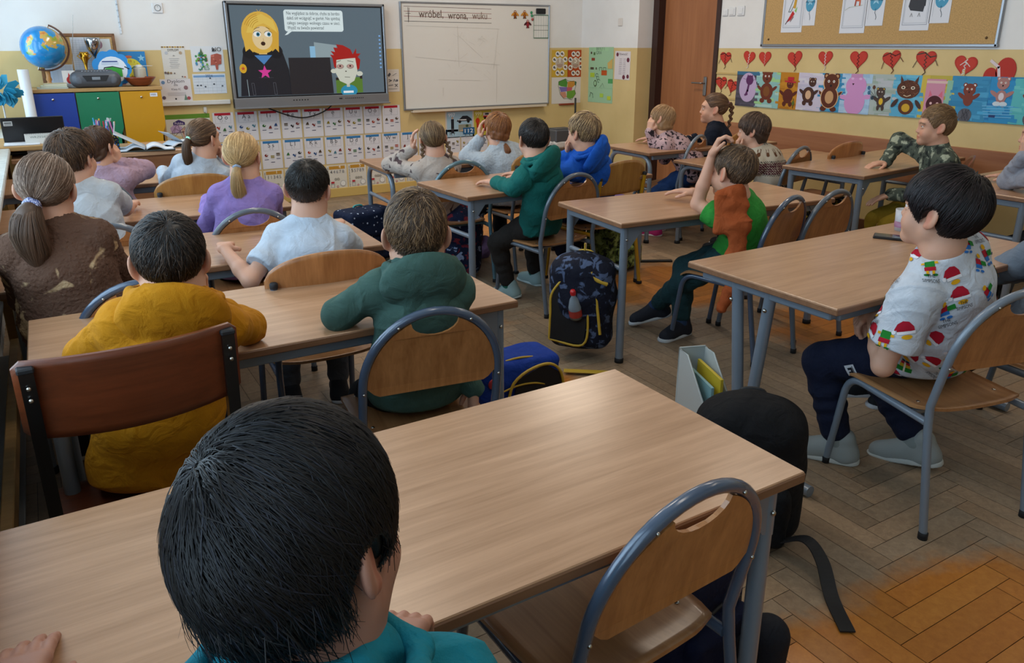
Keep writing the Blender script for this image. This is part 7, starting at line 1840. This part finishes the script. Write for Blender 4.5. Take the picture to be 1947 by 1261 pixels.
# radiators under the sill and the plank beside them
for y0, y1, lb in ((1.1, 2.9, 'white ribbed radiator under the window sill, nearest one'), (3.7, 5.4, 'white ribbed radiator under the window sill, far one')):
    ra = thing('radiator', lb, 'radiator', (XL+.13, (y0+y1)/2, 0), 0, 'radiators under the windows'); m = MB(); n_ = int((y1-y0)/.06)
    for k in range(n_): m.box((0, -(y1-y0)/2+.06*k+.03, .42), (.12, .045, .56), .012)
    m.build('ribs', WHITEP, ra); MB().tube([(0, -(y1-y0)/2, .17), (0, (y1-y0)/2, .17)], .018, 10).tube([(0, -(y1-y0)/2, .66), (0, (y1-y0)/2, .66)], .018, 10).build('pipe', WHITEP, ra); MB().box((0, -(y1-y0)/2+.1, .07), (.03, .03, .14)).box((0, (y1-y0)/2-.1, .07), (.03, .03, .14)).build('foot', WHITEP, ra)
sh = thing('shelf_rack', 'low pale shelf rack with wooden edge under the window sill', 'rack', (-.32, 2.55, 0))
MB().box((.09, .0, .32), (.03, 1.9, .06), .003).build('wooden_rail', OAKB, sh)
for y in (-.95, .93): MB().box((.09, y, .29), (.035, .05, .58), .003).build('wooden_post', OAKB, sh)
for z in (.06, .27, .50): MB().box((0, 0, z), (.16, 1.86, .016), .002).build('shelf_board', mat('grey_shelf', '7a7e80', .5), sh)
# phone and cup on the desk, sweatshirt, bags
px_ = [onz(1660, 447, .70), onz(1748, 458, .70)]; pc = ((px_[0][0]+px_[1][0])/2+.02, (px_[0][1]+px_[1][1])/2+.02)
pr = thing('mobile_phone', 'black mobile phone lying on the desk beside the cup', 'phone', (pc[0], pc[1], DH+.0005), math.atan2(px_[1][1]-px_[0][1], px_[1][0]-px_[0][0])+.12)
MB().box((0, 0, .0045), (.155, .074, .009), .003).build('case', mat('black_plastic', '131316', .35), pr); MB().box((0, 0, .0093), (.146, .066, .0008)).build('screen_glass', mat('phone_glass', '07080a', .05), pr)
cu = onz(1716, 438, .69); cp_ = thing('cup', 'white patterned cup on the desk beside the phone', 'cup', (cu[0], cu[1], DH+.0005)); MB().lathe([(0, .003), (.030, .003), (.036, .09), (.038, .09), (.033, 0), (0, 0)], 28).build('cup_body', mat('cup_ceramic', 'c0c0c4', .3), cp_); MB().lathe([(.0345, .015), (.0360, .040), (.0366, .040), (.0352, .015)], 28).build('pattern_band', mat('cup_pattern', '9a6a86', .4), cp_)
mat_cloth('sweat_rust', '9a4a22')
def wp(px, py, y): q = onf(px, py, y); return np.array([q[0], y, q[1]])
SVx = np.array([.86, -.51, 0])
SWp = [ro(wp(1396, 368, 2.46), wp(1402, 430, 2.40), .030, .028, .03, (SVx, 1.9), (.004, 70, 0)), ro(wp(1402, 430, 2.40), wp(1398, 520, 2.37), .028, .030, .03, (SVx, 1.8), (.005, 60, 1)),
       ro(wp(1372, 375, 2.47), wp(1366, 440, 2.44), .022, .018, .03, (SVx, 1.5)), ro(wp(1400, 520, 2.37), wp(1386, 555, 2.37), .030, .024, .03, (SVx, 1.3)), ro(wp(1386, 555, 2.37), wp(1371, 586, 2.38), .026, .022, .02, (SVx, 1.2), (.003, 90, 2)),
       ro(wp(1395, 365, 2.46), wp(1410, 350, 2.60), .026, .022, .03, (SVx, 1.6))]
_cr = crease(.007, 34, 4)
so = soft('sweatshirt', SWp, .005, MATS['sweat_rust'], None, (0, 0, 0), None, lambda P: _cr(P)+.0022*np.sin(P@SVx*70+5*np.sin(P[:, 2]*11)+1.2), .014); tag(so, 'rust orange sweatshirt hanging over the shoulder of the green t-shirt child', 'sweatshirt')
def strip(mb, pts, hw, th=.002):
    pts = [Vector(p) for p in pts]; vs = []
    for i, p in enumerate(pts):
        t = (pts[min(i+1, len(pts)-1)]-pts[max(i-1, 0)]).normalized(); sd = t.cross(Vector((0, 0, 1))); sd = sd.normalized() if sd.length > .05 else Vector((1, 0, 0)); n = sd.cross(t)
        vs += [p-sd*hw-n*th, p+sd*hw-n*th, p+sd*hw+n*th, p-sd*hw+n*th]
    fs = []
    for i in range(len(pts)-1):
        for k in range(4): fs.append((4*i+k, 4*i+(k+1) % 4, 4*i+4+(k+1) % 4, 4*i+4+k))
    mb.add(vs, fs+[(3, 2, 1, 0), tuple(range(len(vs)-4, len(vs)))]); return mb
def bag(label, cat, loc, rz, size, m, trim, name='school_backpack', tilt=0, straps=True, pocket=True, flap=None, h=.007, lie=0):
    w, d, hh = size; t = thing(name, label, cat, loc, rz, 'school bags on the floor'); t.rotation_euler = (tilt, lie, rz)
    soft('main_body', [rbox((0, 0, hh/2), (w/2, d/2, hh/2), min(d, w)*.36), ro((0, d*.1, hh*.62), (0, d*.05, hh*.8), w*.44, w*.40, .05, (np.array([1., 0, 0]), 1.1)) if hh > w*1.2 else rbox((0, 0, hh*.5), (w*.48, d*.46, hh*.48), .03)], h, m, t, (0, 0, 0), None, ripple(.003, 25, len(label)), .01)
    if pocket: soft('front_pocket', [rbox((0, -d*.5, hh*.30), (w*.36, d*.18, hh*.24), d*.16)], h, m, t, (0, 0, 0), None, ripple(.003, 30, 3), .01)
    if flap: soft('flap', [rbox((0, -d*.08, hh*.78), (w*.53, d*.60, hh*.26), .035)], h, flap, t, (0, 0, 0))
    MB().tube(catmull([(-w*.30, -d*.53, hh*.58), (-w*.1, -d*.56, hh*.66), (w*.1, -d*.56, hh*.66), (w*.30, -d*.53, hh*.58)], 6), .004, 6).tube(catmull([(-w*.44, -d*.2, hh*.55), (-w*.36, -d*.28, hh*.88), (0, -d*.3, hh*1.0), (w*.36, -d*.28, hh*.88), (w*.44, -d*.2, hh*.55)], 6), .0045, 6).build('piping', trim, t)
    if straps:
        for s in (-1, 1): MB().tube(catmull([(s*w*.2, d*.45, hh*.92), (s*w*.24, d*.72, hh*.75), (s*w*.26, d*.74, hh*.4), (s*w*.30, d*.5, hh*.08)], 6), .012, 8).build('shoulder_strap', trim if trim != 0 else m, t)
        MB().tube(catmull([(-.04, d*.3, hh*.96), (-.03, d*.3, hh*1.06), (.03, d*.3, hh*1.06), (.04, d*.3, hh*.96)], 6), .007, 8).build('grab_loop', trim, t)
    return t
NAVYD = mat_cloth('bag_navy_dots', '101d38', 'b8c4d8', 26, .16, .03, vor=True); mat_cloth('bag_navy', '121a30'); FLOR = mat_cloth('bag_floral', '141c38', '9aa8c8', 20, .60, .015, third='7a2430')
CAMB = mat_cloth('bag_camo', '5a6a34', '1c2216', 26, .56, .015, third='8a9a5a'); YEFL = mat_cloth('bag_yellow_floral', '141412', 'b09428', 24, .58, .012); BLK = mat_cloth('bag_black', '0d0e11'); BLU = mat_cloth('bag_blue', '12358c'); DNAV = mat_cloth('bag_dark_navy', '0d1430')
IND = mat_cloth('bag_indigo_print', '0c1020', '4a5874', 22, .57, .03); PUR = mat_cloth('bag_purple', '6a568e'); LIL = mat_cloth('lilac_cloth', '7c6a9c')
TEALT = mat('trim_teal', '3a9a9c', .6); BKT = mat('trim_black', '101012', .7); YET = mat('trim_yellow', 'b8962a', .6)
q = onz(692, 432, .24); bag('navy school satchel with white dots and turquoise trim beside the desks', 'bag', (q[0], q[1], .0), .25, (.36, .20, .36), mat_cloth('bag_navy', '121a30'), TEALT, 'school_satchel', flap=NAVYD, straps=True)
q = onz(868, 465, .20); bag('dark blue floral backpack standing between window row and middle row', 'backpack', (q[0], q[1], 0), -.5, (.32, .22, .44), FLOR, BKT)
q = onz(898, 474, .05); tag(soft('lilac_garment', [rbox((0, 0, .05), (.10, .12, .05), .04), ro((-.08, .05, .04), (.10, -.03, .10), .05, .04, .04)], .008, LIL, None, (0, 0, 0), None, ripple(.006, 30, 2), .01), 'lilac cloth garment lying beside the floral backpack', 'garment'); bpy.data.objects['lilac_garment'].location = (q[0], q[1], 0)
hb = bag('camouflage-blue backpack with yellow zips hanging open at the desk end', 'backpack', (2.075, 2.84, .06), -.85, (.30, .17, .43), IND, YET, tilt=.0, pocket=False)
MB().prism([(-.135, .05), (.03, .04), (.05, .20), (.03, .37), (-.02, .40), (-.12, .29)], 0, .006, Matrix(((1, 0, 0, .0), (0, 0, -1, -.088), (0, 1, 0, .0), (0, 0, 0, 1)))).build('open_compartment', mat('bag_inside', '08080a', .8), hb)
MB().tube(catmull([(-.135, -.090, .05), (-.13, -.092, .18), (-.12, -.092, .29), (-.02, -.090, .40), (.03, -.092, .37), (.05, -.094, .20), (.03, -.092, .04), (-.135, -.090, .05)], 6), .006, 6).tube([(.06, -.088, .40), (.09, -.094, .26), (.11, -.092, .10)], .007, 6).tube([(.02, -.08, .41), (.09, -.09, .36), (.13, -.07, .34)], .010, 6).build('yellow_zip', YET, hb)
MB().tube([(0, .03, .43), (0, .03, .50)], .004, 6).build('hang_loop', YET, hb); MB().box((.10, -.20, -.045), (.26, .035, .006), .002, .2).build('loose_strap', YET, hb)
bt_ = MB().lathe([(0, 0), (.030, 0), (.031, .06), (.020, .10), (.011, .115), (.011, .125), (0, .125)], 18, (0, 0, 0)).build('water_bottle', mat('clear_plastic', '7c8890', .15), None, (2.0, 2.78, .235), (.12, -.25, 0)); tag(bt_, 'small clear water bottle with red cap in the hanging backpack', 'bottle')
MB().lathe([(.013, .125), (.014, .14), (.010, .15), (0, .15)], 14).build('cap', mat('cap_red', 'b01c20', .35), bt_); MB().lathe([(.0315, .012), (.0322, .048)], 18).build('bottle_label', mat('label_red', 'a03028', .5), bt_)
q = onz(1165, 465, .16); bag('green camouflage backpack on the floor behind the middle desk', 'backpack', (q[0], q[1], 0), .3, (.36, .24, .34), CAMB, BKT)
MB().box((q[0]+.30, q[1]-.02, .008), (.34, .035, .008), .002, -.5).build('loose_strap', BKT, [o for o in bpy.data.objects if o.get('label', '').startswith('green camouflage')][0]).location = (0, 0, 0)
sp_ = [o for o in bpy.data.objects if o.name.startswith('loose_strap')][-1]; sp_.matrix_parent_inverse = Matrix.Rotation(-.3, 4, 'Z') @ Matrix.Translation((-q[0], -q[1], 0))
q = onz(1545, 425, .18); bag('black backpack with yellow flower print below the desk', 'backpack', (q[0], q[1], 0), .2, (.42, .26, .36), YEFL, BKT)
q = onz(965, 728, .14); bb = bag('bright blue open bag with yellow piping and red spots', 'bag', (q[0]+.02, q[1], 0), -.1, (.36, .22, .27), BLU, YET, 'school_satchel', straps=False, pocket=False)
MB().prism([(-.10, .02), (.15, .02), (.13, .20), (.06, .25), (-.06, .20)], 0, .004, Matrix(((1, 0, 0, .03), (0, 0, -1, -.118), (0, 1, 0, .0), (0, 0, 0, 1)))).build('open_compartment', mat('bag_inside', '08080a', .8), bb)
MB().tube(catmull([(-.08, -.124, .02), (-.05, -.124, .19), (.08, -.124, .25), (.16, -.124, .20), (.18, -.124, .02)], 6), .006, 6).build('zip', YET, bb)
for x, z in ((-.13, .20), (-.14, .06)): MB().ball((x, -.112, z), (.022, .006, .022), 14, 8).build('red_spot', mat('spot_red', 'a02430', .5), bb)
q = onz(1425, 905, .20); kb_ = bag('large black backpack standing by the foreground desk corner', 'backpack', (q[0]+.01, q[1]+.02, 0), -.75, (.32, .22, .42), BLK, BKT, h=.006)
strip(MB(), catmull([(.10, -.12, .05), (.16, -.17, .10), (.20, -.22, .07), (.22, -.30, .012), (.24, -.42, .006)], 8), .020).build('loose_strap', BKT, kb_)
q = onz(1358, 765, .13); og = thing('magazine_file', 'white mesh file box behind the large black backpack', 'file box', (q[0]-.02, q[1]+.04, 0), -.35)
WM = mat('white_mesh', 'b4bab8', .5)
m = MB(); m.box((0, 0, .005), (.11, .26, .006))
for sx in (-1, 1): m.prism([(-.13, 0), (.13, 0), (.13, .30), (.05, .30), (-.13, .16)], -.002, .002, Matrix(((0, 0, 1, sx*.053), (1, 0, 0, 0), (0, 1, 0, 0), (0, 0, 0, 1))))
m.box((0, .129, .15), (.108, .004, .30)).box((0, -.129, .08), (.108, .004, .16)); m.build('mesh_walls', WM, og); m2 = MB()
for sx in (-1, 1): m2.tube([(sx*.054, -.13, .0), (sx*.054, -.13, .16), (sx*.054, .05, .30), (sx*.054, .13, .30), (sx*.054, .13, 0)], .004, 6)
m2.tube([(-.054, .13, .30), (.054, .13, .30)], .004, 6).tube([(-.054, -.13, .16), (.054, -.13, .16)], .004, 6).build('wire_rim', WM, og)
cq = og.location; R_o = Matrix.Rotation(-.35, 4, 'Z')
for dx, c, lb, hh in ((.02, 'c0a82a', 'yellow booklet standing in the white file box', .25), (-.015, '7aa0a4', 'pale teal booklet standing in the white file box', .22)):
    o = MB().box((dx, .0, .008+hh/2), (.012, .21, hh), .001).build('booklet', mat('booklet_'+c, c, .5), None, tuple(cq)); o.rotation_euler = (0, 0, -.35); tag(o, lb, 'booklet')
q = onz(1365, 1150, .15); bag('dark navy bag under the foreground desk behind the empty chair', 'bag', (q[0]-.08, q[1]+.05, 0), .2, (.32, .20, .32), DNAV, BKT, 'school_satchel', straps=False)
q = onz(1182, 365, .14); bag('small purple backpack by the wall near the yellow-framed chair', 'backpack', (3.62, 4.55, 0), .2, (.26, .18, .34), PUR, BKT)
q = onz(1446, 1275, .05); tag(soft('dark_boot', [ro((0, 0, .06), (.0, .10, .04), .055, .045, .03), ro((0, -.02, .06), (0, -.03, .16), .05, .048, .03), plane((0, 0, .004), (0, 0, -1), .004)], .006, mat_cloth('boot_dark', '191b22'), None), 'dark boot cut off at the bottom picture edge', 'boot'); bpy.data.objects['dark_boot'].location = (q[0], q[1]+.02, 0)

# ---- motifs printed on the white t-shirt, laid onto its cloth
from mathutils.bvhtree import BVHTree
def tee_print(K):
    to = K['to']; me = to.data; V = [v.co.copy() for v in me.vertices]; bv = BVHTree.FromPolygons(V, [list(p.vertices) for p in me.polygons])
    mb = MB(); r = random.Random(21)
    def put(P, N, U, Wd, pts, col, lay, faces=None):
        vs = []
        for x, y in pts:
            q = P+U*x+Wd*y; h = bv.find_nearest(q); vs.append(h[0]+h[1]*(.0012+.0005*lay))
        mb.add(vs, faces or [list(range(len(pts)))], col, True)
    def fan(pts):
        cx_ = sum(p[0] for p in pts)/len(pts); cy_ = sum(p[1] for p in pts)/len(pts)
        rings = [[(cx_+(x-cx_)*f, cy_+(y-cy_)*f) for x, y in pts] for f in (1, .66, .33)]; n = len(pts); P = sum(rings, [])+[(cx_, cy_)]
        F = []
        for k in range(2):
            for i in range(n): F.append((k*n+i, k*n+(i+1) % n, (k+1)*n+(i+1) % n, (k+1)*n+i))
        for i in range(n): F.append((2*n+i, 2*n+(i+1) % n, 3*n))
        return P, F
    def box(x0, y0, x1, y1, n=4):
        return [(x0+(x1-x0)*k/n, y0) for k in range(n)]+[(x1, y0+(y1-y0)*k/n) for k in range(n)]+[(x1-(x1-x0)*k/n, y1) for k in range(n)]+[(x0, y1-(y1-y0)*k/n) for k in range(n)]
    def ell_(cx_, cy_, a, b, n=14): return [(cx_+a*math.cos(2*pi*k/n), cy_+b*math.sin(2*pi*k/n)) for k in range(n)]
    done = []; o = np.array(K['o']); ctr = Vector(K['chest']-o)
    tries = 0
    while len(done) < 80 and tries < 4000:
        tries += 1; i = r.randrange(len(V)); P = V[i]; h = bv.find_nearest(P); N = h[1]
        if any((P-q).length < .053 for q in done): continue
        if N.z < -.6 or N.z > .9: continue
        done.append(P); W0 = Vector((0, 0, 1)); W0 = (W0-N*W0.dot(N)).normalized(); U0 = W0.cross(N); a = r.uniform(-.9, .9)
        U = U0*math.cos(a)+W0*math.sin(a); W_ = W0*math.cos(a)-U0*math.sin(a); s_ = .050*r.uniform(.85, 1.1); kind = (0, 1, 2, 0, 3, 1, 4)[len(done) % 7]
        L = 0
        def sh(pts, col):
            nonlocal L
            L += 1; p2, f2 = fan([(x*s_, y*s_) for x, y in pts]); put(P, N, U, W_, p2, col, L, f2)
        if kind == 0:      # stack of presents
            sh(box(-.5, -.55, .5, -.15), '1f7a2c'); sh(box(-.35, -.15, .35, .15), 'c8a02a'); sh(box(-.3, .15, .3, .4), 'a81c2c'); sh(ell_(-.14, .52, .13, .1), '14343a'); sh(ell_(.14, .52, .13, .1), '14343a'); sh(box(-.06, -.55, .06, .4), 'e0d8c0')
        elif kind == 1:    # bobble cap
            sh([(-.5, -.2), (.45, -.2), (.42, .1), (.2, .4), (-.1, .45), (-.42, .3), (-.62, .0), (-.66, -.1), (-.5, -.05)], 'a8182c'); sh(box(-.5, -.34, .48, -.16), 'e2e2e6'); sh(ell_(-.66, -.16, .12, .12), 'e2e2e6'); sh(ell_(-.02, -.5, .3, .14), 'd8a018')
        elif kind == 2:    # green top with red shorts
            sh(box(-.3, .0, .3, .5), '1f7a2c'); sh(box(-.34, -.25, .34, .02), 'a8182c'); sh(box(-.26, -.5, -.1, -.25), 'd8a018'); sh(box(.1, -.5, .26, -.25), 'd8a018'); sh(ell_(-.26, -.56, .18, .09), '1f6a2c'); sh(ell_(.28, -.56, .18, .09), '1f6a2c'); sh(box(-.5, .2, -.3, .36), 'd8a018'); sh(box(.3, .2, .5, .36), 'd8a018')
        elif kind == 3:    # red top with blue shorts and parcel
            sh(box(-.25, .0, .25, .42), 'a8182c'); sh(box(-.28, -.24, .28, .02), '2a6ab4'); sh(ell_(-.2, -.42, .17, .09), '2a6ab4'); sh(ell_(.22, -.42, .17, .09), '2a6ab4'); sh(box(.2, .0, .7, .32), '1f7a2c'); sh(ell_(.0, .6, .2, .16), 'd8a018')
        if kind == 4 or len(done) % 3 == 0:
            for ln, (tx, ww) in enumerate((('THE', .022), ('SIMPSONS', .052))):
                gv, gf, gw = glyphs(tx); k_ = ww/gw
                off = -.034 if kind != 4 else .008
                put(P, N, U, W_, [((x-gw/2)*k_, y*.017+off-ln*.016) for x, y, *_ in gv], '1c1e26', 7, gf)
    ob = mb.build('shirt_print', mat_attr('fabric_print', .85, spec=.2), to); return ob
tee_print(PK)
# woven patch on the navy trousers of the same child
hip, kn, an, fd = PK['legs'][0]
tro = [c for c in PK['root'].children if c.name.startswith('trousers')][0]; tv_ = [v.co.copy() for v in tro.data.vertices]; bt2 = BVHTree.FromPolygons(tv_, [list(p.vertices) for p in tro.data.polygons])
mid_ = Vector(hip*.45+kn*.55-PK['o'])-Vector(PK['lat'])*.07; P0, N0 = bt2.find_nearest(mid_)[:2]; ax1 = Vector(kn-hip).normalized(); ax2 = N0.cross(ax1).normalized(); pm = MB()
def patch(x0, y0, x1, y1, col, lay):
    vs = []
    for j in range(4):
        for i in range(4):
            h_ = bt2.find_nearest(P0+ax1*(x0+(x1-x0)*i/3)+ax2*(y0+(y1-y0)*j/3)); vs.append(h_[0]+h_[1]*(.001+.0006*lay))
    pm.add(vs, [(j*4+i, j*4+i+1, j*4+i+5, j*4+i+4) for j in range(3) for i in range(3)], col)
patch(-.015, -.022, .015, .022, 'c2c6cc', 1); patch(-.006, -.012, .008, .012, '20222a', 2); patch(-.009, -.016, -.007, .016, '20222a', 2); patch(.0, -.003, .011, .003, 'c2c6cc', 3)
pm.build('woven_patch', mat_attr('fabric_print', .85, spec=.2), tro)
